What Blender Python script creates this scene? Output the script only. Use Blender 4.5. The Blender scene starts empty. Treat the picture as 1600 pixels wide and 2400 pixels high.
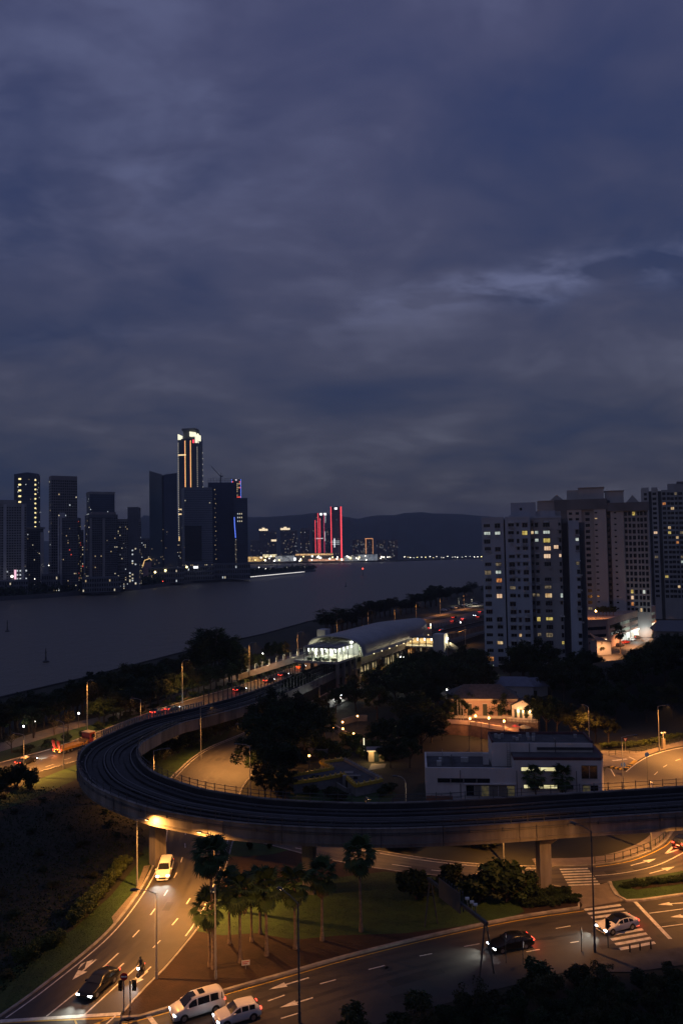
import bpy, math, random
import numpy as np
from mathutils import Vector, Matrix, Euler
random.seed(7); rnd = random.Random(7)
sc = bpy.context.scene
COL = sc.collection
PI = math.pi
R = math.radians

# ------------------------------------------------------------------ camera
FPX, CAMH, HORY, ROLL = 1850.0, 43.0, 1288.0, R(1.0)
pit = math.atan((HORY - 1200) / FPX)
FW = np.array([0, math.cos(pit), math.sin(pit)])
U0 = np.array([0, -math.sin(pit), math.cos(pit)]); R0 = np.array([1.0, 0, 0])
RT = math.cos(ROLL) * R0 - math.sin(ROLL) * U0
UP = math.sin(ROLL) * R0 + math.cos(ROLL) * U0
CAMP = np.array([0, 0, CAMH])
cam = bpy.data.cameras.new('camera'); cam_o = bpy.data.objects.new('camera', cam); COL.objects.link(cam_o)
cam.sensor_fit = 'VERTICAL'; cam.sensor_height = 36; cam.lens = 36 * FPX / 2400
cam.clip_start = 0.5; cam.clip_end = 20000
mw = Matrix(((RT[0], UP[0], -FW[0], 0), (RT[1], UP[1], -FW[1], 0), (RT[2], UP[2], -FW[2], CAMH), (0, 0, 0, 1)))
cam_o.matrix_world = mw
sc.camera = cam_o

# ------------------------------------------------------------------ sky
world = bpy.data.worlds.new('World'); sc.world = world; world.use_nodes = True
nt = world.node_tree; nt.nodes.clear()
def N(t, tree=None, **kw):
    n = (tree or nt).nodes.new(t)
    for k, v in kw.items(): setattr(n, k, v)
    return n
def L(a, b, tree=None): (tree or nt).links.new(a, b)
def mth(op, a, b=None, tree=None):
    n = N('ShaderNodeMath', tree, operation=op)
    for i, v in enumerate((a, b)):
        if v is None: continue
        if isinstance(v, (int, float)): n.inputs[i].default_value = v
        else: L(v, n.inputs[i], tree)
    return n.outputs[0]
def rampn(fac, stops, tree=None):
    n = N('ShaderNodeValToRGB', tree); e = n.color_ramp.elements
    while len(e) < len(stops): e.new(0.5)
    for i, (p, c) in enumerate(stops):
        e[i].position = p; e[i].color = (*c, 1)
    L(fac, n.inputs[0], tree); return n.outputs[0]
def mixc(f, a, b, mode='MIX', tree=None):
    n = N('ShaderNodeMix', tree, data_type='RGBA', blend_type=mode)
    for s, v in ((n.inputs[0], f), (n.inputs[6], a), (n.inputs[7], b)):
        if isinstance(v, (int, float)): s.default_value = v
        elif isinstance(v, tuple): s.default_value = (*v, 1)
        else: L(v, s, tree)
    return n.outputs[2]
SUN_EL, SUN_AZ = R(40), R(-125)          # dusk glow comes from behind and to the left
tc = N('ShaderNodeTexCoord')
sep = N('ShaderNodeSeparateXYZ'); L(tc.outputs['Generated'], sep.inputs[0])
zc = mth('MAXIMUM', sep.outputs[2], 0.0)
den = mth('ADD', zc, 0.22)
px_ = mth('DIVIDE', sep.outputs[0], den); py_ = mth('DIVIDE', sep.outputs[1], den)
cmb = N('ShaderNodeCombineXYZ'); L(px_, cmb.inputs[0]); L(py_, cmb.inputs[1])
def noise(scale, detail, rough, off, stretch=(1, 1, 1), dist=0.0):
    mp = N('ShaderNodeMapping'); mp.inputs[1].default_value = off; mp.inputs[3].default_value = stretch
    mp.inputs[2].default_value = (0, 0, R(-14))
    L(cmb.outputs[0], mp.inputs[0])
    n = N('ShaderNodeTexNoise'); n.inputs['Scale'].default_value = scale; n.inputs['Detail'].default_value = detail
    n.inputs['Roughness'].default_value = rough; n.inputs['Distortion'].default_value = dist
    L(mp.outputs[0], n.inputs[0]); return n.outputs[0]
n1 = noise(0.9, 3, 0.5, (2.3, 5.1, 0), (0.85, 1.0, 1))
n2 = noise(2.7, 5, 0.52, (7.7, 1.4, 0), (1.0, 0.95, 1), 0.5)
n3 = noise(7.5, 4, 0.55, (1.7, 8.4, 0), (0.75, 1.2, 1), 0.3)
cl = mth('ADD', mth('ADD', mth('MULTIPLY', n1, 0.56), mth('MULTIPLY', n2, 0.35)), mth('MULTIPLY', n3, 0.09))
cloud = rampn(cl, [(0.38, (0.022, 0.033, 0.090)), (0.46, (0.037, 0.043, 0.095)), (0.54, (0.056, 0.057, 0.108)), (0.64, (0.096, 0.095, 0.160))])
# upper sky a little bluer than the low sky
hi = rampn(zc, [(0.0, (0.64, 0.66, 0.48)), (0.10, (0.86, 0.88, 0.72)), (0.30, (0.98, 1.0, 0.96)), (0.55, (1.0, 1.03, 1.12))])
cloud = mixc(1.0, cloud, hi, 'MULTIPLY')
# the long bright break in the cloud deck, in the plane of the cloud layer
rot = mth('ADD', py_, mth('MULTIPLY', mth('MAXIMUM', px_, 0.0), 0.47))
wob = mth('MULTIPLY', mth('SUBTRACT', n2, 0.5), 0.42)
dd = mth('DIVIDE', mth('SUBTRACT', mth('ADD', rot, wob), 1.92), 0.085)
gau = mth('EXPONENT', mth('MULTIPLY', mth('MULTIPLY', dd, dd), -1.0))
patch = rampn(n3, [(0.40, (0, 0, 0)), (0.62, (1, 1, 1))])
side = rampn(px_, [(0.0, (0.10, 0.10, 0.10)), (0.30, (1, 1, 1))])
cloud = mixc(mth('MULTIPLY', mth('MULTIPLY', mth('MULTIPLY', gau, patch), side), 0.6), cloud, (0.15, 0.16, 0.27))
# broken brighter cloud high on the left
bx_ = mth('ADD', px_, 0.52); by_ = mth('SUBTRACT', py_, 1.12)
blob = mth('EXPONENT', mth('MULTIPLY', mth('ADD', mth('MULTIPLY', bx_, bx_), mth('MULTIPLY', by_, by_)), -6.0))
brk = mixc(1.0, rampn(n2, [(0.36, (0.1, 0.1, 0.1)), (0.60, (1, 1, 1))]), rampn(n3, [(0.35, (0.25, 0.25, 0.25)), (0.62, (1, 1, 1))]), 'MULTIPLY')
cloud = mixc(mth('MULTIPLY', mth('MULTIPLY', blob, brk), 0.95), cloud, (0.105, 0.114, 0.205))
sky = N('ShaderNodeTexSky', sky_type='NISHITA'); sky.sun_disc = False
sky.sun_elevation = R(1.0); sky.sun_rotation = R(-125); sky.altitude = 40
skyc = mixc(1.0, sky.outputs[0], (0.006, 0.006, 0.007), 'MULTIPLY')
cloud = mixc(1.0, cloud, (0.95, 1.01, 1.06), 'MULTIPLY')
tot = mixc(1.0, cloud, skyc, 'ADD')
bg = N('ShaderNodeBackground'); L(tot, bg.inputs[0]); bg.inputs[1].default_value = 1.14
wo = N('ShaderNodeOutputWorld'); L(bg.outputs[0], wo.inputs[0])

# ------------------------------------------------------------------ last glow of the dusk
sl = bpy.data.lights.new('sun', 'SUN'); so = bpy.data.objects.new('sun', sl); COL.objects.link(so)
sl.energy = 0.05; sl.angle = R(80); sl.color = (0.78, 0.88, 1.0)
so.rotation_euler = (R(62), 0, R(-62))

# ------------------------------------------------------------------ exposure / render
vs = sc.view_settings; vs.view_transform = 'Standard'; vs.look = 'None'; vs.exposure = 0.0; vs.gamma = 1.0
vs.use_curve_mapping = False
sc.render.engine = 'CYCLES'
sc.cycles.use_denoising = True
sc.cycles.max_bounces = 5; sc.cycles.diffuse_bounces = 2; sc.cycles.glossy_bounces = 3
sc.cycles.transmission_bounces = 4; sc.cycles.transparent_max_bounces = 10; sc.cycles.volume_bounces = 0
sc.cycles.sample_clamp_indirect = 2.0; sc.cycles.sample_clamp_direct = 0.0
sc.cycles.use_light_tree = True; sc.cycles.caustics_reflective = False; sc.cycles.caustics_refractive = False

# ------------------------------------------------------------------ placing by sight lines on a level plane
def ray(x, y): return FW * FPX + RT * (x - 800) - UP * (y - 1200)
def P(x, y, z=0.0):
    d = ray(x, y); t = (z - CAMH) / d[2]; p = CAMP + t * d
    return Vector((float(p[0]), float(p[1]), z))
def DP(x, y, dep):
    d = ray(x, y); p = CAMP + d * (dep / d[1]); return Vector([float(v) for v in p])
def Zat(x, y, dep): return DP(x, y, dep).z
def HgtAt(base, ytop, x=None):
    """height that a pole at ground point base needs for its top to reach photo row ytop"""
    lo, hi = 0.0, 400.0
    for _ in range(40):
        m = (lo + hi) / 2
        v = np.array([base.x, base.y, base.z + m]) - CAMP
        yy = 1200 - FPX * (v @ UP) / (v @ FW)
        if yy > ytop: lo = m
        else: hi = m
    return lo
def crom(pts, step=2.0):
    pts = [np.array(p, float) for p in pts]
    ext = [2 * pts[0] - pts[1]] + pts + [2 * pts[-1] - pts[-2]]
    out = []
    for i in range(1, len(ext) - 2):
        p0, p1, p2, p3 = ext[i - 1], ext[i], ext[i + 1], ext[i + 2]
        n = max(2, int(np.linalg.norm(p2 - p1) / step))
        for k in range(n):
            t = k / n
            out.append(0.5 * ((2 * p1) + (-p0 + p2) * t + (2 * p0 - 5 * p1 + 4 * p2 - p3) * t * t + (-p0 + 3 * p1 - 3 * p2 + p3) * t ** 3))
    out.append(ext[-2]); return out
def resample(pts, step):
    pts = [np.array(p, float) for p in pts]
    d = [0]
    for a, b in zip(pts[:-1], pts[1:]): d.append(d[-1] + np.linalg.norm(b - a))
    n = max(2, int(round(d[-1] / step)) + 1)
    tt = np.linspace(0, d[-1], n); arr = np.array(pts)
    return [np.array([np.interp(t, d, arr[:, k]) for k in range(arr.shape[1])]) for t in tt]

# ------------------------------------------------------------------ materials
MATS = {}
def mat(name, col, rough=0.8, var=0.25, scale=0.6, metal=0.0, bump=0.0, obj_rand=0.0, col2=None, detail=4, coat=0.0, spec=0.5, streak=False):
    if name in MATS: return MATS[name]
    m = bpy.data.materials.new(name); m.use_nodes = True; t = m.node_tree
    b = t.nodes['Principled BSDF']
    b.inputs['Roughness'].default_value = rough; b.inputs['Metallic'].default_value = metal
    b.inputs['Specular IOR Level'].default_value = spec
    b.inputs['Coat Weight'].default_value = coat
    tcn = N('ShaderNodeTexCoord', t)
    mp = N('ShaderNodeMapping', t); L(tcn.outputs['Object'], mp.inputs[0], t)
    if streak: mp.inputs[3].default_value = (1, 1, 0.18)
    nz = N('ShaderNodeTexNoise', t); nz.inputs['Scale'].default_value = scale; nz.inputs['Detail'].default_value = detail
    nz.inputs['Roughness'].default_value = 0.62
    L(mp.outputs[0], nz.inputs[0], t)
    c2 = col2 or tuple(max(0.0, c * (1 - var)) for c in col)
    c1 = col if col2 else tuple(c * (1 + var * 0.6) for c in col)
    r = rampn(nz.outputs[0], [(0.32, c2), (0.68, c1)], t)
    if obj_rand:
        oi = N('ShaderNodeObjectInfo', t)
        hv = N('ShaderNodeHueSaturation', t); L(r, hv.inputs['Color'], t)
        v = mth('ADD', mth('MULTIPLY', oi.outputs['Random'], obj_rand * 2, t), 1 - obj_rand, t)
        L(v, hv.inputs['Value'], t); r = hv.outputs[0]
    L(r, b.inputs['Base Color'], t)
    if bump:
        bn = N('ShaderNodeBump', t); bn.inputs['Strength'].default_value = bump; bn.inputs['Distance'].default_value = 0.05
        nb = N('ShaderNodeTexNoise', t); nb.inputs['Scale'].default_value = scale * 9; nb.inputs['Detail'].default_value = 3
        L(mp.outputs[0], nb.inputs[0], t); L(nb.outputs[0], bn.inputs['Height'], t); L(bn.outputs[0], b.inputs['Normal'], t)
    MATS[name] = m; return m
def emit(name, col, strength, sample=False):
    if name in MATS: return MATS[name]
    m = bpy.data.materials.new(name); m.use_nodes = True; t = m.node_tree
    b = t.nodes['Principled BSDF']; b.inputs['Base Color'].default_value = (*[c * 0.5 for c in col], 1)
    b.inputs['Emission Color'].default_value = (*col, 1); b.inputs['Emission Strength'].default_value = strength
    b.inputs['Roughness'].default_value = 0.6
    if not sample: m.cycles.emission_sampling = 'NONE'
    MATS[name] = m; return m
def emit_var(name, col, strength, col2, scale=1.2):
    """lit room behind a curtain: uneven over the pane"""
    if name in MATS: return MATS[name]
    m = emit(name, col, strength); t = m.node_tree; b = t.nodes['Principled BSDF']
    tcn = N('ShaderNodeTexCoord', t); nz = N('ShaderNodeTexNoise', t); nz.inputs['Scale'].default_value = scale; nz.inputs['Detail'].default_value = 2
    geo = N('ShaderNodeNewGeometry', t); L(geo.outputs['Position'], nz.inputs[0], t)
    L(rampn(nz.outputs[0], [(0.35, col2), (0.62, col)], t), b.inputs['Emission Color'], t)
    return m
def glassy(name, col=(0.9, 0.95, 1), fac=0.14):
    if name in MATS: return MATS[name]
    m = bpy.data.materials.new(name); m.use_nodes = True; t = m.node_tree; t.nodes.clear()
    o = N('ShaderNodeOutputMaterial', t); mx = N('ShaderNodeMixShader', t); tr = N('ShaderNodeBsdfTransparent', t); g = N('ShaderNodeBsdfGlossy', t)
    tr.inputs[0].default_value = (*col, 1); g.inputs['Roughness'].default_value = 0.06; mx.inputs[0].default_value = fac
    L(tr.outputs[0], mx.inputs[1], t); L(g.outputs[0], mx.inputs[2], t); L(mx.outputs[0], o.inputs[0], t)
    MATS[name] = m; return m
def foliage(name, c1, c2):
    if name in MATS: return MATS[name]
    m = mat(name, c1, 0.65, col2=c2, scale=0.7, obj_rand=0.3, spec=0.25)
    return m

A_ASPH = mat('asphalt', (0.062, 0.056, 0.050), 0.7, col2=(0.036, 0.033, 0.030), scale=0.16, bump=0.25, detail=7)
A_ASPH2 = mat('asphalt_worn', (0.085, 0.076, 0.066), 0.7, col2=(0.052, 0.047, 0.042), scale=0.12, bump=0.25, detail=7)
PAINT = mat('road_paint', (0.78, 0.76, 0.70), 0.6, col2=(0.42, 0.41, 0.38), scale=1.8, detail=6)
PAINT_Y = mat('road_paint_yellow', (0.70, 0.46, 0.06), 0.6, col2=(0.42, 0.28, 0.05), scale=1.8, detail=6)
PAINT_B = mat('road_paint_black', (0.02, 0.02, 0.02), 0.6)
KERB = mat('kerb_stone', (0.33, 0.31, 0.28), 0.85, var=0.4, scale=0.9, obj_rand=0.15)
GRASSM = mat('lawn_grass', (0.032, 0.074, 0.012), 0.9, col2=(0.016, 0.040, 0.007), scale=0.5, bump=0.8, detail=8)
SOIL = mat('planting_soil', (0.038, 0.019, 0.011), 0.95, col2=(0.018, 0.009, 0.005), scale=0.6, bump=0.8, detail=8)
GROUNDM = mat('dark_ground', (0.030, 0.030, 0.016), 0.95, col2=(0.016, 0.016, 0.010), scale=0.08, bump=0.6, detail=8)
PAVE = mat('paving', (0.24, 0.20, 0.16), 0.8, col2=(0.15, 0.125, 0.10), scale=0.7, bump=0.2, detail=6)
CONC = mat('concrete', (0.25, 0.23, 0.21), 0.85, col2=(0.09, 0.08, 0.075), scale=0.5, obj_rand=0.25, bump=0.15, detail=6, streak=True)
CONC_D = mat('concrete_dark', (0.06, 0.06, 0.063), 0.85, var=0.35, scale=0.5, bump=0.2)
TRACKC = mat('track_concrete', (0.030, 0.031, 0.036), 0.8, var=0.4, scale=0.4)
STEEL = mat('galvanised_steel', (0.42, 0.42, 0.42), 0.5, metal=0.6, var=0.2, scale=2)
STEEL_D = mat('dark_steel', (0.10, 0.105, 0.115), 0.5, metal=0.5, var=0.25, scale=2)
GUIDE = mat('guide_rail_steel', (0.12, 0.12, 0.13), 0.6, metal=0.3, var=0.2, scale=2)
WHITEP = mat('white_plaster', (0.62, 0.61, 0.60), 0.85, col2=(0.45, 0.44, 0.43), scale=0.35, detail=7, streak=True)
DGLASS = mat('dark_glass', (0.015, 0.018, 0.024), 0.12, var=0.3, scale=0.5, spec=0.6)
DGLASSB = mat('dark_blue_glass', (0.012, 0.02, 0.036), 0.22, var=0.3, scale=0.02, spec=0.6)
BLACK = mat('black_plastic', (0.012, 0.012, 0.013), 0.45, var=0.2)
RUBBER = mat('tyre_rubber', (0.014, 0.014, 0.014), 0.8, var=0.2)
RIM = mat('wheel_rim', (0.35, 0.35, 0.36), 0.35, metal=0.8, var=0.1)
BARK = mat('bark', (0.085, 0.062, 0.045), 0.9, var=0.4, scale=2.0, bump=0.5)
PALMBARK = mat('palm_bark', (0.23, 0.17, 0.12), 0.9, var=0.45, scale=2.5, bump=0.6)
LEAF_A = foliage('leaf_dark', (0.026, 0.048, 0.014), (0.011, 0.022, 0.007))
LEAF_B = foliage('leaf_olive', (0.052, 0.056, 0.016), (0.022, 0.026, 0.008))
LEAF_P = foliage('leaf_palm', (0.050, 0.088, 0.026), (0.022, 0.042, 0.012))
LEAF_H = foliage('leaf_hedge', (0.10, 0.13, 0.03), (0.05, 0.07, 0.014))
DEADLEAF = mat('dead_palm_leaf', (0.16, 0.11, 0.055), 0.9, var=0.4, scale=2)

# ------------------------------------------------------------------ mesh building
class MB:
    def __init__(s): s.v = []; s.f = []; s.m = []
    def add(s, vs_, fs, mi=0):
        o = len(s.v); s.v += [tuple(float(c) for c in v) for v in vs_]
        for f in fs: s.f.append(tuple(i + o for i in f)); s.m.append(mi)
        return s
    def box(s, x0, x1, y0, y1, z0, z1, mi=0, rot=None, at=None):
        vs_ = [(x, y, z) for z in (z0, z1) for y in (y0, y1) for x in (x0, x1)]
        if rot is not None or at is not None:
            c, n = math.cos(rot or 0), math.sin(rot or 0); a = at or (0, 0, 0)
            vs_ = [(x * c - y * n + a[0], x * n + y * c + a[1], z + a[2]) for x, y, z in vs_]
        return s.add(vs_, [(0, 2, 3, 1), (4, 5, 7, 6), (0, 1, 5, 4), (2, 6, 7, 3), (0, 4, 6, 2), (1, 3, 7, 5)], mi)
    def quad(s, a, b, c, d, mi=0): return s.add([a, b, c, d], [(0, 1, 2, 3)], mi)
    def prism(s, poly, z0, z1, mi=0):
        n = len(poly)
        vs_ = [(p[0], p[1], z0) for p in poly] + [(p[0], p[1], z1) for p in poly]
        ar = sum(poly[i][0] * poly[(i + 1) % n][1] - poly[(i + 1) % n][0] * poly[i][1] for i in range(n))
        top = tuple(range(n, 2 * n)); bot = tuple(reversed(range(n)))
        if ar < 0: top, bot = tuple(reversed(top)), tuple(reversed(bot))
        fs = [top, bot]
        for i in range(n):
            j = (i + 1) % n
            fs.append((i, j, n + j, n + i) if ar > 0 else (j, i, n + i, n + j))
        return s.add(vs_, fs, mi)
    def tube(s, path, rad, n=8, mi=0, cap=True):
        path = [Vector(p) for p in path]
        if not isinstance(rad, (list, tuple)): rad = [rad] * len(path)
        o = len(s.v); ref = None
        for i, p in enumerate(path):
            d = (path[min(i + 1, len(path) - 1)] - path[max(i - 1, 0)]).normalized()
            if ref is None:
                ref = d.orthogonal().normalized()
            a = (ref - d * ref.dot(d))
            a = a.normalized() if a.length > 1e-6 else d.orthogonal().normalized()
            ref = a; b = d.cross(a)
            for k in range(n):
                t = 2 * PI * k / n; s.v.append(tuple(p + (a * math.cos(t) + b * math.sin(t)) * rad[i]))
        for i in range(len(path) - 1):
            for k in range(n):
                q = (k + 1) % n
                s.f.append((o + i * n + k, o + i * n + q, o + (i + 1) * n + q, o + (i + 1) * n + k)); s.m.append(mi)
        if cap:
            s.f.append(tuple(o + k for k in reversed(range(n)))); s.m.append(mi)
            s.f.append(tuple(o + (len(path) - 1) * n + k for k in range(n))); s.m.append(mi)
        return s
    def bar(s, a, b, w, h, mi=0):
        a = Vector(a); b = Vector(b); d = (b - a).normalized()
        side = d.cross(Vector((0, 0, 1)))
        side = side.normalized() if side.length > 1e-4 else Vector((1, 0, 0))
        up = side.cross(d).normalized(); vs_ = []
        for p in (a, b):
            for sx, sy in ((-1, -1), (1, -1), (1, 1), (-1, 1)): vs_.append(tuple(p + side * sx * w / 2 + up * sy * h / 2))
        return s.add(vs_, [(3, 2, 1, 0), (4, 5, 6, 7), (0, 1, 5, 4), (1, 2, 6, 5), (2, 3, 7, 6), (3, 0, 4, 7)], mi)
    def sweep(s, path, nrm, prof, mi=0, closed=True, cap=True):
        """profile points (w, z) swept along a plan path, w measured along nrm"""
        o = len(s.v); n = len(prof)
        for p, q in zip(path, nrm):
            for w, z in prof: s.v.append((p[0] + q[0] * w, p[1] + q[1] * w, z + (p[2] if len(p) > 2 else 0)))
        for i in range(len(path) - 1):
            for k in range(n if closed else n - 1):
                j = (k + 1) % n
                s.f.append((o + i * n + k, o + (i + 1) * n + k, o + (i + 1) * n + j, o + i * n + j)); s.m.append(mi)
        if cap and closed:
            s.f.append(tuple(o + k for k in range(n))); s.m.append(mi)
            s.f.append(tuple(o + (len(path) - 1) * n + k for k in reversed(range(n)))); s.m.append(mi)
        return s
    def mesh(s, name, mats, smooth=False):
        me = bpy.data.meshes.new(name); me.from_pydata(s.v, [], s.f)
        for m in (mats if isinstance(mats, (list, tuple)) else [mats]): me.materials.append(m)
        if any(s.m): me.polygons.foreach_set('material_index', s.m)
        if smooth: me.polygons.foreach_set('use_smooth', [True] * len(me.polygons))
        me.update(); return me
    def build(s, name, mats, parent=None, loc=None, rz=None, smooth=False):
        return obj(name, s.mesh(name, mats, smooth), parent, loc, rz)
def obj(name, me, parent=None, loc=None, rz=None, scale=None):
    o = bpy.data.objects.new(name, me); COL.objects.link(o)
    if parent is not None: o.parent = parent
    if loc is not None: o.location = loc
    if rz is not None: o.rotation_euler = (0, 0, rz)
    if scale is not None: o.scale = scale
    return o
def tag(o, label=None, cat=None, group=None, kind=None):
    for k, v in (('label', label), ('category', cat), ('group', group), ('kind', kind)):
        if v: o[k] = v
    return o
def thing(name, label, cat, loc=(0, 0, 0), rz=0, group=None):
    o = bpy.data.objects.new(name, None); COL.objects.link(o); o.empty_display_size = 0.3
    o.location = loc; o.rotation_euler = (0, 0, rz); return tag(o, label, cat, group)
def struct(name, mb, m, parent=None): 
    o = mb.build(name, m, parent)
    if parent is None: o['kind'] = 'structure'
    return o
def spot(parent, loc, energy, col, size=160, blend=0.6, rad=0.12, direction=None):
    l = bpy.data.lights.new('lamp_light', 'SPOT'); l.energy = energy; l.color = col; l.spot_size = R(size); l.spot_blend = blend; l.shadow_soft_size = rad
    o = bpy.data.objects.new('lamp_light', l); COL.objects.link(o); o.parent = parent; o.location = loc
    if direction is not None: o.rotation_euler = Vector(direction).to_track_quat('-Z', 'Y').to_euler()
    return o
def point(parent, loc, energy, col, rad=0.12):
    l = bpy.data.lights.new('lamp_light', 'POINT'); l.energy = energy; l.color = col; l.shadow_soft_size = rad
    o = bpy.data.objects.new('lamp_light', l); COL.objects.link(o); o.parent = parent; o.location = loc
    return o
SODIUM = (1.0, 0.40, 0.085); WARM = (1.0, 0.72, 0.42); COOL = (0.86, 0.95, 1.0)
def norms(path):
    out = []
    for i in range(len(path)):
        d = path[min(i + 1, len(path) - 1)][:2] - path[max(i - 1, 0)][:2]; d = d / (np.linalg.norm(d) + 1e-9)
        out.append(np.array([-d[1], d[0]]))
    return out
# ================================================================== SETTING
def W2(pts, z=0.0): return [np.array(P(x, y, z)[:2]) for x, y in pts]
# ---- water
WATER = bpy.data.materials.new('river_water'); WATER.use_nodes = True
t = WATER.node_tree; b = t.nodes['Principled BSDF']
b.inputs['Base Color'].default_value = (0.150, 0.132, 0.108, 1); b.inputs['Roughness'].default_value = 0.42; b.inputs['IOR'].default_value = 1.33
geo = N('ShaderNodeNewGeometry', t); mp = N('ShaderNodeMapping', t); L(geo.outputs['Position'], mp.inputs[0], t); mp.inputs[3].default_value = (1, 0.45, 1)
nz1 = N('ShaderNodeTexNoise', t); nz1.inputs['Scale'].default_value = 0.16; nz1.inputs['Detail'].default_value = 5; nz1.inputs['Roughness'].default_value = 0.6
L(mp.outputs[0], nz1.inputs[0], t)
bp = N('ShaderNodeBump', t); bp.inputs['Strength'].default_value = 0.9; bp.inputs['Distance'].default_value = 1.0
L(nz1.outputs[0], bp.inputs['Height'], t); L(bp.outputs[0], b.inputs['Normal'], t)
mb = MB(); mb.quad((-6000, -300, -3), (7000, -300, -3), (7000, 12000, -3), (-6000, 12000, -3))
struct('water', mb, WATER)
# ---- near land
shore = W2([(0, 1660), (200, 1610), (450, 1540), (620, 1500), (720, 1470), (900, 1430), (1130, 1380)], -3)
shore = [np.array([-260.0, -200.0]), np.array([-170.0, 60.0]), np.array([-128.0, 175.0])] + shore + [np.array([420.0, 1400.0]), np.array([900.0, 2000.0]), np.array([2500.0, 2000.0]), np.array([2500.0, -200.0])]
mb = MB(); mb.prism([tuple(p) for p in shore], -5, 0.0)
struct('ground', mb, GROUNDM)
mb = MB(); sh = resample(shore[:11], 4); nr = norms(sh)
mb.sweep([np.array([p[0], p[1], 0]) for p in sh], nr, [(-0.3, -4.0), (2.6, -4.0), (0.35, 0.5), (-0.3, 0.5)])
struct('seawall', mb, CONC_D)
# ---- far bank and hills
FARG = mat('far_bank_ground', (0.04, 0.042, 0.03), 0.95, var=0.4, scale=0.01)
fb = W2([(-400, 1432), (-200, 1420), (0, 1408), (100, 1402), (300, 1385), (400, 1372), (480, 1363), (560, 1355), (660, 1347), (738, 1339), (722, 1336), (640, 1335), (585, 1333)], -3)
fb += [np.array([-520.0, 2300.0]), np.array([-560.0, 2700.0])] + W2([(600, 1322), (700, 1320), (800, 1318), (930, 1316), (1130, 1309), (1300, 1305)], -3) + [np.array([3000.0, 4300.0]), np.array([3000.0, 7500.0]), np.array([-5000.0, 7500.0]), np.array([-5000.0, 500.0])]
mb = MB(); mb.prism([tuple(p) for p in fb], -5, 0.6); struct('far_bank', mb, FARG)
mb = MB(); fs_ = resample(fb[:11], 12); mb.sweep([np.array([p[0], p[1], 0]) for p in fs_], norms(fs_), [(-4, -3.4), (1, -3.4), (1, 0.9), (-1.5, 0.9)]); struct('far_embankment', mb, CONC_D)
HILLM = mat('hill_forest', (0.045, 0.058, 0.05), 0.95, col2=(0.02, 0.028, 0.026), scale=0.012, detail=8)
rid = [(-300, 1240), (0, 1262), (180, 1272), (262, 1268), (290, 1274), (333, 1207), (345, 1208), (430, 1215), (520, 1213), (575, 1212), (620, 1212), (680, 1208), (715, 1205), (745, 1202), (800, 1209), (838, 1216), (852, 1213), (875, 1208), (925, 1207), (945, 1203), (985, 1200), (1020, 1204), (1050, 1203), (1130, 1209), (1250, 1222), (1500, 1235), (1900, 1250)]
xs = [r_[0] for r_ in rid]; ys = [r_[1] for r_ in rid]
mb = MB(); nx = 170; rows = [(3900, 0.0), (4150, 0.16), (4400, 0.36), (4700, 0.62), (5000, 0.84), (5250, 1.0), (5700, 0.8), (6400, 0.0)]
hr = random.Random(3)
for i in range(nx):
    px = -300 + 2200 * i / (nx - 1); yr = float(np.interp(px, xs, ys))
    top = DP(px, yr, 5250); 
    for j, (d_, f_) in enumerate(rows):
        g = DP(px, 1290, d_)
        jit = (hr.random() - 0.5) * (16 if 0 < j < 7 else 0) * (0.25 if f_ == 1.0 else 1) * (2.2 if j in (1, 2, 3) else 1)
        sp_ = 1 + 0.28 * math.sin(px * 0.021 + j) + 0.18 * math.sin(px * 0.05 + 2 * j) if 0 < j < 4 else 1
        mb.v.append((g.x, g.y, max(-2, top.z * f_ * sp_ + jit)))
nr_ = len(rows)
for i in range(nx - 1):
    for j in range(nr_ - 1):
        mb.f.append((i * nr_ + j, (i + 1) * nr_ + j, (i + 1) * nr_ + j + 1, i * nr_ + j + 1)); mb.m.append(0)
o = mb.build('hills', HILLM, smooth=True); o['kind'] = 'structure'
# ---- wooded mound on the right
def mound_h(x, y):
    a = math.exp(-(((x - 92) / 36) ** 2 + ((y - 232) / 30) ** 2) ** 1.3) * 9.0
    c = math.exp(-(((x - 140) / 55) ** 2 + ((y - 225) / 45) ** 2) ** 1.3) * 8.0
    e = math.exp(-(((x - 36) / 22) ** 2 + ((y - 206) / 17) ** 2) ** 2.0) * 3.2
    return max(a, c, e)
mb = MB(); n = 60
for i in range(n):
    for j in range(n):
        x = 0 + 210 * i / (n - 1); y = 172 + 130 * j / (n - 1)
        mb.v.append((x, y, mound_h(x, y) - 0.12))
for i in range(n - 1):
    for j in range(n - 1):
        mb.f.append((i * n + j, (i + 1) * n + j, (i + 1) * n + j + 1, i * n + j + 1)); mb.m.append(0)
o = mb.build('hillside', GROUNDM, smooth=True); o['kind'] = 'structure'

# ---- roads
def ribbon(name, lef, rig, z, m, step=3.0):
    n = 90
    a = resample(crom(lef, 2), step); a = [np.array(p) for p in a]
    tt = np.linspace(0, 1, n)
    def samp(c):
        c = crom(c, 1.5); d = [0]
        for p, q in zip(c[:-1], c[1:]): d.append(d[-1] + np.linalg.norm(q - p))
        c = np.array(c); d = np.array(d) / d[-1]
        return [np.array([np.interp(t_, d, c[:, k]) for k in (0, 1)]) for t_ in tt]
    A, B = samp(lef), samp(rig); mb = MB()
    for p, q in zip(A, B): mb.v += [(p[0], p[1], z), (q[0], q[1], z)]
    for i in range(n - 1): mb.f.append((2 * i, 2 * i + 1, 2 * i + 3, 2 * i + 2)); mb.m.append(0)
    o = struct(name, mb, m); me = o.data
    if me.polygons[0].normal.z < 0: me.flip_normals()
    return o, A, B
def offs(path, w):
    path = [np.array(p) for p in path]; return [p + q * w for p, q in zip(path, norms(path))]
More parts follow.
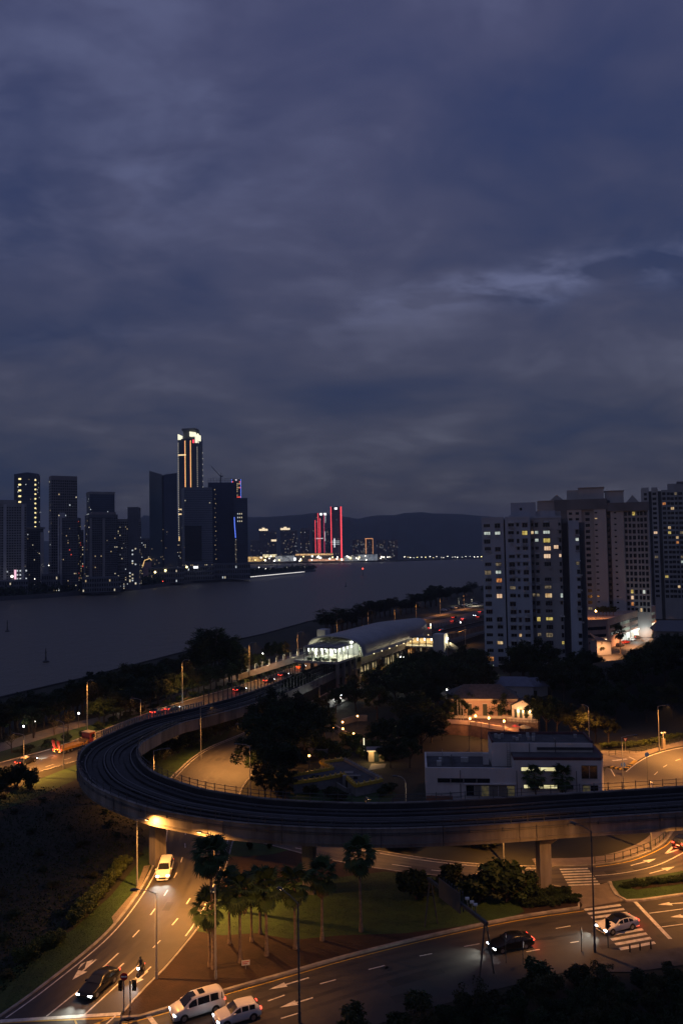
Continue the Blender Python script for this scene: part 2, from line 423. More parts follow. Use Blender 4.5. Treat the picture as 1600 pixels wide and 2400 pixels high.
def kerb(parent, path, z=0.0, w=0.28, h=0.14, name='kerb', m=KERB):
    path = [np.array([p[0], p[1], z]) for p in resample(path, 2.0)]
    mb = MB(); mb.sweep(path, norms(path), [(-w / 2, -0.05), (w / 2, -0.05), (w / 2, h), (-w / 2 + 0.03, h)])
    return mb.build(name, m, parent)
def poly(name, pts, z, m, parent=None, px=True):
    w = W2(pts) if px else pts
    mb = MB(); mb.v = [(p[0], p[1], z) for p in w]; mb.f = [tuple(range(len(w)))]; mb.m = [0]
    me = mb.mesh(name, m)
    if me.polygons[0].normal.z < 0: me.flip_normals()
    o = obj(name, me, parent)
    if parent is None: o['kind'] = 'structure'
    return o
def mline(road, a, b, z, w=0.15, m=None, name='lane_mark'):
    a = np.array(P(*a)[:2]); b_ = np.array(P(*b)[:2]); d = (b_ - a) / np.linalg.norm(b_ - a); q = np.array([-d[1], d[0]]) * w / 2
    return poly(name, [a - q, b_ - q, b_ + q, a + q], z, m or PAINT, road, px=False)
def mcurve(road, path, z, w=0.13, m=None, name='edge_line'):
    path = resample([np.array(p[:2]) for p in path], 1.5); nr = norms(path); mb = MB()
    for p, q in zip(path, nr):
        mb.v += [(p[0] - q[0] * w / 2, p[1] - q[1] * w / 2, z), (p[0] + q[0] * w / 2, p[1] + q[1] * w / 2, z)]
    for i in range(len(path) - 1): mb.f.append((2 * i, 2 * i + 2, 2 * i + 3, 2 * i + 1)); mb.m.append(0)
    me = mb.mesh(name, m or PAINT)
    if me.polygons[0].normal.z < 0: me.flip_normals()
    return obj(name, me, road)
def arrow(road, tail, tip, z, m=None, hl=0.45, hw=0.95, sw=0.2):
    a = np.array(P(*tail)[:2]); b_ = np.array(P(*tip)[:2]); l = np.linalg.norm(b_ - a); d = (b_ - a) / l; q = np.array([-d[1], d[0]])
    h = b_ - d * l * hl
    pts = [a - q * sw / 2, h - q * sw / 2, h - q * hw / 2, b_, h + q * hw / 2, h + q * sw / 2, a + q * sw / 2]
    return poly('lane_arrow', pts, z, m or PAINT, road, px=False)
# left road (under the viaduct, round the bend, up to the station)
r1l = W2([(-170, 2500), (0, 2386), (77, 2332), (203, 2233), (268, 2172), (329, 2091), (364, 2026), (379, 1980), (385, 1935), (388, 1880), (398, 1831), (422, 1805), (454, 1776), (495, 1751), (560, 1724), (640, 1688), (720, 1650), (790, 1612), (850, 1580), (930, 1540), (1010, 1505), (1120, 1468)])
r1r = W2([(180, 2500), (283, 2374), (329, 2321), (383, 2267), (444, 2195), (478, 2145), (513, 2064), (532, 2007), (542, 1965), (548, 1925), (553, 1890), (565, 1850), (590, 1815), (630, 1770), (680, 1725), (723, 1689), (770, 1662), (816, 1638), (890, 1598), (965, 1556), (1045, 1515), (1160, 1475)])
ROAD1, R1A, R1B = ribbon('road', r1l, r1r, 0.02, A_ASPH)
kerb(ROAD1, offs(crom(r1l[1:9], 2), 0.15)); kerb(ROAD1, offs(crom(r1l[9:], 2), 0.15)); kerb(ROAD1, offs(crom(r1r[10:], 2), -0.15))
Z1 = 0.026
def zz(pts, s, ox, oy): return [(ox + x / s, oy + y / s) for x, y in pts]
S2 = 2.613
for a, b_ in [((1137, 140), (1136, 148)), ((1133, 200), (1135, 228)), ((1118, 285), (1108, 318)), ((1083, 380), (1066, 413)), ((1028, 487), (1006, 522)), ((952, 600), (922, 640)), ((854, 732), (814, 776)), ((727, 873), (625, 968)), ((530, 1065), (285, 1262)),
              ((1278, 160), (1278, 182)), ((1272, 235), (1270, 262)), ((1165, 537), (1143, 573)), ((1090, 660), (1055, 702)), ((983, 795), (938, 842)), ((760, 935), (705, 985)), ((865, 935), (520, 1250)), ((925, 957), (888, 993))]:
    p, q = zz([a, b_], S2, 0, 1900); mline(ROAD1, p, q, Z1, 0.16)
mcurve(ROAD1, offs(crom(r1l[1:9], 2), -0.55), Z1, 0.15)
mcurve(ROAD1, offs(crom(r1r[4:9], 2), 0.45), Z1, 0.15)
mcurve(ROAD1, offs(crom(r1l[10:16], 2), -0.5), Z1, 0.13)
p, q = zz([(0, 1292), (740, 1246)], S2, 0, 1900); mline(ROAD1, p, q, Z1 + 0.016, 0.5, name='stop_line')
arrow(ROAD1, *zz([(590, 912), (445, 1037)], S2, 0, 1900), Z1, hl=0.42, hw=1.1)
poly('lane_arrow', zz([(553, 940), (520, 968), (535, 920), (478, 975), (498, 940), (545, 918), (575, 912)], S2, 0, 1900), Z1 + 0.002, PAINT, ROAD1)
arrow(ROAD1, *zz([(905, 985), (806, 1073)], S2, 0, 1900), Z1, hl=0.5, hw=1.0)
# near road along the bottom
r2u = W2([(60, 2470), (180, 2430), (279, 2397), (408, 2363), (515, 2329), (698, 2277), (806, 2246), (1000, 2198), (1200, 2155), (1363, 2131), (1458, 2113), (1600, 2098), (1800, 2075)])
r2d = offs(r2u, -11.8)
ROAD2, R2A, R2B = ribbon('road', r2u, r2d, 0.032, A_ASPH)
Z2 = 0.039
mcurve(ROAD2, offs(crom(r2u[2:10], 2), -0.5), Z2, 0.14, PAINT_Y)
for a, b_ in [((1210, 975), (1310, 950)), ((915, 1063), (1010, 1037)), ((595, 1168), (697, 1132)), ((675, 1275), (780, 1243)), ((310, 1200), (342, 1191))]:
    p, q = zz([a, b_], S2, 400, 1900); mline(ROAD2, p, q, Z2)
arrow(ROAD2, *zz([(845, 1025), (600, 1098)], S2, 400, 1900), Z2, hl=0.42, hw=0.85)
arrow(ROAD2, *zz([(870, 1148), (668, 1208)], S2, 400, 1900), Z2, hl=0.5, hw=0.85)
S9 = 2.24
for a, b_ in [((900, 620), (975, 607)), ((418, 715), (500, 700)), ((185, 765), (250, 752)), ((745, 742), (815, 730)), ((975, 695), (1020, 688)), ((1390, 540), (1568, 517)), ((1455, 612), (1568, 597))]:
    p, q = zz([a, b_], S9, 900, 1900); mline(ROAD2, p, q, Z2)
for a, b_ in [((915, 580), (720, 610)), ((1010, 647), (785, 683))]:
    arrow(ROAD2, *zz([a, b_], S9, 900, 1900), Z2, PAINT_B, hl=0.45, hw=0.9)
for a, b_ in [((1640, 480), (1435, 495)), ((1690, 545), (1500, 560))]:
    arrow(ROAD2, *zz([a, b_], S9, 900, 1900), Z2, hl=0.33, hw=0.9)
p, q = zz([(1315, 480), (1500, 675)], S9, 900, 1900); mline(ROAD2, p, q, Z2, 0.45, name='stop_line')
p, q = zz([(910, 1258), (965, 1330)], S2, 0, 1900); mline(ROAD2, p, q, Z2, 0.45, name='stop_line')
def zebra(road, l0, l1, r0, r1, n, z, fill=0.5):
    l0, l1, r0, r1 = [np.array(P(*p)[:2]) for p in (l0, l1, r0, r1)]
    for i in range(n):
        t0 = i / (n - 1 + fill) ; t1 = t0 + fill / (n - 1 + fill)
        poly('zebra_stripe', [l0 + (l1 - l0) * t0, r0 + (r1 - r0) * t0, r0 + (r1 - r0) * t1, l0 + (l1 - l0) * t1], z, PAINT, road, px=False)
zl = zz([(1045, 517), (1240, 735), (1235, 492), (1425, 700)], S9, 900, 1900)
zebra(ROAD2, *zl, 10, Z2)
# yellow box junction and paint in the corner
JUNC = poly('road', [(-300, 2560), (-150, 2482), (0, 2387), (283, 2375), (300, 2400), (420, 2480), (500, 2560)], 0.026, A_ASPH)
for a, b_ in [((176, 2391), (257, 2388)), ((257, 2388), (205, 2408)), ((176, 2391), (182, 2406)), ((40, 2394), (176, 2391)), ((246, 2390), (226, 2404))]:
    mline(JUNC, a, b_, 0.0382, 0.16, PAINT_Y, 'box_mark')
mline(JUNC, (275, 2378), (240, 2410), 0.0386, 0.16)
mline(JUNC, (0, 2399), (283, 2384), 0.0384, 0.16, PAINT_Y, 'box_mark')
# middle slip road
r3u = W2([(560, 1935), (640, 1955), (740, 1972), (900, 1999), (1007, 2016), (1123, 2028), (1257, 2033), (1391, 2030), (1471, 2017), (1547, 1985), (1575, 1955), (1590, 1920), (1600, 1880)])
r3d = W2([(545, 1955), (640, 1980), (752, 2011), (900, 2038), (1079, 2058), (1200, 2068), (1329, 2079), (1427, 2068), (1520, 2055), (1600, 2041), (1700, 2010), (1760, 1960), (1800, 1900)])
ROAD3, R3A, R3B = ribbon('road', r3u, r3d, 0.044, A_ASPH2)
Z3 = 0.05
for a, b_ in [((40, 283), (140, 298)), ((247, 313), (353, 325)), ((467, 333), (560, 340)), ((715, 347), (800, 352))]:
    p, q = zz([a, b_], S9, 900, 1900); mline(ROAD3, p, q, Z3)
mline(ROAD3, (692, 1988), (707, 1991), Z3)
mcurve(ROAD3, crom(W2(zz([(1105, 343), (1200, 336), (1300, 321), (1400, 298), (1480, 268), (1568, 222)], S9, 900, 1900)), 2), Z3, 0.16)
mcurve(ROAD3, offs(crom(r3u[2:7], 2), -0.45), Z3, 0.13)
mcurve(ROAD3, offs(crom(r3u[7:12], 2), -0.4), Z3, 0.16, PAINT_Y)
arrow(ROAD3, *zz([(1293, 290), (1425, 254)], S9, 900, 1900), Z3, hl=0.42, hw=1.0)
arrow(ROAD3, *zz([(1390, 332), (1523, 296)], S9, 900, 1900), Z3, hl=0.42, hw=1.0)
for a, b_ in [((1475, 228), (1512, 192)), ((1512, 192), (1548, 203)), ((1548, 203), (1475, 228))]:
    p, q = zz([a, b_], S9, 900, 1900); mline(ROAD3, p, q, Z3, 0.3, name='give_way_mark')
zl = zz([(918, 307), (968, 398), (1065, 302), (1133, 390)], S9, 900, 1900)
zebra(ROAD3, *zl, 7, Z3)
kerb(ROAD3, offs(crom(r3u[2:12], 2), 0.15))
fp = resample(crom(r3u[6:12], 2), 2); fpl = [np.array(p) for p in fp]
mb = MB(); nr = norms(fpl)
mb.sweep([np.array([p[0], p[1], 0]) for p in fpl], nr, [(0.3, -0.02), (2.7, -0.02), (2.7, 0.13), (0.3, 0.13)])
FOOT = struct('pavement', mb, PAVE)
# road on the right behind the viaduct
ROAD4 = poly('road', [(1466, 1807), (1489, 1788), (1514, 1773), (1539, 1764), (1579, 1754), (1640, 1744), (1900, 1722), (1900, 1990), (1640, 2010), (1575, 1975), (1530, 1915), (1450, 1880), (1408, 1862), (1400, 1835), (1420, 1800)], 0.056, A_ASPH2)
Z4 = 0.062
S4 = 6.03
for a, b_ in [((1160, 1065), (1205, 1022)), ((1285, 958), (1337, 925)), ((1460, 865), (1528, 840)), ((545, 985), (600, 1085))]:
    p, q = zz([a, b_], S4, 1340, 1640); mline(ROAD4, p, q, Z4, 0.16)
mcurve(ROAD4, crom(W2([(1466, 1809), (1490, 1790), (1515, 1775), (1540, 1766), (1580, 1756), (1640, 1746)]), 2), Z4, 0.2)
PAV4 = poly('pavement', [(1395, 1800), (1392, 1768), (1410, 1760), (1450, 1760), (1505, 1762), (1539, 1752), (1600, 1736), (1700, 1720), (1700, 1732), (1579, 1752), (1539, 1762), (1514, 1771), (1489, 1786), (1463, 1804), (1426, 1797)], 0.10, PAVE)
for i in range(7):          # black and yellow kerb blocks
    a = np.array(P(1426, 1798)[:2]); c = np.array(P(1463, 1805)[:2])
    p0 = a + (c - a) * (i / 7); p1 = a + (c - a) * ((i + 1) / 7)
    mb = MB(); mb.bar((*p0, 0.12), (*p1, 0.12), 0.9, 0.26); mb.build('kerb_block', PAINT_Y if i % 2 else PAINT_B, PAV4)
for i in range(9):
    a = np.array(P(1463, 1805)[:2]); c = np.array(P(1488, 1785)[:2])
    p0 = a + (c - a) * (i / 9); p1 = a + (c - a) * ((i + 1) / 9)
    mb = MB(); mb.bar((*p0, 0.12), (*p1, 0.12), 0.7, 0.26); mb.build('kerb_block', PAINT_Y if (i % 2 or i > 5) else PAINT_B, PAV4)
mline(PAV4, (1434, 1784), (1468, 1780), 0.105, 0.7, PAINT, 'painted_arrow'); mline(PAV4, (1473, 1775), (1487, 1782), 0.106, 0.3, PAINT, 'painted_arrow')
# shore road on the left and beyond the station
r5f = W2([(-120, 1822), (0, 1789), (92, 1764), (130, 1753), (220, 1720), (330, 1678), (430, 1645), (560, 1608), (640, 1582), (700, 1560), (790, 1527), (900, 1490), (1000, 1462), (1060, 1447), (1130, 1429), (1250, 1402)])
r5n = offs(r5f, -13.0)
ROAD5, R5A, R5B = ribbon('road', r5f, r5n, 0.02, A_ASPH2)
for a, b_ in [((15, 1832), (30, 1826)), ((63, 1815), (78, 1808)), ((107, 1798), (126, 1791)), ((149, 1782), (168, 1776))]: mline(ROAD5, a, b_, 0.026)
mline(ROAD5, (0, 1821), (28, 1810), 0.026)
kerb(ROAD5, offs(crom(r5f, 2), 0.15)); kerb(ROAD5, offs(crom(r5n[:6], 2), -0.15))
prf = W2([(-120, 1775), (0, 1742), (149, 1698), (215, 1685), (330, 1655), (430, 1622), (550, 1583), (620, 1560), (690, 1533), (790, 1503), (900, 1470), (1000, 1446), (1130, 1414)])
PROM, PMA, PMB = ribbon('promenade', prf, offs(prf, -6.5), 0.03, PAVE)
# ---- raised islands
def island(name, pts, m, h=0.13):
    mb = MB(); mb.prism([tuple(p) for p in W2(pts)], -0.05, h); return struct(name, mb, m)
isl = [(284, 2390), (300, 2394), (408, 2362), (515, 2328), (698, 2276), (806, 2245), (1000, 2197), (1200, 2154), (1356, 2130), (1361, 2122), (1342, 2098), (1318, 2080), (1200, 2070), (1079, 2060), (900, 2040), (752, 2013), (640, 1984), (560, 1964), (545, 1975), (537, 2007), (518, 2066), (483, 2147), (449, 2197), (388, 2270), (334, 2324), (290, 2374)]
ISL1 = island('traffic_island', isl, SOIL)
kerb(ISL1, crom(W2(isl[0:9]), 2), h=0.24, w=0.35)
kerb(ISL1, crom(W2(isl[8:18]), 2), h=0.19, w=0.25); kerb(ISL1, crom(W2(isl[17:26]), 2), h=0.19, w=0.25)
poly('lawn', [(541, 1978), (560, 1968), (640, 1987), (682, 1993), (640, 2004), (600, 2008), (538, 2010)], 0.136, GRASSM, ISL1)
poly('lawn', [(462, 2185), (490, 2140), (520, 2100), (700, 2070), (900, 2045), (1080, 2064), (1130, 2085), (1210, 2110), (1228, 2140), (1200, 2150), (1090, 2172), (950, 2190), (800, 2195), (690, 2205), (600, 2190), (520, 2195)], 0.137, GRASSM, ISL1)
ISL2 = island('traffic_island', [(1428, 2068), (1459, 2112), (1600, 2097), (1800, 2074), (1800, 2000), (1700, 2016), (1600, 2043), (1520, 2057)], GRASSM)
kerb(ISL2, crom(W2([(1428, 2069), (1459, 2113), (1600, 2098), (1800, 2075)]), 2), h=0.22, w=0.4)
poly('planting_bed', [(1465, 2078), (1490, 2088), (1600, 2074), (1700, 2060), (1700, 2045), (1600, 2060)], 0.137, SOIL, ISL2)
REF = island('pavement', [(1331, 2080), (1345, 2098), (1364, 2122), (1360, 2131), (1456, 2113), (1425, 2069), (1405, 2075)], PAVE, 0.1)
kerb(REF, W2([(1425, 2069), (1457, 2112)]), h=0.13, w=0.45)
# footpath on the left verge
poly('pavement', [(262, 2150), (318, 2085), (338, 2030), (352, 2028), (348, 2040), (326, 2088), (268, 2166)], 0.03, PAVE)
poly('lawn', [(-50, 2420), (0, 2378), (77, 2324), (200, 2227), (262, 2168), (322, 2090), (356, 2024), (372, 1980), (340, 1985), (318, 2030), (260, 2100), (170, 2180), (60, 2250), (-60, 2330)], 0.012, GRASSM)
poly('lawn', [(395, 1832), (420, 1803), (452, 1774), (494, 1748), (530, 1733), (545, 1700), (480, 1722), (400, 1760), (330, 1800), (330, 1835), (370, 1850)], 0.012, GRASSM)
poly('lawn', [(0, 1869), (73, 1834), (180, 1792), (230, 1770), (240, 1800), (150, 1840), (60, 1880), (0, 1900)], 0.012, GRASSM)
poly('lawn', [(0, 1785), (92, 1760), (130, 1750), (220, 1717), (330, 1675), (430, 1642), (560, 1606), (700, 1558), (690, 1548), (550, 1595), (430, 1633), (215, 1697), (150, 1712), (0, 1762)], 0.012, GRASSM)
poly('lawn', [(372, 1636), (430, 1618), (500, 1596), (480, 1588), (400, 1612)], 0.014, mat('sports_lawn', (0.03, 0.09, 0.045), 0.9, var=0.3))

# repair patches and kerb drains
PATCH = mat('asphalt_patch', (0.030, 0.028, 0.027), 0.75, var=0.3, scale=0.8); DRAIN = mat('drain_grate', (0.02, 0.02, 0.02), 0.6)
pr_ = random.Random(12)
def patches(road, A, B, n, z):
    for _ in range(n):
        k = pr_.randrange(3, 80); f = pr_.uniform(0.15, 0.8); a = A[k] + (B[k] - A[k]) * f; d = A[k + 1] - A[k]; d = d / (np.linalg.norm(d) + 1e-6); q = np.array([-d[1], d[0]]); l, w_ = pr_.uniform(1.5, 5), pr_.uniform(0.5, 1.4)
        poly('road_patch', [a - q * w_ / 2, a + d * l - q * w_ / 2 * pr_.uniform(.85, 1.1), a + d * l + q * w_ / 2, a + q * w_ / 2 * pr_.uniform(.85, 1.1)], z + pr_.uniform(0, 0.0015), PATCH, road, px=False)
patches(ROAD1, R1A, R1B, 10, 0.0225); patches(ROAD2, R2A, R2B, 9, 0.0345); patches(ROAD3, R3A, R3B, 7, 0.0465); patches(ROAD5, R5A, R5B, 6, 0.0225)
for road, A, B, z in ((ROAD1, R1A, R1B, 0.0245), (ROAD2, R2A, R2B, 0.0365), (ROAD3, R3A, R3B, 0.0485)):
    for k in range(8, 80, 12):
        a = A[k] + (B[k] - A[k]) * 0.025; d = A[k + 1] - A[k]; d = d / (np.linalg.norm(d) + 1e-6); q = np.array([-d[1], d[0]])
        poly('drain_grate', [a - q * .2, a + d * .6 - q * .2, a + d * .6 + q * .2, a + q * .2], z, DRAIN, road, px=False)

TYRE = mat('tyre_worn_asphalt', (0.050, 0.045, 0.040), 0.62, col2=(0.028, 0.026, 0.024), scale=0.3, detail=7)
def tracks(road, A, B, fr, k0, k1, z):
    for f in fr: mcurve(road, [A[k] + (B[k] - A[k]) * f for k in range(k0, k1)], z, 0.55, TYRE, 'tyre_track')
tracks(ROAD1, R1A, R1B, (0.13, 0.27, 0.46, 0.60), 2, 46, 0.0217); tracks(ROAD2, R2A, R2B, (0.12, 0.25, 0.42, 0.55), 6, 84, 0.0336); tracks(ROAD3, R3A, R3B, (0.2, 0.36, 0.64, 0.8), 6, 80, 0.0456)
# ================================================================== VIADUCT
ZT = 9.7                                    # top of the parapet
_opx = [(2000, 1872), (1800, 1890), (1600, 1905), (1363, 1920), (1200, 1932), (1000, 1942), (800, 1944), (558, 1930), (388, 1904), (316, 1885), (241, 1855), (204, 1832), (187, 1810), (181, 1785), (191, 1760), (225, 1735), (330, 1690), (422, 1668), (507, 1646), (560, 1631), (640, 1602), (700, 1577)]
_oz = [9.7] * 11 + [9.55, 9.35, 9.05, 8.6, 8.2, 7.4, 6.8, 6.3, 6.1, 6.0, 6.0]
outer = [np.array(P(x, y, z)) for (x, y), z in zip(_opx, _oz)]
out_r = resample(crom(outer, 1.0), 1.0)
# smooth once, then offset to the centreline
for _ in range(6):
    out_r = [out_r[0]] + [(out_r[i - 1] + 2 * out_r[i] + out_r[i + 1]) / 4 for i in range(1, len(out_r) - 1)] + [out_r[-1]]
nr = norms(out_r)
cen = [np.array([p[0] - q[0] * 4.9, p[1] - q[1] * 4.9, p[2] - ZT]) for p, q in zip(out_r, nr)]
e = cen[-1]; dirn = (cen[-1] - cen[-6]); ang = math.atan2(17.5, 6.2)
ext = [cen[-1]]
for k in range(46):                          # on through the station and away, bending gently right
    ang -= R(0.95) if k < 9 else (R(0.3) if k < 40 else 0.0)
    ext.append(ext[-1] + 8 * np.array([math.cos(ang), math.sin(ang), 0]))
CEN3 = resample(cen[:-1] + crom(ext, 2.0), 1.0)
CEN = [p[:2] for p in CEN3]; CZ = [float(p[2]) for p in CEN3]
NRM = norms(CEN); LEN = len(CEN)
via = thing('viaduct', 'curved concrete light rail viaduct with two tracks sweeping round the bend', 'viaduct')
def vseg(i0, i1): return [np.array([*CEN[k], CZ[k]]) for k in range(i0, i1 + 1)], NRM[i0:i1 + 1]
sg = 9
GIRD = [(4.0, 7.28), (4.84, 7.55), (4.9, ZT), (4.62, ZT), (4.62, 8.55), (-4.62, 8.55), (-4.62, ZT), (-4.9, ZT), (-4.84, 7.55), (-4.0, 7.28)]
for i in range(0, min(LEN - 1, 420), sg):
    j = min(i + sg, LEN - 1); pth, nn = vseg(i, j)
    # a 3 cm joint between neighbouring girder segments
    pth = [p.copy() for p in pth]; d0 = pth[1] - pth[0]; pth[0] = pth[0] + d0 * 0.07
    mb = MB(); mb.sweep(pth, nn, GIRD)
    mb.sweep(pth, nn, [(4.98, ZT - 0.02), (5.02, ZT + 0.12), (4.56, ZT + 0.12), (4.56, ZT - 0.02)])
    mb.sweep(pth, nn, [(-4.56, ZT - 0.02), (-4.56, ZT + 0.12), (-5.02, ZT + 0.12), (-4.98, ZT - 0.02)])
    mb.sweep(pth, nn, [(4.86, 7.95), (5.0, 7.95), (5.0, 8.05), (4.86, 8.05)])
    mb.build('deck_segment', CONC, via)
pth, nn = vseg(0, min(LEN - 1, 420))
for tcx in (2.15, -2.15):
    for dx in (-0.85, 0.85):
        mb = MB(); mb.sweep(pth, nn, [(tcx + dx - 0.38, 8.5), (tcx + dx + 0.38, 8.5), (tcx + dx + 0.38, 8.95), (tcx + dx - 0.38, 8.95)]); mb.build('running_track', TRACKC, via)
    for dx in (-1.5, 1.5):
        mb = MB(); mb.sweep(pth, nn, [(tcx + dx - 0.09, 9.05), (tcx + dx + 0.09, 9.05), (tcx + dx + 0.09, 9.25), (tcx + dx - 0.09, 9.25)]); mb.build('guide_rail', GUIDE, via)
    mb = MB(); mb.sweep(pth, nn, [(tcx - 0.35, 8.5), (tcx + 0.35, 8.5), (tcx + 0.35, 8.62), (tcx - 0.35, 8.62)]); mb.build('cable_trough', CONC_D, via)
mb = MB(); mb.sweep(pth, nn, [(-0.35, 8.5), (0.35, 8.5), (0.35, 9.3), (-0.35, 9.3)]); mb.build('centre_walkway', TRACKC, via)
mb = MB(); mb.sweep(pth, nn, [(4.60, ZT - 0.02), (4.60, 8.58), (-4.60, 8.58), (-4.60, ZT - 0.02), (-4.58, ZT - 0.02), (-4.58, 8.60), (4.58, 8.60), (4.58, ZT - 0.02)]); mb.build('track_bed', TRACKC, via)
for zc_, rr_ in ((9.25, 0.045), (9.05, 0.03)):
    mb = MB(); mb.tube([(CEN[k][0] + NRM[k][0] * 4.97, CEN[k][1] + NRM[k][1] * 4.97, zc_ + CZ[k]) for k in range(0, 200, 2)], rr_, 5); mb.build('cable_conduit', STEEL_D, via)
brk_m = MB().box(-0.03, 0.12, -0.06, 0.06, 0, 0.4).mesh('conduit_bracket', STEEL_D)
for k in range(3, 200, 4): obj('conduit_bracket', brk_m, via, (CEN[k][0] + NRM[k][0] * 4.9, CEN[k][1] + NRM[k][1] * 4.9, 8.98 + CZ[k]), math.atan2(NRM[k][1], NRM[k][0]))
dr_m = MB().tube([(0.08, 0, 0), (0.08, 0, 1.9)], 0.05, 6).mesh('drain_pipe', STEEL_D)
for k in range(7, 200, 18): obj('drain_pipe', dr_m, via, (CEN[k][0] + NRM[k][0] * 4.9, CEN[k][1] + NRM[k][1] * 4.9, 7.6 + CZ[k]), math.atan2(NRM[k][1], NRM[k][0]))
# guide rail brackets joined as fine work
mb = MB()
for k in range(4, 300, 3):
    p, q = CEN[k], NRM[k]
    for w in (0.65, 3.65, -0.65, -3.65):
        mb.box(-0.06, 0.06, -0.12, 0.12, 8.5, 9.08, rot=math.atan2(q[1], q[0]), at=(p[0] + q[0] * w, p[1] + q[1] * w, CZ[k]))
tag(mb.build('guide_rail_brackets', STEEL_D, via), kind='stuff')
# railings: near part handrail, far part pale pickets, tall posts toward the station
post_m = MB().box(-0.04, 0.04, -0.04, 0.04, 0, 1.15).mesh('railing_post', STEEL_D)
pick_m = MB().box(-0.06, 0.06, -0.24, 0.24, 0, 1.05).mesh('picket', mat('picket_paint', (0.36, 0.33, 0.29), 0.7, var=0.3, scale=3, obj_rand=0.1))
tall_m = MB().box(-0.07, 0.07, -0.11, 0.11, 0, 3.3).mesh('barrier_post', STEEL_D)
def rails(i0, i1, side, zs, m=STEEL_D, w=0.05, name='handrail'):
    pth, nn = vseg(i0, i1); c = 4.79 * side
    for z in zs:
        mb = MB(); mb.sweep(pth, nn, [(c - w / 2, ZT + z - w), (c + w / 2, ZT + z - w), (c + w / 2, ZT + z), (c - w / 2, ZT + z)]); mb.build(name, m, via)
def posts(me, i0, i1, st, side, name):
    k = i0
    while k < i1:
        p, q = CEN[k], NRM[k]
        obj(name, me, via, (p[0] + q[0] * 4.79 * side, p[1] + q[1] * 4.79 * side, ZT + 0.1 + CZ[k]), math.atan2(q[1], q[0])); k += st
# arc index where the far leg of the bend begins (x smallest)
iL = int(np.argmin([p[0] for p in CEN[:260]]))
i_far = iL + 6
i_tall = min(range(LEN), key=lambda k: abs(CEN[k][1] - 188) + (0 if k > iL else 999))
i_sta = min(range(LEN), key=lambda k: abs(CEN[k][1] - 246) + (0 if k > iL else 999))
rails(0, i_far, 1, (0.6, 1.1)); posts(post_m, 0, i_far, 2, 1, 'railing_post')
rails(i_far, i_tall, 1, (1.02,), mat('picket_rail', (0.36, 0.33, 0.29), 0.7), 0.08, 'picket_rail'); posts(pick_m, i_far, i_tall, 1, 1, 'picket')
posts(tall_m, i_tall, i_sta - 3, 2, 1, 'barrier_post'); posts(tall_m, i_tall + 8, i_sta - 3, 2, -1, 'barrier_post')
rails(i_tall, i_sta, 1, (0.9,)); 
rails(0, i_tall + 8, -1, (0.6, 1.1)); posts(post_m, 1, i_tall + 8, 2, -1, 'railing_post')
posts(tall_m, i_sta + 84, i_sta + 170, 3, 1, 'barrier_post')
# inner screen panels between railing posts (dark mesh infill)
SCREEN = mat('mesh_screen', (0.03, 0.032, 0.036), 0.6, var=0.2)
for k in range(1, iL - 8, 4):
    (p, q), (p2, q2) = (CEN[k], NRM[k]), (CEN[k + 4], NRM[k + 4])
    a = p - q * 4.72; c = p2 - q2 * 4.72
    zz_ = ZT - 0.4 + CZ[k]; mb = MB(); mb.bar((*(a + (c - a) * 0.03), zz_), (*(c - (c - a) * 0.03), zz_), 0.03, 0.75); mb.build('screen_panel', SCREEN, via)
# small steel walkway plates along the outer parapet
tr = random.Random(5)
tick = MB().box(-0.08, 0.08, -0.25, 0.25, 0, 0.05).mesh('walkway_plate', STEEL)
for k in range(2, iL, 5):
    p, q = CEN[k], NRM[k]; obj('walkway_plate', tick, via, (p[0] + q[0] * 4.2, p[1] + q[1] * 4.2, 9.0 + CZ[k]), math.atan2(q[1], q[0]))
# piers
def pier(wx, wy, rz, label, dz=0.0):
    t = thing('viaduct_pier', label, 'pier', (wx, wy, 0), rz, 'viaduct piers')
    MB().box(-0.72, 0.72, -0.9, 0.9, -0.1, 6.9 + dz).build('shaft', CONC, t)
    mb = MB(); mb.add([(-0.75, -0.95, 6.0), (0.75, -0.95, 6.0), (0.75, 0.95, 6.2), (-0.75, 0.95, 6.2), (-1.0, -3.0, 7.32), (1.0, -3.0, 7.32), (1.0, 3.0, 7.32), (-1.0, 3.0, 7.32)],
                      [(3, 2, 1, 0), (4, 5, 6, 7), (0, 1, 5, 4), (1, 2, 6, 5), (2, 3, 7, 6), (3, 0, 4, 7)]); mb.build('crosshead', CONC, t, (0, 0, dz))
def near_c(x=None, y=None, lo=0, hi=None):
    hi = hi or LEN
    return min(range(lo, hi), key=lambda k: (abs(CEN[k][0] - x) if x is not None else 0) + (abs(CEN[k][1] - y) if y is not None else 0))
def pier_at(k, label):
    p, q = CEN[k], NRM[k]; pier(p[0], p[1], math.atan2(q[1], q[0]) - PI / 2, label, CZ[k])
b0 = P(1279, 2094)
pier(b0.x, b0.y + 0.9, R(4), 'square concrete viaduct pier standing beside the zebra crossing island')
pier_at(near_c(x=P(725, 2050).x, hi=iL), 'shadowed concrete viaduct pier behind the row of palms')
pier_at(near_c(x=-26.5, hi=iL), 'concrete viaduct pier on the left verge of the road under the bend')
pier_at(iL + 8, 'concrete viaduct pier hidden under the outside of the bend')
pier_at(near_c(y=222, lo=iL), 'short concrete viaduct pier just before the station')
pier_at(near_c(x=62, hi=iL), 'concrete viaduct pier at the right hand end by the give way line')

# ================================================================== STATION
k0 = near_c(y=242.5, lo=iL)
sp0 = np.array(CEN[k0]); sdir = np.array(CEN[k0 + 60]) - sp0; sdir /= np.linalg.norm(sdir); srz = math.atan2(sdir[1], sdir[0])
sta = thing('rail_station', 'elevated rail station with vaulted metal roof and lit glass concourse', 'station', (sp0[0], sp0[1], -3.3), srz)
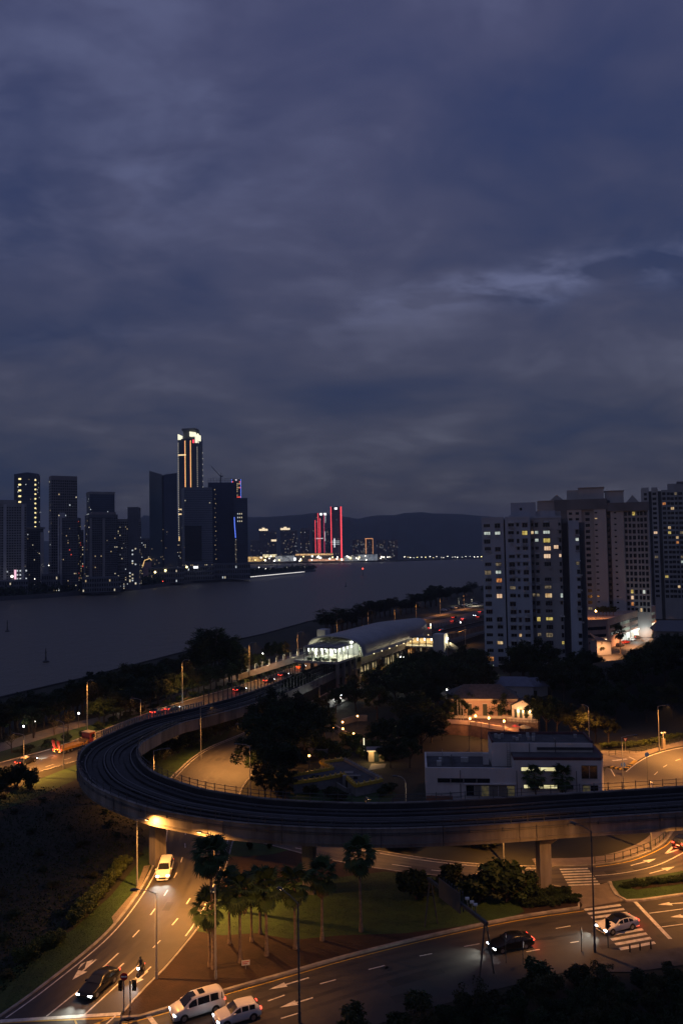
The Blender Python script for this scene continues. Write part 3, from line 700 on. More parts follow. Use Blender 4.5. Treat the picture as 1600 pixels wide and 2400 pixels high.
# local frame: x along the track away from us, y to the left
ROOFM = mat('roof_metal', (0.30, 0.31, 0.33), 0.42, metal=0.35, var=0.15, scale=0.2)
ZC = 12.4                                   # concourse floor
# vaulted roof shell with thickness, rounded down to the eaves, drawn in at its far end
def vault(x, a, inset=0.0):
    f = min(1.0, max(0.0, (x - 62) / 34)); s = 1 - 0.55 * f ** 1.6
    e_ = max(0, (14 - x) / 14); s *= 1 - 0.05 * e_
    w = 9.8 * s - inset; h = (6.0 - inset) * (1 - 0.25 * f)
    ca, sa = math.cos(a), math.sin(a)
    y = w * (abs(ca) ** 0.8) * (1 if ca >= 0 else -1); z = 12.8 + h * (max(0, sa) ** 0.75) + (-1.4 * (abs(ca) ** 6) if sa < 0.3 else 0)
    return (x, y + 0.6, z)
NXV, NAV = 24, 22
mb = MB()
for lay, ins in ((0, 0.0), (1, 0.35)):
    for i in range(NXV + 1):
        x = 14 + 82 * i / NXV
        for j in range(NAV + 1):
            a = R(4) + (PI - R(8)) * j / NAV
            x_ = x - 3.0 * math.sin(a) * (1 - i / NXV) * 0.9 if True else x
            mb.v.append(vault(x_, a, ins))
st_ = (NXV + 1) * (NAV + 1)
for i in range(NXV):
    for j in range(NAV):
        q = i * (NAV + 1) + j
        mb.f.append((q, q + 1, q + NAV + 2, q + NAV + 1)); mb.m.append(0)
        q += st_; mb.f.append((q, q + NAV + 1, q + NAV + 2, q + 1)); mb.m.append(1)
for j in range(NAV):
    mb.f.append((j, j + st_, j + 1 + st_, j + 1)); mb.m.append(0)
    q = NXV * (NAV + 1) + j; mb.f.append((q, q + 1, q + 1 + st_, q + st_)); mb.m.append(0)
for i in range(NXV):
    for j in (0, NAV):
        q = i * (NAV + 1) + j; mb.f.append((q, q + NAV + 1, q + NAV + 1 + st_, q + st_)); mb.m.append(0)
SOFF = mat('roof_soffit', (0.5, 0.5, 0.46), 0.7, var=0.1)
roof = mb.build('vaulted_roof', [ROOFM, SOFF], sta, smooth=True)
mb = MB(); mb.tube([vault(14 - 2.7 * math.sin(R(4) + (PI - R(8)) * j / NAV), R(4) + (PI - R(8)) * j / NAV, 0.1) for j in range(NAV + 1)], 0.28, 8); mb.build('roof_rim', SOFF, sta, smooth=True)
for yy_, zz_ in ((-6.5, 16.2), (-3.5, 17.6)): point(sta, (17.5, yy_, zz_), 420, (0.95, 1.0, 0.75), 0.3)  # bare lights without fixtures, added to make the roof rim glow
# concourse slab, box and glass front
SLAB = mat('station_slab', (0.40, 0.38, 0.34), 0.8, var=0.2)
MB().box(0, 92, -6.2, 8.5, ZC - 0.7, ZC).build('concourse_slab', SLAB, sta)
MB().box(0, 17, -6.6, 5.2, ZC + 4.0, ZC + 4.35).build('entrance_roof', mat('entrance_roof_metal', (0.16, 0.17, 0.20), 0.45, metal=0.3, var=0.2), sta)
for yy in (-3.6, -0.7, 2.3): MB().box(-0.05, 17.05, yy - 0.05, yy + 0.05, ZC + 4.35, ZC + 4.46).build('roof_rib', STEEL_D, sta)
GL = glassy('station_glass')
mull = MB().box(-0.09, 0.09, -0.09, 0.09, ZC, ZC + 4.0).mesh('mullion', STEEL_D)
ys_ = [-6.2, -3.4, -0.6, 2.2, 4.9]
for y in ys_: obj('mullion', mull, sta, (0.1, y, 0))
for a, c in zip(ys_[:-1], ys_[1:]): MB().box(0.08, 0.12, a + 0.1, c - 0.1, ZC + 0.1, ZC + 3.95).build('glass_pane', GL, sta)
xs_ = [0.1, 4.2, 8.4, 12.6, 16.8]
for x in xs_[1:]: obj('mullion', mull, sta, (x, -6.2, 0))
for a, c in zip(xs_[:-1], xs_[1:]): MB().box(a + 0.1, c - 0.1, -6.22, -6.18, ZC + 0.1, ZC + 3.95).build('glass_pane', GL, sta)
MB().box(0.15, 16, -6.0, 4.7, ZC + 3.86, ZC + 3.98).build('ceiling', SOFF, sta)
# interior: benches, gates, columns, back wall, hanging lamps
INT = mat('station_interior', (0.62, 0.62, 0.56), 0.7, var=0.15)
for x, y in ((3, -3), (3, 2.5), (7.5, -3.2), (7.5, 2.5), (12, -3), (12, 2.5)):
    MB().box(-0.3, 0.3, -0.3, 0.3, ZC, ZC + 3.85).build('interior_column', INT, sta, (x, y, 0))
for x in (2.2, 5.5, 9.5): MB().box(-0.3, 0.3, -1.1, 1.1, ZC, ZC + 1.0).build('ticket_gate', INT, sta, (x, -0.4, 0))
for y in (-4.6, -1.8, 1.0, 3.6): MB().box(-0.2, 0.2, -0.9, 0.9, ZC, ZC + 0.9).build('bench', mat('bench_green', (0.20, 0.26, 0.16), 0.6), sta, (1.3, y, 0))
MB().box(16.9, 17.1, -6, 8.2, ZC, ZC + 4.2).build('back_wall', mat('station_back_wall', (0.20, 0.20, 0.20), 0.7), sta)
MB().box(16.6, 40, 8.1, 8.3, ZC, ZC + 3.6).build('side_wall', SLAB, sta)
MB().box(16.6, 92, -6.9, -6.7, ZC - 0.7, ZC + 1.1).build('side_wall', SLAB, sta)
MB().box(17.2, 34, -5.8, -5.6, ZC + 1.1, ZC + 4.0).build('inner_glass_wall', mat('green_glass_wall', (0.36, 0.44, 0.34), 0.3, var=0.3, scale=0.8), sta)
TUBE = emit('station_tube_light', (1.0, 0.97, 0.80), 9.0)
lampm = MB().tube([(0, 0, 0), (0, 0, 0.9)], 0.11, 8).mesh('hanging_lamp', TUBE)
for x in (1.4, 4.2, 7.2, 10.2, 13.2):
    for y in (-5.2, -2.0, 1.2, 4.0): obj('hanging_lamp', lampm, sta, (x, y, ZC + 2.7))
for x in (2.5, 8, 13.5): 
    for y in (-3.6, 1.6): point(sta, (x, y, ZC + 2.5), 1000, (1.0, 0.95, 0.68), 0.5)
for x in (20, 27): 
    point(sta, (x, -6.2, ZC + 3.4), 600, (0.95, 1.0, 0.72), 0.4)
    MB().tube([(0, -0.8, 0), (0, 0.8, 0)], 0.12, 8).build('wall_lamp', TUBE, sta, (x, -6.25, ZC + 3.9))
# columns under the concourse and the platform edge with its lit openings
COLM = MB().box(-0.4, 0.4, -0.45, 0.45, 3.2, ZC - 0.7).mesh('column', CONC)
for x in (1, 5.5, 10, 14.5): obj('column', COLM, sta, (x, -5.9, 0))
for x in (1, 7.5, 14): obj('column', COLM, sta, (x, 5.9, 0))
for i, x in enumerate(range(20, 92, 6)): obj('column', COLM, sta, (x, -6.3, 0))
MB().box(18, 92, -6.8, -6.4, 9.2, ZC - 0.7).build('platform_fascia', mat('platform_panel', (0.46, 0.36, 0.27), 0.7, var=0.2, scale=0.3), sta)
MB().box(18, 92, -6.6, 6.6, 4.6, 5.2).build('lower_slab', CONC, sta)
wm = MB().box(-0.85, 0.85, -0.06, 0.06, 0, 2.5).mesh('platform_window', emit_var('platform_lit', (1.0, 0.80, 0.40), 0.55, (0.10, 0.07, 0.03), 0.5))
wd = MB().box(-0.85, 0.85, -0.06, 0.06, 0, 2.5).mesh('platform_window', DGLASS)
wr = random.Random(4)
for i in range(30):
    x = 18.8 + i * 2.4; obj('platform_window', wm if wr.random() < 0.6 else wd, sta, (x, -6.3, 5.8))
    MB().box(-0.12, 0.12, -0.15, 0.15, 5.2, 9.2).build('window_post', STEEL_D, sta, (x + 1.2, -6.5, 0))
MB().box(18, 92, -7.6, -6.9, 3.9, 4.3).build('ledge', CONC, sta)
# small uplights along the eave
bul = MB().box(-0.1, 0.1, -0.1, 0.1, 0, 0.15).mesh('eave_light', emit('eave_light', (1.0, 0.75, 0.4), 6))
for i in range(9): obj('eave_light', bul, sta, (22 + i * 7.2, -9.4, 12.2))
# escalator enclosure down to the promenade, with its lift head
ESC = mat('escalator_cladding', (0.48, 0.45, 0.40), 0.6, var=0.2)
e0 = np.array([24.0, 8.5, ZC]); e1 = np.array([14.0, 36.0, 3.6])
def el(t_, dz=0.0, dx=0.0): 
    p = e0 + (e1 - e0) * t_; return (p[0] + dx, p[1], p[2] + dz)
mb = MB()
for dx in (-2.0, 2.0): mb.bar(el(0, 0.4, dx), el(1, 0.4, dx), 0.25, 1.6)
mb.bar(el(0, -0.3), el(1, -0.3), 4.2, 0.35); mb.build('escalator_flight', ESC, sta)
mb = MB()
for dx in (-1.2, 0.0, 1.2): mb.bar(el(0.02, 0.95, dx), el(0.98, 0.95, dx), 0.22, 0.12)
mb.build('escalator_handrail_light', emit('escalator_glow', (1.0, 0.84, 0.5), 2.2), sta)
mb = MB()
for k in range(12):
    t_ = (k + 0.5) / 12
    for dx in (-2.1, 2.1): mb.bar(el(t_, 0.2, dx), el(t_, 3.2, dx), 0.1, 0.1)
mb.build('canopy_frame', STEEL, sta)
mb = MB(); mb.bar(el(0, 3.3), el(1, 3.3), 4.4, 0.12); mb.build('canopy', glassy('canopy_glass', (0.8, 0.85, 0.85), 0.2), sta)
for t_ in (0.12, 0.4, 0.7, 0.95): point(sta, el(t_, 2.2), 500, (1.0, 0.84, 0.5), 0.4)
MB().box(25, 29, 9.5, 12.5, 3.2, 19.2).build('lift_tower', WHITEP, sta)
MB().box(28, 44, 8.4, 11.0, ZC + 3.4, ZC + 3.9).build('link_roof', SLAB, sta)
# footbridge to the right with its lift tower and stair
fb0, fb1 = -6.9, -17.5
xb = 62
MB().box(xb - 2, xb + 2, fb1, fb0, 9.8, 10.4).build('footbridge_deck', SLAB, sta)
MB().box(xb - 2.3, xb + 2.3, fb1, fb0, 13.3, 13.6).build('footbridge_roof', mat('footbridge_roof_metal', (0.12, 0.12, 0.13), 0.6), sta)
n_ = 4
for i in range(n_ + 1):
    y = fb0 + (fb1 - fb0) * i / n_
    MB().box(xb - 2.1, xb - 1.9, y - 0.15, y + 0.15, 10.4, 13.3).build('footbridge_post', STEEL_D, sta)
    if i < n_:
        y2 = fb0 + (fb1 - fb0) * (i + 1) / n_
        MB().box(xb - 2.02, xb - 1.98, y2 + 0.2, y - 0.2, 10.5, 11.5).build('glass_pane', GL, sta)
        obj('hanging_lamp', lampm, sta, (xb, (y + y2) / 2, 12.2)); point(sta, (xb, (y + y2) / 2, 12.4), 500, (1.0, 0.80, 0.45), 0.3)
MB().box(xb - 2, xb - 1.85, fb1, fb0, 10.35, 10.55).build('floor_light', emit('floor_strip', (1.0, 0.80, 0.42), 1.3), sta)
MB().box(xb + 1.85, xb + 2.0, fb1, fb0, 10.4, 13.2).build('bridge_side_panel', mat('bridge_panel', (0.36, 0.27, 0.16), 0.8, var=0.3, scale=0.7), sta)
for y in (fb0 - 4,): MB().box(xb - 0.5, xb + 0.5, y - 0.5, y + 0.5, 3.2, 9.8).build('column', CONC, sta)
MB().box(xb - 2.4, xb + 2.4, fb1 - 4.2, fb1, 3.2, 14.9).build('lift_tower', WHITEP, sta)
mb = MB(); mb.bar((xb, fb1 - 4.5, 10.3), (xb + 9, fb1 - 12, 3.7), 2.6, 0.4)
for s_ in (-1.3, 1.3): mb.bar((xb + s_ * .6, fb1 - 4.5 - s_ * .6, 11.3), (xb + 9 + s_ * .6, fb1 - 12 - s_ * .6, 4.7), 0.1, 1.0)
mb.build('stair_flight', SLAB, sta)
point(sta, (xb + 1, fb1 - 6, 12.3), 700, (1.0, 0.85, 0.5), 0.3); obj('hanging_lamp', lampm, sta, (xb, fb1 - 5, 12.7))
# bright signal frame at the far mouth of the station
for dy in (-5.5, -3.0):
    MB().box(-0.15, 0.15, -0.15, 0.15, 9, 14.5).build('end_frame_post', emit('end_frame_light', (1.0, 0.86, 0.5), 1.6), sta, (95, dy, 0))
    obj('hanging_lamp', lampm, sta, (95, dy, 14.2))
# ================================================================== STREET LAMPS
LENS_S = emit('sodium_lens', (1.0, 0.62, 0.22), 18)
LENS_W = emit('white_lens', (1.0, 0.95, 0.82), 14)
POLE = mat('lamp_pole_paint', (0.34, 0.34, 0.33), 0.55, metal=0.3, var=0.2, scale=1.5)
POLE_D = mat('lamp_pole_dark', (0.09, 0.10, 0.105), 0.55, metal=0.3, var=0.2, scale=1.5)
def lamp(base, h, arm, label, power=12000, col=SODIUM, curved=False, group='road lamps', pole=None, size=142, lens=None, zbase=0.0, tilt=(0, 0), skirt=0.12):
    bx, by = base[0], base[1]; pole = pole or POLE
    t = thing('street_lamp', label, 'street lamp', (bx, by, zbase), 0, group)
    ax, ay = arm; al = math.hypot(ax, ay) or 1
    mb = MB(); mb.tube([(0, 0, 0), (0, 0, 0.9)], 0.15, 8); mb.tube([(0, 0, 0.9), (0, 0, h * 0.5), (0, 0, h - (1.2 if curved else 0.05))], [0.11, 0.085, 0.065], 8); mb.build('pole', pole, t, smooth=False)
    mb = MB()
    if curved:
        pts = [(0, 0, h - 1.2)] + [(ax * (1 - math.cos(a)), ay * (1 - math.cos(a)), h - 1.2 + 1.2 * math.sin(a)) for a in [R(15 * k) for k in range(1, 7)]]
        hx, hy, hz = ax * 1.15, ay * 1.15, h
        pts.append((hx, hy, hz)); mb.tube(pts, 0.05, 6)
    else:
        hx, hy, hz = ax, ay, h + 0.25
        mb.tube([(0, 0, h - 0.1), (ax * 0.5, ay * 0.5, h + 0.18), (ax, ay, h + 0.25)], 0.045, 6)
    mb.build('arm', pole, t)
    ux, uy = ax / al, ay / al; rz = math.atan2(uy, ux)
    mb = MB()
    prof = [(-0.1, 0.07, 0.06), (0.15, 0.15, 0.10), (0.5, 0.16, 0.11), (0.75, 0.08, 0.05)]
    for x, w, hh in prof: mb.v += [(x, -w, 0), (x, w, 0), (x, w * 0.6, hh), (x, -w * 0.6, hh)]
    for i in range(3):
        for k in range(4): mb.f.append((4 * i + k, 4 * i + (k + 1) % 4, 4 * i + 4 + (k + 1) % 4, 4 * i + 4 + k)); mb.m.append(0)
    mb.f += [(3, 2, 1, 0), (12, 13, 14, 15)]; mb.m += [0, 0]
    if skirt:
        mb.box(0.0, 0.72, -0.19, -0.165, -skirt, 0.02); mb.box(0.0, 0.72, 0.165, 0.19, -skirt, 0.02); mb.box(-0.02, 0.0, -0.19, 0.19, -skirt, 0.02); mb.box(0.72, 0.74, -0.19, 0.19, -skirt, 0.02)
    hd = mb.build('lamp_head', STEEL_D, t, (hx, hy, hz), rz)
    MB().box(0.12, 0.58, -0.12, 0.12, -0.04, -0.004).build('lens', lens or LENS_S, hd)
    if power: spot(t, (hx + ux * 0.35, hy + uy * 0.35, hz - 0.06), power * (0.78 if col is SODIUM else 1.0), col, size, 0.8, 0.04, direction=(tilt[0], tilt[1], -1))
    return t
def lamp_px(bx, by, ytop, arm, label, drop=0.0, **kw):
    b_ = P(bx, by); h = HgtAt(b_, ytop) - drop; return lamp(b_, h, arm, label, **kw)
lamp_px(322, 2077, 1904, (1.36, -1.05), 'tall lamp on the left verge with its head against the viaduct wall', power=11000, skirt=0, drop=0.8, size=165, tilt=(0.55, 0.25))
lamp_px(505, 2130, 1944, (-1.66, 0.62), 'tall lamp whose arm reaches left below the viaduct wall', power=24000, skirt=0, drop=0.8, size=165)
lamp_px(367, 2297, 2092, (-1.9, 0.2), 'lamp at the right kerb of the left road beside the motorcycle', power=9500, size=140, tilt=(0.35, 0))
lamp_px(506, 2297, 2072, (0.1, -1.8), 'lamp among the palms at the corner of the near road', power=900)
lamp_px(702, 2398, 2115, (-1.6, 2.2), 'dark lamp at the bottom centre in front of the near road', power=3800, pole=POLE_D, size=125, tilt=(-0.2, 0.45))
lamp_px(1393, 2232, 1946, (-1.2, 1.4), 'tallest dark lamp in front of the zebra crossing', power=9500, pole=POLE_D, size=120, tilt=(-0.1, 0.5))
lamp_px(57, 1822, 1722, (-1.8, 0.3), 'lamp at the near kerb beside the taxi on the shore road', power=30000)
lamp((P(-70, 1850).x, P(-70, 1850).y), 9.0, (-1.8, 0.3), 'added unseen lamp on the shore road just beyond the left edge', power=24000)  # extra lamp out of view, added to brighten the shore road
lamp((P(150, 1800).x, P(150, 1800).y), 9.0, (-1.5, 1.2), 'lamp at the near kerb of the shore road behind the bend of the viaduct', power=16000)
lamp_px(205, 1716, 1592, (1.2, -0.9), 'tall curved lamp behind the low loader truck', curved=True, power=12000)
lamp((P(331, 1735).x, P(331, 1735).y), 9.3, (-1.8, 0.2), 'lamp on the shore road beyond the picket fence of the bend', power=16000)
lamp_px(471, 1780, 1658, (1.9, -0.2), 'lamp on the grass verge inside the loop road', power=17000, size=150, tilt=(0.45, -0.3))
lamp((P(361, 1878).x, P(361, 1878).y), HgtAt(P(361, 1878), 1759), (2.1, 0.2), 'lamp rising behind the viaduct deck inside the bend', power=17000)
lamp_px(591, 1800, 1697, (-2.2, 0.2), 'curved lamp in front of the big dark tree', curved=True, power=17000)
b_ = P(953, 1950); lamp(b_, HgtAt(b_, 1820), (-1.1, 0.3), 'curved lamp left of the white office building', curved=True, power=900, col=WARM, lens=LENS_W)
b_ = P(1381, 1760); lamp(b_, HgtAt(b_, 1657), (-0.5, 0.8), 'lamp behind the white office building against the trees', power=12000)
lamp_px(1544, 1762, 1655, (1.5, -0.4), 'lamp on the pavement beside the hedge at right', power=20000)
lamp_px(1460, 1849, 1727, (2.1, 0.2), 'lamp between the office building and the right hand road', power=20000)
lamp((P(1640, 1790).x, P(1640, 1790).y), 9.3, (-2.0, 0.4), 'lamp whose arm enters from the right edge', power=20000)
lamp((P(1525, 1995).x, P(1525, 1995).y), 8.0, (1.0, -1.6), 'lamp on the railed pavement under the right end of the viaduct', power=12000)
lamp((P(1180, 2022).x, P(1180, 2022).y), 7.0, (0.3, -1.6), 'lamp behind the viaduct pier beside the slip road', power=8000)
lamp((P(860, 2000).x, P(860, 2000).y + 3), 7.0, (0.3, -1.6), 'lamp in the shadow under the middle of the viaduct', power=3500)
lamp((P(1640, 2108).x, P(1640, 2108).y), 9.0, (-1.5, -1.0), 'lamp on the grass island beyond the right edge', power=9000)
lamp((P(560, 1870).x + 2, P(560, 1870).y), 9.0, (-2.0, 0.2), 'lamp under the tree at the foot of the loop road', power=5000)
for i, (bx, by, yt, lab) in enumerate([(428, 1648, 1545, 'thin tall lamp on the shore verge right of the wispy trees'), (585, 1592, 1505, 'thin tall lamp on the shore verge left of the station'), (698, 1556, 1480, 'thin tall lamp beside the station escalator')]):
    lamp_px(bx, by, yt, (1.6, -1.2), lab, curved=True, power=12000, group='tall shore road lamps')
for i, (bx, by, yt) in enumerate([(790, 1512, 1450), (863, 1488, 1430), (925, 1470, 1422), (975, 1455, 1411), (1031, 1441, 1400), (1087, 1428, 1391)]):
    b_ = P(bx, by); lamp(b_, min(13, HgtAt(b_, yt)), (1.6, -1.2), ['first', 'second', 'third', 'fourth', 'fifth', 'sixth'][i] + ' of the tall shore lamps beyond the station roof', curved=True, power=11000 if i > 1 else 6000, group='tall shore road lamps')
for i, (bx, by, pw) in enumerate([(680, 1760, 2500), (750, 1690, 3000), (845, 1640, 2500), (905, 1610, 4500), (1000, 1555, 5000), (1090, 1512, 5000), (840, 1580, 4000)]):
    b_ = P(bx, by); lamp(b_, 8.5, (-1.6, 0.6), ['first', 'second', 'third', 'fourth', 'fifth', 'sixth', 'seventh'][i] + ' lamp half hidden by trees along the loop road to the station', power=pw * 0.8, group='lamps on the tree lined road')
# small globe lamps of promenade and park
GLOBE = emit('globe_light', (1.0, 0.97, 0.9), 14)
GLOBE_O = emit('globe_light_orange', (1.0, 0.50, 0.14), 12)
def globe(base, h, label, group, power=60, col=WARM, em=None, z=0.0, r=0.2):
    t = thing('globe_lamp', label, 'garden lamp', (base[0], base[1], z), 0, group)
    MB().tube([(0, 0, 0), (0, 0, h - 0.15)], 0.06, 6).build('post', POLE_D, t)
    mb = MB()
    for i in range(7):
        a = -PI / 2 + PI * i / 6
        for k in range(10): mb.v.append((r * math.cos(a) * math.cos(2 * PI * k / 10), r * math.cos(a) * math.sin(2 * PI * k / 10), h + r * math.sin(a)))
    for i in range(6):
        for k in range(10): mb.f.append((i * 10 + k, i * 10 + (k + 1) % 10, i * 10 + 10 + (k + 1) % 10, i * 10 + 10 + k)); mb.m.append(0)
    mb.build('globe', em or GLOBE, t, smooth=True)
    if power: point(t, (0, 0, h + r + 0.1), power, col, r)
    return t
for i, (x, y, yt) in enumerate([(56, 1735, 1708), (185, 1706, 1672), (83, 1722, 1699), (456, 1612, 1585), (535, 1583, 1560), (616, 1557, 1532), (280, 1672, 1650)]):
    b_ = P(x, y); globe(b_, max(3.2, HgtAt(b_, yt)), 'white globe lamp on the shore promenade at its %s' % ['left end', 'stretch behind the truck', 'stretch beside the taxi', 'green lawn', 'wispy trees', 'stretch by the escalator', 'bare tree'][i], 'promenade globe lamps', 90, em=GLOBE)
for i, (x, y, h_) in enumerate([(938, 1548, 3.5), (946, 1548, 3.5), (937, 1605, 3.2), (957, 1597, 3.2), (957, 1612, 3.2), (1047, 1632, 3), (1077, 1652, 3), (1056, 1620, 3), (1110, 1462, 4), (1079, 1460, 4)]):
    b_ = P(x, y + 15); globe(b_, 3.6, 'small white lamp glinting through the dark park trees', 'white lamps among the park trees', 0, em=GLOBE, r=0.22)
for i, (x, y) in enumerate([(780, 1720), (804, 1722), (725, 1790), (803, 1705), (829, 1734), (838, 1690)]):
    b_ = P(x, y + 18); globe(b_, 3.0, 'amber lamp in the walled garden ' + ['by the bridge', 'at its centre', 'beside the tiled roof', 'near the back path', 'by the white pole', 'near the far terrace'][i], 'amber lamps of the walled garden', 220, SODIUM, GLOBE_O)
# two lit park poles; the light on them is put in as emission
for x, y0, y1, lab in ((928, 1700, 1732, 'bright white lit pole standing alone in the dark park'), (853, 1730, 1768, 'pale lit pole beside the garden terrace')):
    b_ = P(x, y1 + 3); h = HgtAt(b_, y0); t = thing('park_light_pole', lab, 'light pole', b_)
    MB().tube([(0, 0, 0), (0, 0, h * 0.15)], 0.1, 8).build('base', STEEL_D, t)
    MB().tube([(0, 0, h * 0.15), (0, 0, h)], 0.09, 8).build('lit_pole_glow', emit('pole_glow', (1.0, 0.88, 0.55), 1.6 if x > 900 else 0.5), t)

# ================================================================== VEGETATION
def leaf_cloud(mb, centre, rad, n, size, rr, flat=0.75, long=1.0):
    for _ in range(n):
        while True:
            d = Vector((rr.uniform(-1, 1), rr.uniform(-1, 1), rr.uniform(-1, 1)))
            if 0.05 < d.length < 1: break
        d = d * (0.55 + 0.45 * rr.random()) 
        p = centre + Vector((d.x * rad, d.y * rad, d.z * rad * flat))
        s = size * rr.uniform(0.6, 1.35)
        a = Vector((rr.uniform(-1, 1), rr.uniform(-1, 1), rr.uniform(-0.6, 0.6))).normalized() * s * long
        b_ = a.cross(Vector((rr.uniform(-1, 1), rr.uniform(-1, 1), rr.uniform(-1, 1))))
        b_ = (b_.normalized() if b_.length > 1e-5 else Vector((0, 0, 1))) * s * 0.55
        o = len(mb.v); mb.v += [tuple(p - a), tuple(p + b_ * 0.9 - a * .1), tuple(p + a), tuple(p - b_ * 0.9 + a * .1)]
        mb.f.append((o, o + 1, o + 2, o + 3)); mb.m.append(0)
def broadleaf(seed, H=10.0, spread=4.2, nclump=36, nleaf=170, size=0.22, leafm=None, low=0.32):
    rr = random.Random(seed); tk = MB(); cr_ = MB()
    lean = Vector((rr.uniform(-0.4, 0.4), rr.uniform(-0.4, 0.4), 0))
    tk.tube([(0, 0, -0.2), lean * 0.4 + Vector((0, 0, H * 0.2)), lean + Vector((0, 0, H * 0.42))], [0.30, 0.22, 0.17], 7)
    tips = []
    for i in range(7):
        a = 2 * PI * i / 7 + rr.uniform(-0.3, 0.3); l = spread * rr.uniform(0.45, 0.8)
        s0 = lean * 0.8 + Vector((0, 0, H * rr.uniform(0.24, 0.42)))
        e_ = s0 + Vector((math.cos(a) * l, math.sin(a) * l, H * rr.uniform(0.18, 0.42)))
        m_ = (s0 + e_) / 2 + Vector((0, 0, rr.uniform(0, 0.5)))
        tk.tube([s0, m_, e_], [0.12, 0.08, 0.035], 5); tips.append(e_)
        e2 = m_ + Vector((rr.uniform(-1, 1), rr.uniform(-1, 1), rr.uniform(0.6, 1.6))) * 1.3
        tk.tube([m_, e2], [0.06, 0.025], 4); tips.append(e2)
    for i in range(nclump):
        if i < len(tips): c = tips[i]
        else:
            a = rr.uniform(0, 2 * PI); el_ = rr.uniform(-0.25, 1.0); r_ = spread * rr.uniform(0.35, 1.0) * math.sqrt(max(0.05, 1 - (el_ * 0.93) ** 2 if el_ > 0 else 1))
            c = Vector((math.cos(a) * r_, math.sin(a) * r_, H * (low + 0.26) + el_ * H * 0.38)) + lean
        leaf_cloud(cr_, c, spread * rr.uniform(0.20, 0.36), nleaf, size, rr)
    return tk.mesh('trunk', BARK), cr_.mesh('crown', leafm or LEAF_A)
def feathery(seed, H=11.0, leafm=None):
    """casuarina-like: several leaders, drooping fine sprays, ragged top"""
    rr = random.Random(seed); tk = MB(); cr_ = MB()
    for k in range(4):
        a = 2 * PI * k / 4 + rr.uniform(-0.5, 0.5); off = Vector((math.cos(a), math.sin(a), 0)) * rr.uniform(0.4, 1.6)
        top = off * 1.9 + Vector((0, 0, H * rr.uniform(0.75, 1.0)))
        pts = [Vector((0, 0, -0.2)), off * 0.5 + Vector((0, 0, H * 0.3)), off * 1.3 + Vector((0, 0, H * 0.62)), top]
        tk.tube(pts, [0.2, 0.13, 0.08, 0.03], 6)
        for i in range(30):
            t_ = 0.22 + 0.78 * i / 29; q = pts[1] + (top - pts[1]) * t_
            l = 2.5 * (1 - t_) ** 0.7 + 0.7; aa = rr.uniform(0, 2 * PI)
            e_ = q + Vector((math.cos(aa) * l, math.sin(aa) * l, rr.uniform(0.1, 0.9) * l * 0.6))
            if i % 3 == 0: tk.tube([q, e_], [0.035, 0.012], 4)
            for j in range(26):
                p = q + (e_ - q) * rr.uniform(0.15, 1.05) + Vector((rr.gauss(0, .24), rr.gauss(0, .24), rr.gauss(0, .2)))
                d = (e_ - q).normalized() * rr.uniform(0.25, 0.6) + Vector((rr.uniform(-.3, .3), rr.uniform(-.3, .3), rr.uniform(-0.3, 0.35)))
                w = d.cross(Vector((rr.uniform(-1, 1), rr.uniform(-1, 1), rr.uniform(-1, 1)))).normalized() * 0.075
                o = len(cr_.v); cr_.v += [tuple(p - w), tuple(p + w), tuple(p + d + w * 0.3), tuple(p + d - w * 0.3)]; cr_.f.append((o, o + 1, o + 2, o + 3)); cr_.m.append(0)
    return tk.mesh('trunk', BARK), cr_.mesh('crown', leafm or LEAF_A)
def shrub(seed, leafm, n=12, nl=70, size=0.2):
    rr = random.Random(seed); tk = MB(); cr_ = MB()
    for i in range(n):
        a = rr.uniform(0, 2 * PI); r_ = rr.uniform(0.1, 0.95); c = Vector((math.cos(a) * r_, math.sin(a) * r_, rr.uniform(0.45, 1.35)))
        if i < 6: tk.tube([(0, 0, -0.1), c * 0.55, c], [0.05, 0.035, 0.012], 4)
        leaf_cloud(cr_, c, 0.48, nl, size, rr)
    return tk.mesh('stem', BARK), cr_.mesh('foliage', leafm)
BROAD = [broadleaf(11), broadleaf(12, 10, 4.8, 40, 180, 0.23), broadleaf(13, 10, 3.6, 32, 170, 0.20, LEAF_B), broadleaf(14, 10, 5.2, 44, 170, 0.23, LEAF_A)]
FEATH = [feathery(21), feathery(22), feathery(23, leafm=LEAF_B)]
SHRUB = [shrub(31, LEAF_A, 13, 150, 0.11), shrub(32, LEAF_B, 13, 150, 0.11), shrub(33, LEAF_H, 13, 150, 0.10)]
BARE = broadleaf(15, 10, 4.4, 16, 40, 0.22, LEAF_B)
def plant(kind, loc, h, label, group, rr, cat='tree', name='tree', wide=1.0, H=10.0, parts=('trunk', 'crown')):
    t = thing(name, label, cat, loc, rr.uniform(0, 2 * PI), group); s = h / H
    t.scale = (s * wide * rr.uniform(0.9, 1.1), s * wide * rr.uniform(0.9, 1.1), s)
    obj(parts[0], kind[0], t); obj(parts[1], kind[1], t); return t
def cap_h(b_, x, h): return max(3.0, min(h, HgtAt(Vector(b_), float(np.interp(x, [790, 830, 880, 925, 960, 1030, 1130], [1598, 1578, 1563, 1545, 1530, 1520, 1500])))))
def tree(kind, loc, h, label, group, rr, **kw): return plant(kind, loc, h, label, group, rr, **kw)
def bush(kind, loc, h, label, group, rr, wide=1.0): return plant(kind, loc, h, label, group, rr, 'shrub', 'shrub', wide, 1.6, ('stem', 'foliage'))
tr = random.Random(99)
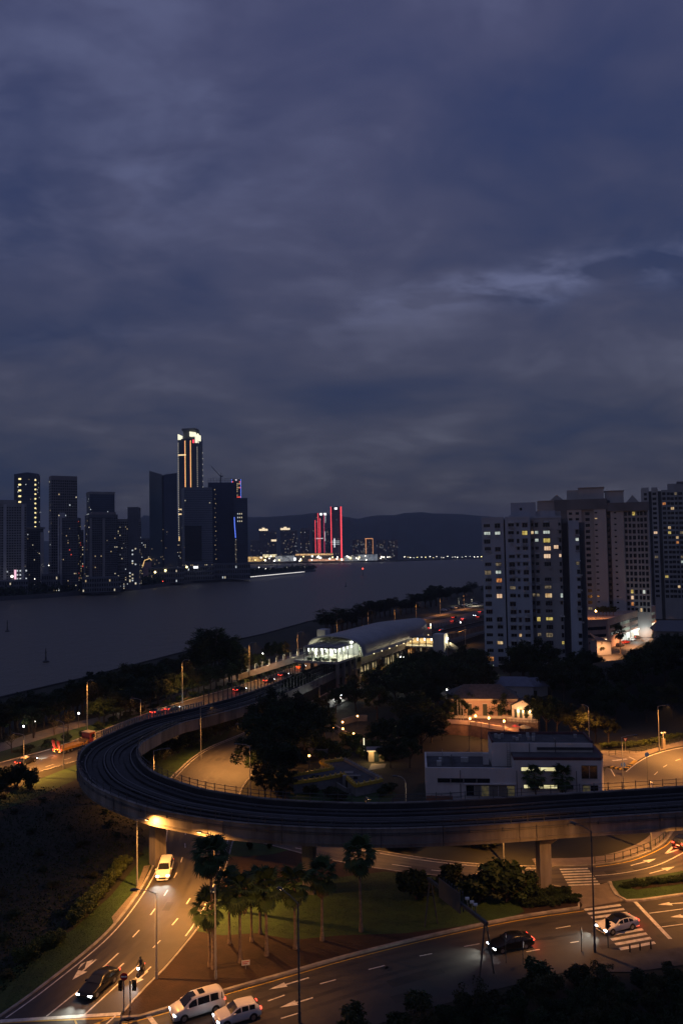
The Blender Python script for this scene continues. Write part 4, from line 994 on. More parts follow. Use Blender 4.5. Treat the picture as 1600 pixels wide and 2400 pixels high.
# -- shore trees along the left bank (between promenade and water)
gr = 'trees along the left shore'
for i in range(46):
    x = -20 + i * 10.6 + tr.uniform(-4, 4); yb = float(np.interp(x, [-20, 100, 200, 300, 440], [1742, 1708, 1684, 1660, 1612])) - tr.uniform(0, 16)
    h = float(np.interp(x, [-20, 60, 130, 160, 220, 300, 440], [7.5, 8.5, 7, 8, 10, 10.5, 9.5])) * tr.uniform(0.85, 1.1)
    b_ = P(x, yb); tree(FEATH[i % 3] if i % 4 == 1 else BROAD[i % 4], (b_.x, b_.y, 0), h, 'dark spreading tree on the left shore above the promenade', gr, tr, wide=1.3, H=11.0 if i % 4 == 1 else 10.0)
for x, y, h, k in [(55, 1745, 7.5, 0), (230, 1690, 8, 1), (300, 1672, 8, 1), (380, 1645, 7.5, 0)]:
    b_ = P(x, y); tree(FEATH[k], (b_.x, b_.y + 6, 0), h, 'feathery dark tree on the left shore above the promenade', 'feathery trees along the left shore', tr, H=11, name='feathery_tree')
for x, y, h in [(462, 1606, 14.5), (492, 1602, 18.5), (512, 1598, 17), (538, 1598, 15.5), (478, 1596, 15), (556, 1596, 12)]:
    b_ = P(x, y); tree(FEATH[int(h) % 3], b_, h, 'tall wispy tree of the clump standing high against the water', 'tall wispy trees by the water', tr, H=11, wide=1.15, name='feathery_tree')
for x, y, h, k in [(610, 1580, 7.5, 0), (650, 1560, 9, 1), (670, 1552, 8, 2), (590, 1575, 6.5, 3), (630, 1548, 7, 1)]:
    b_ = P(x, y); tree(BROAD[k], b_, h, 'round dark tree beside the foot of the station escalator', 'trees by the station escalator', tr, wide=0.95)
for i, (x, y, h) in enumerate([(28, 1765, 6.0), (160, 1716, 5.5), (272, 1680, 5.2), (128, 1722, 5)]):
    b_ = P(x, y); tree(BARE, b_, h, 'small bare branched tree on the verge ' + ['by the left edge', 'behind the truck', 'left of the cars on the bend', 'left of the truck'][i], 'bare verge trees', tr, name='bare_tree')
for x in range(795, 1135, 11):
    y = 1487 - (x - 795) * 0.285; b_ = P(x, y); tree(BROAD[tr.randrange(4)] if x % 3 else FEATH[x % 2], (b_.x - 6, b_.y + tr.uniform(-10, 22), 0), tr.uniform(10, 15) * (0.85 + 0.15 * math.sin(x * 0.05)), 'dark shore tree in the belt beyond the station', 'trees on the shore beyond the station', tr, wide=1.5)
for x in range(1140, 1330, 30):
    b_ = P(x, 1400); tree(BROAD[tr.randrange(4)], (b_.x, b_.y, 0), 11, 'dark shore tree in the belt beyond the station', 'trees on the shore beyond the station', tr, wide=1.1)
for i in range(22):
    x = 232 + i * 15.5 + tr.uniform(-4, 4); b_ = P(x, float(np.interp(x, [232, 330, 430, 560], [1702, 1668, 1637, 1598])))
    tree(BROAD[i % 4], (b_.x, b_.y, 0), tr.uniform(6.0, 8.5), 'dark verge tree between the shore road and the promenade', 'verge trees along the shore road', tr, wide=1.15, name='verge_tree')
# -- hedge along the shore road
mbx = 0
for k in range(0, 60):
    p = R5A[min(89, 3 + k)]; q = norms(R5A)[min(89, 3 + k)]
    if k % 1 == 0 and k < 46:
        bush(SHRUB[0], (p[0] + q[0] * 1.6, p[1] + q[1] * 1.6, 0), tr.uniform(1.2, 2.0), 'low dark hedge shrub along the far kerb of the shore road', 'hedge along the shore road', tr, 1.5)
# -- big dark trees inside the loop
gr = 'big dark trees inside the loop road'
for x, y, h, k in [(612, 1842, 10.5, 1), (635, 1855, 10, 3), (665, 1855, 9, 0), (618, 1800, 11.5, 0), (650, 1805, 12.5, 1), (690, 1800, 10.5, 3), (628, 1772, 12, 2), (660, 1765, 12, 0), (715, 1770, 11, 1), (745, 1755, 9, 3), (700, 1735, 11, 2), (650, 1735, 11.5, 3), (632, 1748, 10.5, 1), (760, 1735, 8, 0), (690, 1765, 11, 2)]:
    b_ = P(x, y); tree(BROAD[k], b_, h, 'big dark tree of the mass inside the loop road', gr, tr, wide=1.0)
for i, (x, y, h) in enumerate([(622, 1882, 7), (650, 1885, 6.5), (670, 1878, 6)]):
    b_ = P(x, y); tree(BROAD[2], b_, h, ['left', 'middle', 'right'][i] + ' of three lit trunked small trees just behind the viaduct', 'small trees behind the viaduct', tr)
gr = 'trees lining the road to the station'
for x, y, h, k in [(650, 1672, 6, 0), (680, 1655, 7.5, 1), (715, 1640, 8, 3), (745, 1700, 7.5, 2), (787, 1672, 7.0, 0), (705, 1700, 7, 1), (765, 1620, 7.5, 2), (812, 1600, 7.5, 1), (848, 1590, 8, 0), (870, 1570, 8, 3), (893, 1557, 7, 1), (925, 1540, 7, 0), (957, 1530, 6.5, 1), (985, 1520, 6, 3)]:
    b_ = P(x, y); h = cap_h(b_, x, h) if x > 785 else h; tree(BROAD[k], b_, h, 'dark street tree along the road to the station', gr, tr, wide=1.05)
# -- park of trees in the middle
gr = 'trees filling the dark park'
placed = []
for _ in range(900):
    x = tr.uniform(815, 1135); y = tr.uniform(1548, 1772)
    if y < 1560 + max(0, (900 - x)) * 0.6: continue
    if y > 1662 and 1030 < x < 1260: continue
    if y > 1690 and x < 905: continue
    if y > 1690 and 900 < x < 960 : continue
    b_ = P(x, y)
    if any((b_.x - q.x) ** 2 + (b_.y - q.y) ** 2 < 50 for q in placed): continue
    if 22 < b_.x < 52 and 176 < b_.y < 206: continue
    if 46 < b_.x < 92 and 268 < b_.y < 310: continue
    placed.append(b_); tree(BROAD[tr.randrange(4)], (b_.x, b_.y, mound_h(b_.x, b_.y) - 0.2), cap_h(b_, x, tr.uniform(7.5, 11.0)), 'dark round tree in the park mass between road and towers', gr, tr, wide=1.12)
for x, y, h, k in [(905, 1760, 7, 1), (940, 1775, 6.5, 0), (965, 1760, 7.5, 3), (985, 1745, 7, 1), (1010, 1740, 7, 0), (1035, 1735, 6, 2), (960, 1800, 6, 0), (915, 1800, 5.5, 1), (885, 1760, 6, 3)]:
    b_ = P(x, y); tree(BROAD[k], b_, h, 'dark tree left behind the white office building', 'trees left of the office building', tr)
# -- wooded mound
gr = 'trees on the wooded mound'
placed = []
for _ in range(1500):
    x = tr.uniform(52, 200); y = tr.uniform(190, 258)
    q_ = Vector((x, y))
    px_x = 800 + FPX * x / y
    if px_x > 1720: continue
    if y < 186 + max(0, (70 - x)) * 0.5: continue
    if x < 92 and y > 268: continue
    if x < 56 and y < 215: continue
    if any((x - q.x) ** 2 + (y - q.y) ** 2 < 36 for q in placed): continue
    zg = mound_h(x, y) - 0.2; ph = min(tr.uniform(8, 11.5) if y > 205 else tr.uniform(6.5, 9), HgtAt(Vector((x, y, zg)), float(np.interp(px_x, [1250, 1300, 1340, 1400, 1450, 1500, 1550, 1600, 1700], [1545, 1540, 1535, 1548, 1540, 1505, 1486, 1470, 1455])) + tr.uniform(0, 14)))
    if ph < 3.0: continue
    placed.append(q_); tree(BROAD[tr.randrange(4)], (x, y, zg), ph, 'dark tree on the wooded mound below the towers', gr, tr, wide=1.1)
for x, y, h in [(1195, 1592, 1540), (1225, 1600, 1508), (1255, 1596, 1497), (1285, 1590, 1510), (1345, 1575, 1528), (1375, 1570, 1520), (1395, 1572, 1535)]:
    b_ = P(x, y); h = HgtAt(b_, h); tree(BROAD[x % 4], (b_.x, b_.y, 0), h, 'tall dark tree rising in front of the nearest apartment tower', 'trees in front of the nearest tower', tr, wide=1.05)
for x, y, h in [(1360, 1745, 7.5), (1395, 1742, 7), (1425, 1745, 6), (1340, 1735, 8)]:
    b_ = P(x, y); tree(BROAD[2], b_, h, 'lamplit olive tree just behind the roof of the white office building', 'lamplit trees behind the office', tr)
for x, y, h, k, lab in [(1062, 1708, 8.5, 0, 'dark tree hiding the left end of the villa'), (1100, 1706, 8.0, 1, 'small dark tree before the first door of the villa'), (1172, 1708, 8.0, 3, 'spreading tree before the right half of the villa'), (1258, 1716, 8.5, 0, 'dark tree closing the right side of the annex'), (1280, 1722, 8.5, 3, 'second dark tree right of the annex'), (1305, 1725, 8, 1, 'third dark tree right of the annex'), (1040, 1715, 6, 3, 'dark tree left of the lit posts')]:
    b_ = P(x, y); tree(BROAD[k], (b_.x, b_.y, 0.3), h, lab, None, tr, wide=0.95)
# hedges at the right road
for i in range(16):
    x = 1418 + i * 12; b_ = P(x, 1758 - i * 0.6 if i < 7 else 1754 - (i - 7) * 2.6)
    bush(SHRUB[2], (b_.x, b_.y + 1.2, 0.05), 1.25, 'clipped yellow green hedge shrub behind the right hand pavement', 'hedge by the right road', tr, 1.2)
# -- foreground growth at bottom right
gr = 'dark foreground trees below the camera'
fgt = []; FLP_ = sorted([tuple(P(a, c, 2.2)[:2]) for a, c in ((690, 2420), (760, 2385), (900, 2345), (1000, 2305), (1100, 2296), (1200, 2268), (1290, 2240), (1380, 2262), (1450, 2262), (1550, 2262), (1640, 2255), (1750, 2240))]); FLX = [q[0] for q in FLP_]; FLY = [q[1] for q in FLP_]
for _ in range(1500):
    x = tr.uniform(-9, 48); y = tr.uniform(62.5, 82)
    lim = float(np.interp(x, FLX, FLY))
    if y > lim: continue
    if any((x - q[0]) ** 2 + (y - q[1]) ** 2 < 4.6 for q in fgt): continue
    fgt.append((x, y))
    if y > lim - 4: bush(SHRUB[tr.randrange(2)], (x, y, 0), tr.uniform(1.5, 2.4), 'dark shrub at the edge of the foreground growth by the near road', 'foreground shrubs', tr, 1.1)
    else: tree(BROAD[tr.randrange(4)], (x, y, -0.3), tr.uniform(2.6, 4.2) if y > lim - 9 else tr.uniform(3.5, 5.5), 'dark foreground tree at the bottom right', gr, tr, wide=1.0)
for x, y, h, lab in [(11.0, 72.5, 5.0, 'sparse leggy sapling in front of the gantry'), (6.0, 70.5, 4.6, 'sparse leggy sapling left of the gantry'), (24, 77, 4.2, 'sparse bare shrub by the dark lamp at right'), (-7.5, 66.5, 4.0, 'sparse leggy sapling at the bottom beside the dark lamp')]:
    tree(BARE, (x, y, 0), h, lab, 'sparse saplings', tr, name='sapling')
# small shrub at the very bottom left edge
bush(SHRUB[0], (-22.0, 65.2, 0), 3.4, 'dark shrub poking into the bottom edge over the stop line', None, tr, 1.0)
# -- left hillside shrubs
gr = 'dark shrubs on the left slope'
fgt = []
for _ in range(900):
    x = tr.uniform(-10, 330); y = tr.uniform(1850, 2330)
    b_ = P(x, y)
    edge = np.interp(y, [1850, 1900, 1980, 2026, 2091, 2172, 2233, 2332], [300, 345, 350, 318, 258, 180, 120, 10])
    if x > edge: continue
    if any((b_.x - q[0]) ** 2 + (b_.y - q[1]) ** 2 < 30 for q in fgt): continue
    fgt.append((b_.x, b_.y)); bush(SHRUB[tr.randrange(2)], b_, tr.uniform(0.4, 0.8), 'dark shrub in the thicket left of the left road', gr, tr, 2.0)
mb = MB(); gcr = random.Random(66)
for _ in range(15000):
    x = gcr.uniform(-40, 345); y = gcr.uniform(1845, 2330)
    if x > np.interp(y, [1850, 1900, 1980, 2026, 2091, 2172, 2233, 2332], [300, 345, 340, 306, 246, 166, 106, 0]): continue
    b_ = P(x, y); c = Vector((b_.x, b_.y, gcr.uniform(0.02, 0.16))); a = Vector((gcr.uniform(-1, 1), gcr.uniform(-1, 1), gcr.uniform(-.3, .9))).normalized() * gcr.uniform(.08, .2); d = a.cross(Vector((gcr.uniform(-1, 1), gcr.uniform(-1, 1), gcr.uniform(-1, 1)))).normalized() * gcr.uniform(.06, .14)
    mb.quad(c - a, c + d, c + a, c - d)
tag(mb.build('ground_cover', LEAF_A), 'low dark ground cover on the left slope', 'ground cover', kind='stuff')
mb = MB()
def blades(poly_px, n, hmax=0.06):
    w_ = [tuple(q) for q in W2(poly_px)]; xs_ = [q[0] for q in w_]; ys2 = [q[1] for q in w_]; m_ = 0; tries = 0
    while m_ < n and tries < n * 8:
        tries += 1; x, y = gcr.uniform(min(xs_), max(xs_)), gcr.uniform(min(ys2), max(ys2)); ins = False
        for (ax, ay), (bx, by) in zip(w_, w_[1:] + w_[:1]):
            if (ay > y) != (by > y) and x < (bx - ax) * (y - ay) / (by - ay) + ax: ins = not ins
        if not ins: continue
        m_ += 1; a = gcr.uniform(0, 6.28); s_ = gcr.uniform(.02, .06); h_ = gcr.uniform(.015, hmax); z_ = 0.012 if x < -20 or y > 110 else 0.137
        mb.add([(x - math.cos(a) * s_, y - math.sin(a) * s_, z_), (x + math.cos(a) * s_, y + math.sin(a) * s_, z_), (x + gcr.uniform(-.08, .08), y + gcr.uniform(-.08, .08), z_ + h_)], [(0, 1, 2)])
blades([(0, 2378), (77, 2324), (200, 2227), (262, 2168), (322, 2090), (356, 2024), (340, 1985), (318, 2030), (260, 2100), (170, 2180), (60, 2250)], 9000)
blades([(462, 2185), (520, 2100), (700, 2070), (900, 2045), (1080, 2064), (1210, 2110), (1228, 2140), (1090, 2172), (800, 2195), (600, 2190)], 14000); blades([(541, 1978), (640, 1987), (682, 1993), (600, 2008), (538, 2010)], 2500); blades([(1432, 2068), (1460, 2110), (1600, 2096), (1700, 2084), (1700, 2018), (1520, 2059)], 4000)
blades([(398, 1832), (452, 1774), (530, 1733), (545, 1705), (400, 1765), (335, 1805)], 4000)
tag(mb.build('grass', GRASSM), 'short grass on the road verges and traffic islands', 'grass', kind='stuff')
for i in range(17):                       # lamplit hedge
    t_ = i / 16; b_ = P(175 + 118 * t_, 2168 - 135 * t_); bush(SHRUB[2], b_, tr.uniform(1.3, 1.8), 'lamplit yellow green hedge shrub on the left verge', 'lamplit hedge on the left verge', tr, 1.1)
for i in range(10):
    t_ = i / 9; b_ = P(52 + 90 * t_, 2255 - 52 * t_ + 6 * math.sin(i)); bush(SHRUB[2], b_, tr.uniform(1.1, 1.5), 'lamplit low hedge shrub near the bottom left', 'lower lamplit hedge', tr, 1.0)
for x, y, h in [(12, 1850, 4.2), (40, 1845, 4.5), (70, 1850, 3.6), (-10, 1880, 4)]:
    b_ = P(x, y); bush(SHRUB[0], b_, h, 'dark leafy bush in front of the shore road at the left edge', 'bushes at the left edge', tr, 0.9)
for i in range(22):                       # bushes inside the bend below the deck
    t_ = i / 21; b_ = P(330 + 230 * t_, 1795 - 100 * t_ + 4 * (i % 3)); bush(SHRUB[1 if i % 2 else 2], b_, tr.uniform(2.6, 3.6), 'bushy hedge shrub inside the bend of the viaduct', 'hedge inside the bend', tr, 1.1)
# -- island bushes
for i, (x, y, h, w, lab) in enumerate([(1185, 2115, 5.2, 1.1, 'largest round bush beside the viaduct pier'), (1120, 2118, 3.6, 1.2, 'round bush left of the largest one on the island'), (975, 2110, 3.8, 1.1, 'dark bush in the middle of the island lawn'), (1050, 2075, 2.6, 1.2, 'low bush behind the sign gantry'), (1225, 2108, 3.0, 1.2, 'bush touching the viaduct pier')]):
    b_ = P(x, y); bush(SHRUB[0], b_, h, lab, None, tr, w)
    b2 = P(x + 12, y - 6); bush(SHRUB[1], b2, h * 0.8, 'smaller bush behind the ' + lab, None, tr, w)
for i in range(26):
    x = 1232 + (i % 13) * 9.5; y = 2128 + (i // 13) * -20 - (i % 13) * 1.0
    if y < 2108 and x > 1332: continue
    b_ = P(x, y); bush(SHRUB[0], b_, tr.uniform(0.9, 1.25), 'low dark planting at the foot of the viaduct pier', 'planting round the pier', tr, 1.25)
for i in range(20):
    b_ = P(1462 + i * 11, 2082 - i * 1.3); bush(SHRUB[0], b_, tr.uniform(0.7, 0.95), 'low dark planting strip on the right island', 'planting strip on the right island', tr, 1.3)
for i in range(14):
    b_ = P(905 + i * 30, 2010 + 10 * math.sin(i) - (0 if i < 9 else (i - 9) * 6)); 
    if 1240 < 905 + i * 30 < 1300: continue
    bush(SHRUB[1], (b_.x, b_.y + 5, 0), tr.uniform(1.4, 2.4), 'dark shrub on the bank behind the slip road', 'shrubs behind the slip road', tr, 1.5)
for x, y, h in [(585, 1992, 1.2), (632, 1990, 1.0)]:
    bush(SHRUB[0], P(x, y), h, 'small round shrub on the lit lawn under the viaduct', 'small lawn shrubs', tr, 0.8)

# -- fan palms
def fan_leaf(rr):
    mb = MB(); mb.tube([(0, 0, 0), (0.5, 0, 0.10), (0.95, 0, 0.08)], [0.03, 0.022, 0.016], 4)
    n = 15
    for k in range(n):
        a = R(-118 + 236 * k / (n - 1)); l = 0.95 * (1 - 0.28 * abs(k - (n - 1) / 2) / (n / 2)) * rr.uniform(0.9, 1.08)
        d = Vector((math.cos(a), math.sin(a), 0)); s = Vector((-math.sin(a), math.cos(a), 0)) * 0.085
        b_ = Vector((0.95, 0, 0.08)); m_ = b_ + d * l * 0.62 + Vector((0, 0, 0.06)); e_ = b_ + d * l + Vector((0, 0, -0.16 - 0.12 * rr.random()))
        o = len(mb.v); mb.v += [tuple(b_), tuple(m_ + s + Vector((0, 0, -0.03))), tuple(m_), tuple(m_ - s + Vector((0, 0, -0.03))), tuple(e_)]
        mb.f += [(o, o + 3, o + 2), (o, o + 2, o + 1), (o + 3, o + 4, o + 2), (o + 2, o + 4, o + 1)]; mb.m += [0] * 4
    return mb
pr = random.Random(55)
FAN = [fan_leaf(pr).mesh('frond', LEAF_P) for _ in range(3)]; DFAN = [fan_leaf(pr).mesh('dead_frond', DEADLEAF) for _ in range(2)]
def palm(base, h, label, scale=1.0, nf=24, group='fan palms on the island', z=0.1):
    t = thing('fan_palm', label, 'palm tree', (base[0], base[1], z), pr.uniform(0, 6.28), group)
    mb = MB(); lx, ly = pr.uniform(-0.25, 0.25), pr.uniform(-0.25, 0.25); pts = []; rad = []
    for i in range(19):
        f = i / 18; pts.append((lx * f * f, ly * f * f, h * f)); rad.append((0.135 - 0.035 * f + (0.10 * (1 - f * 6) if f < 0.16 else 0)) * (1.07 if i % 2 else 0.97) * scale)
    mb.tube(pts, rad, 8); mb.build('trunk', PALMBARK, t)
    for i in range(nf):
        f = i / nf; az = i * 2.399 + pr.uniform(-.2, .2); el_ = R(70 - 140 * f + pr.uniform(-8, 8))
        o = obj('frond', FAN[i % 3], t, (lx, ly, h + 0.1 + 0.25 * (1 - f))); o.rotation_euler = Euler((pr.uniform(-.3, .3), -el_, az), 'XYZ'); o.scale = [scale * pr.uniform(0.95, 1.2)] * 3
    for i in range(7):
        az = i * 0.9 + pr.uniform(-.3, .3); o = obj('dead_frond', DFAN[i % 2], t, (lx, ly, h - 0.25 - 0.12 * (i % 3))); o.rotation_euler = Euler((0, R(66 + pr.uniform(-8, 10)), az), 'XYZ'); o.scale = [scale * 0.85] * 3
    return t
def palm_px(x, y, yc, label, scale=1.0, nf=24): 
    b_ = P(x, y); return palm(b_, HgtAt(b_, yc), label, scale * 1.12, nf)
palm_px(500, 2273, 2010, 'tallest fan palm at the road corner left of the lamp', 1.05, 30)
palm_px(492, 2268, 2135, 'shorter fan palm tucked under the tallest one', 1.0)
palm_px(563, 2258, 2095, 'fan palm in front beside the small white notice', 1.05)
palm_px(538, 2214, 2080, 'fan palm behind the front row second from the left road', 1.0)
palm_px(590, 2209, 2085, 'slim fan palm behind in the middle of the left group', 0.95)
palm_px(625, 2242, 2092, 'fan palm in front centre of the row', 1.1)
palm_px(610, 2190, 2075, 'hindmost fan palm of the row', 0.95)
palm_px(692, 2226, 2082, 'fan palm behind the dark bottom lamp', 1.1)
palm_px(755, 2207, 2060, 'fan palm second from the right end of the row', 1.05)
palm_px(846, 2186, 2012, 'fan palm standing apart at the right end of the row', 1.05, 26)
b_ = P(1255, 1880); palm(b_, HgtAt(b_, 1826), 'left fan palm in front of the white office building', 1.15, group='fan palms at the office')
b_ = P(1318, 1878); palm(b_, HgtAt(b_, 1826), 'right fan palm in front of the white office building', 1.2, group='fan palms at the office')
# ================================================================== SKYLINE ACROSS THE RIVER
br = random.Random(17)
LITW = [emit('lit_window_warm', (1.0, 0.72, 0.36), 0.5), emit('lit_window_cream', (1.0, 0.86, 0.58), 0.65), emit('lit_window_white', (0.9, 0.97, 1.0), 0.65), emit('lit_window_dim', (1.0, 0.75, 0.42), 0.16)]
LITR = emit('lit_window_red', (1.0, 0.10, 0.06), 1.2)
def lit(k): return LITW[k]
FAC_CONC = mat('facade_concrete', (0.34, 0.33, 0.32), 0.85, var=0.25, scale=0.05)
FAC_PALE = mat('facade_pale', (0.55, 0.54, 0.54), 0.85, var=0.2, scale=0.05)
FAC_DARK = mat('facade_dark', (0.14, 0.15, 0.17), 0.7, var=0.25, scale=0.05)
FAC_GLASS = mat('facade_blue_glass', (0.060, 0.085, 0.135), 0.35, var=0.3, scale=0.03, spec=0.6)
FAC_BRONZE = mat('facade_bronze', (0.27, 0.24, 0.235), 0.6, var=0.2, scale=0.05)
LWM = {}; FLB = mat('spandrel_glass', (0.03, 0.04, 0.06), 0.4, var=0.2, scale=0.03)
def lw_mesh(w, h, k):
    key = (round(w, 2), round(h, 2), k)
    if key not in LWM: LWM[key] = MB().box(-w * .36, w * .36, -0.12, 0.0, 0, h * .85).mesh('lit_window', LITR if k == 9 else lit(k))
    return LWM[key]
def tower(x0, x1, yt, D, yaw, label, body, glass, floors=36, cols=12, litp=0.03, ratio=0.8, wf=0.62, hf=0.6, seed=0, kinds=(0, 1, 1, 2, 2, 3), grp='towers across the river', name='office_tower', cat='tower', band=None, zb=0.6, lit_band=None):
    rr = random.Random(seed * 31 + int(x0) * 7 + int(D))
    c = DP((x0 + x1) / 2, 1290, D); th = R(yaw); Wt = (x1 - x0) * D / FPX
    w = Wt / (math.cos(th) + ratio * abs(math.sin(th))); d = w * ratio
    h = Zat((x0 + x1) / 2, yt, D) - zb
    phi = -math.atan2(c.x, c.y)
    t = thing(name, label, cat, (c.x, c.y, zb), phi + th, grp)
    MB().box(-w / 2, w / 2, -d / 2, d / 2, 0, h).build('body', body, t)
    fh = h * 0.965 / floors; dark = MB()
    side = -1 if yaw > 0 else 1
    faces = [('f', w, cols)] + ([('s', d, max(3, int(cols * ratio)))] if abs(yaw) > 2 else [])
    nl = 0
    for fc, ww, cc in faces:
        cw = ww / cc
        for fl in range(floors):
            z = fl * fh + fh * (1 - hf) * 0.5
            for k in range(cc):
                u = -ww / 2 + (k + 0.5) * cw; sw = cw * wf / 2
                p_ = litp * (1.8 if fl < floors * 0.25 else 1.0)
                if lit_band and lit_band[0] <= fl / floors <= lit_band[1]: p_ = lit_band[2]
                on = rr.random() < p_ and nl < 120
                if on:
                    nl += 1; kk = rr.choice(kinds); o = obj('lit_window', lw_mesh(cw * wf, fh * hf * 0.8, kk), t)
                    if fc == 'f': o.location = (u, -d / 2 - 0.02, z)
                    else: o.location = (side * (w / 2 + 0.02), u * -side, z); o.rotation_euler = (0, 0, R(90) * side)
                elif glass is not None:
                    if fc == 'f': dark.quad((u - sw, -d / 2 - 0.12, z), (u + sw, -d / 2 - 0.12, z), (u + sw, -d / 2 - 0.12, z + fh * hf), (u - sw, -d / 2 - 0.12, z + fh * hf))
                    else:
                        X = side * (w / 2 + 0.12)
                        q = [(X, u - sw, z), (X, u + sw, z), (X, u + sw, z + fh * hf), (X, u - sw, z + fh * hf)]
                        dark.quad(*(q if side > 0 else q[::-1]))
    if glass is None and h > 60:
        fl_ = MB()
        for k in range(floors): fl_.box(-w / 2 - .12, w / 2 + .12, -d / 2 - .12, d / 2 + .12, k * fh + fh * .82, k * fh + fh)
        tag(fl_.build('floor_bands', FLB, t), kind='stuff')
    if glass is not None and dark.v: tag(dark.build('dark_windows', glass, t), kind='stuff')
    return t, w, d, h
def strip(t, x, y, z0, z1, m, w=1.0, name='light_strip', dx=None):
    return MB().box(x - (dx or w) / 2, x + (dx or w) / 2, y - w / 2, y + w / 2, z0, z1).build(name, m, t)
# left group
t, w, d, h = tower(-40, 58, 1182, 900, 0, 'wide apartment block with rounded roof at the far left edge', FAC_CONC, DGLASS, 34, 18, 0.012, hf=0.5, seed=1)
for xx in (0.03, 0.42): MB().box(-1.6, 1.6, -d / 2 - 0.9, -d / 2 - 0.05, 0, h * 0.99).build('pilaster', FAC_PALE, t, (w * xx, 0, 0))
MB().box(-w * 0.12, w * 0.28, -d * 0.4, d * 0.4, h, h + 4).build('roof_house', FAC_CONC, t)
for i in range(5):
    for k in range(4): 
        if (i * 4 + k) % 5: obj('lit_window', lw_mesh(2.0, 2.0, 2), t, (w * 0.30 + k * 3.1, -d / 2 - 0.02, 6 + i * 4.5))
MB().box(-1, 1, -0.5, 0, 10, 26).build('neon_sign', emit('pink_sign', (1.0, 0.55, 0.7), 1.2), t, (w * 0.255, -d / 2 - 0.1, 0))
t, w, d, h = tower(36, 93, 1113, 1050, -14, 'curved top blue glass tower with a column of yellow lights', FAC_GLASS, None, 44, 14, 0.05, seed=2, kinds=(1, 2, 2, 3))
mb = MB(); mb.tube([(-w / 2, 0, h - 1), (-w / 2, 0, h), (0, 0, h + 2.2), (w / 2, 0, h), (w / 2, 0, h - 1)], 1.6, 8); mb.build('curved_crown', FAC_GLASS, t)
yel = MB().box(-1.6, 1.6, -0.5, 0, 0, 2.0).mesh('signal_light', emit('yellow_light', (1.0, 0.80, 0.35), 1.6))
for i in range(17): 
    obj('signal_light', yel, t, (-w * 0.24, -d / 2 - 0.1, h * 0.95 - i * 7.6)); 
for i in range(22): obj('signal_light', yel, t, (w * 0.47, -d / 2 - 0.1, h * 0.94 - i * 6.2)).scale = (0.6, 1, 0.9)
t, w, d, h = tower(58, 101, 1240, 950, -22, 'dark apartment block with a pale right wall in front of the glass tower', FAC_DARK, DGLASS, 28, 10, 0.02, seed=3, ratio=0.5)
MB().box(-w / 2 - 1.5, w / 2 + 1.5, -d / 2 - 1.5, d / 2 + 1.5, h, h + 2.2).build('roof_slab', FAC_CONC, t); MB().box(w / 2, w / 2 + 0.4, -d / 2 + 0.2, d / 2, 0, h - 4).build('pale_side', FAC_PALE, t)
t, w, d, h = tower(117, 180, 1117, 1100, 11, 'tall tapering tower with a pale grid facade', FAC_BRONZE, DGLASS, 40, 12, 0.018, hf=0.66, wf=0.7, ratio=0.55, seed=4)
t, w, d, h = tower(138, 189, 1214, 920, -10, 'dark apartment tower with two white vertical stripes', FAC_DARK, DGLASS, 30, 13, 0.035, seed=5, kinds=(0, 0, 1, 9, 3))
for xx in (-0.46, -0.34): MB().box(-0.9, 0.9, -d / 2 - 1.0, -d / 2 - 0.1, 0, h * 1.02).build('white_fin', FAC_PALE, t, (w * xx, 0, 0))
MB().box(-w * 0.45, -w * 0.25, -d * 0.3, d * 0.3, h, h + 6).build('roof_house', FAC_PALE, t)
t, w, d, h = tower(176, 196, 1242, 980, 0, 'narrow slab with red and yellow windows beside the striped tower', FAC_DARK, DGLASS, 24, 5, 0.14, seed=6, kinds=(0, 0, 1, 9))
t, w, d, h = tower(205, 268, 1160, 1100, 10, 'flat topped glass tower with a cluster of white lit offices', FAC_GLASS, None, 40, 16, 0.03, seed=7, kinds=(2, 2, 1), lit_band=(0.69, 0.80, 0.42))
MB().box(-w / 2 - .5, w / 2 + .5, -d / 2 - .5, d / 2 + .5, h, h + 3.5).build('crown_band', FAC_CONC, t)
t, w, d, h = tower(201, 275, 1207, 930, 9, 'broad dark apartment block with roof garden below the office tower', FAC_DARK, DGLASS, 33, 15, 0.02, seed=8, kinds=(0, 0, 1, 3))
for xx in (-0.42, 0.02): MB().box(-1.3, 1.3, -d / 2 - 0.8, -d / 2 - 0.1, 0, h * 0.95).build('pilaster', FAC_CONC, t, (w * xx, 0, 0))
MB().box(-w * 0.35, w * 0.45, -d * 0.4, d * 0.4, h, h + 3).build('roof_house', FAC_BRONZE, t)
t, w, d, h = tower(277, 331, 1217, 950, -8, 'apartment tower with balcony grid left of the notched tower', FAC_CONC, DGLASS, 32, 12, 0.05, seed=9, kinds=(0, 1, 1, 2))
MB().box(-w * 0.02, w * 0.48, -d / 2 - 1.5, d / 2, 0, h + 14).build('tall_half', FAC_DARK, t)
for i in range(int((h - 6) / 4.1)): MB().box(-w * 0.48, -w * 0.12, -d / 2 - 1.2, -d / 2 - 0.1, 0, 0.9).build('balcony', FAC_CONC, t, (0, 0, 4 + i * 4.1))
for i in range(22):
    if br.random() < 0.7: obj('lit_window', lw_mesh(2.2, 1.8, br.choice((1, 1, 2))), t, (w * br.choice((0.08, 0.2, 0.34)), -d / 2 - 1.55, 3 + br.random() * h * 0.55))
tower(328, 354, 1262, 1450, 0, 'low distant block left of the notched tower', FAC_DARK, DGLASS, 18, 7, 0.12, seed=10)
tower(410, 424, 1268, 1480, 0, 'low distant slab behind the foot of the notched tower', FAC_DARK, DGLASS, 18, 5, 0.2, seed=110)
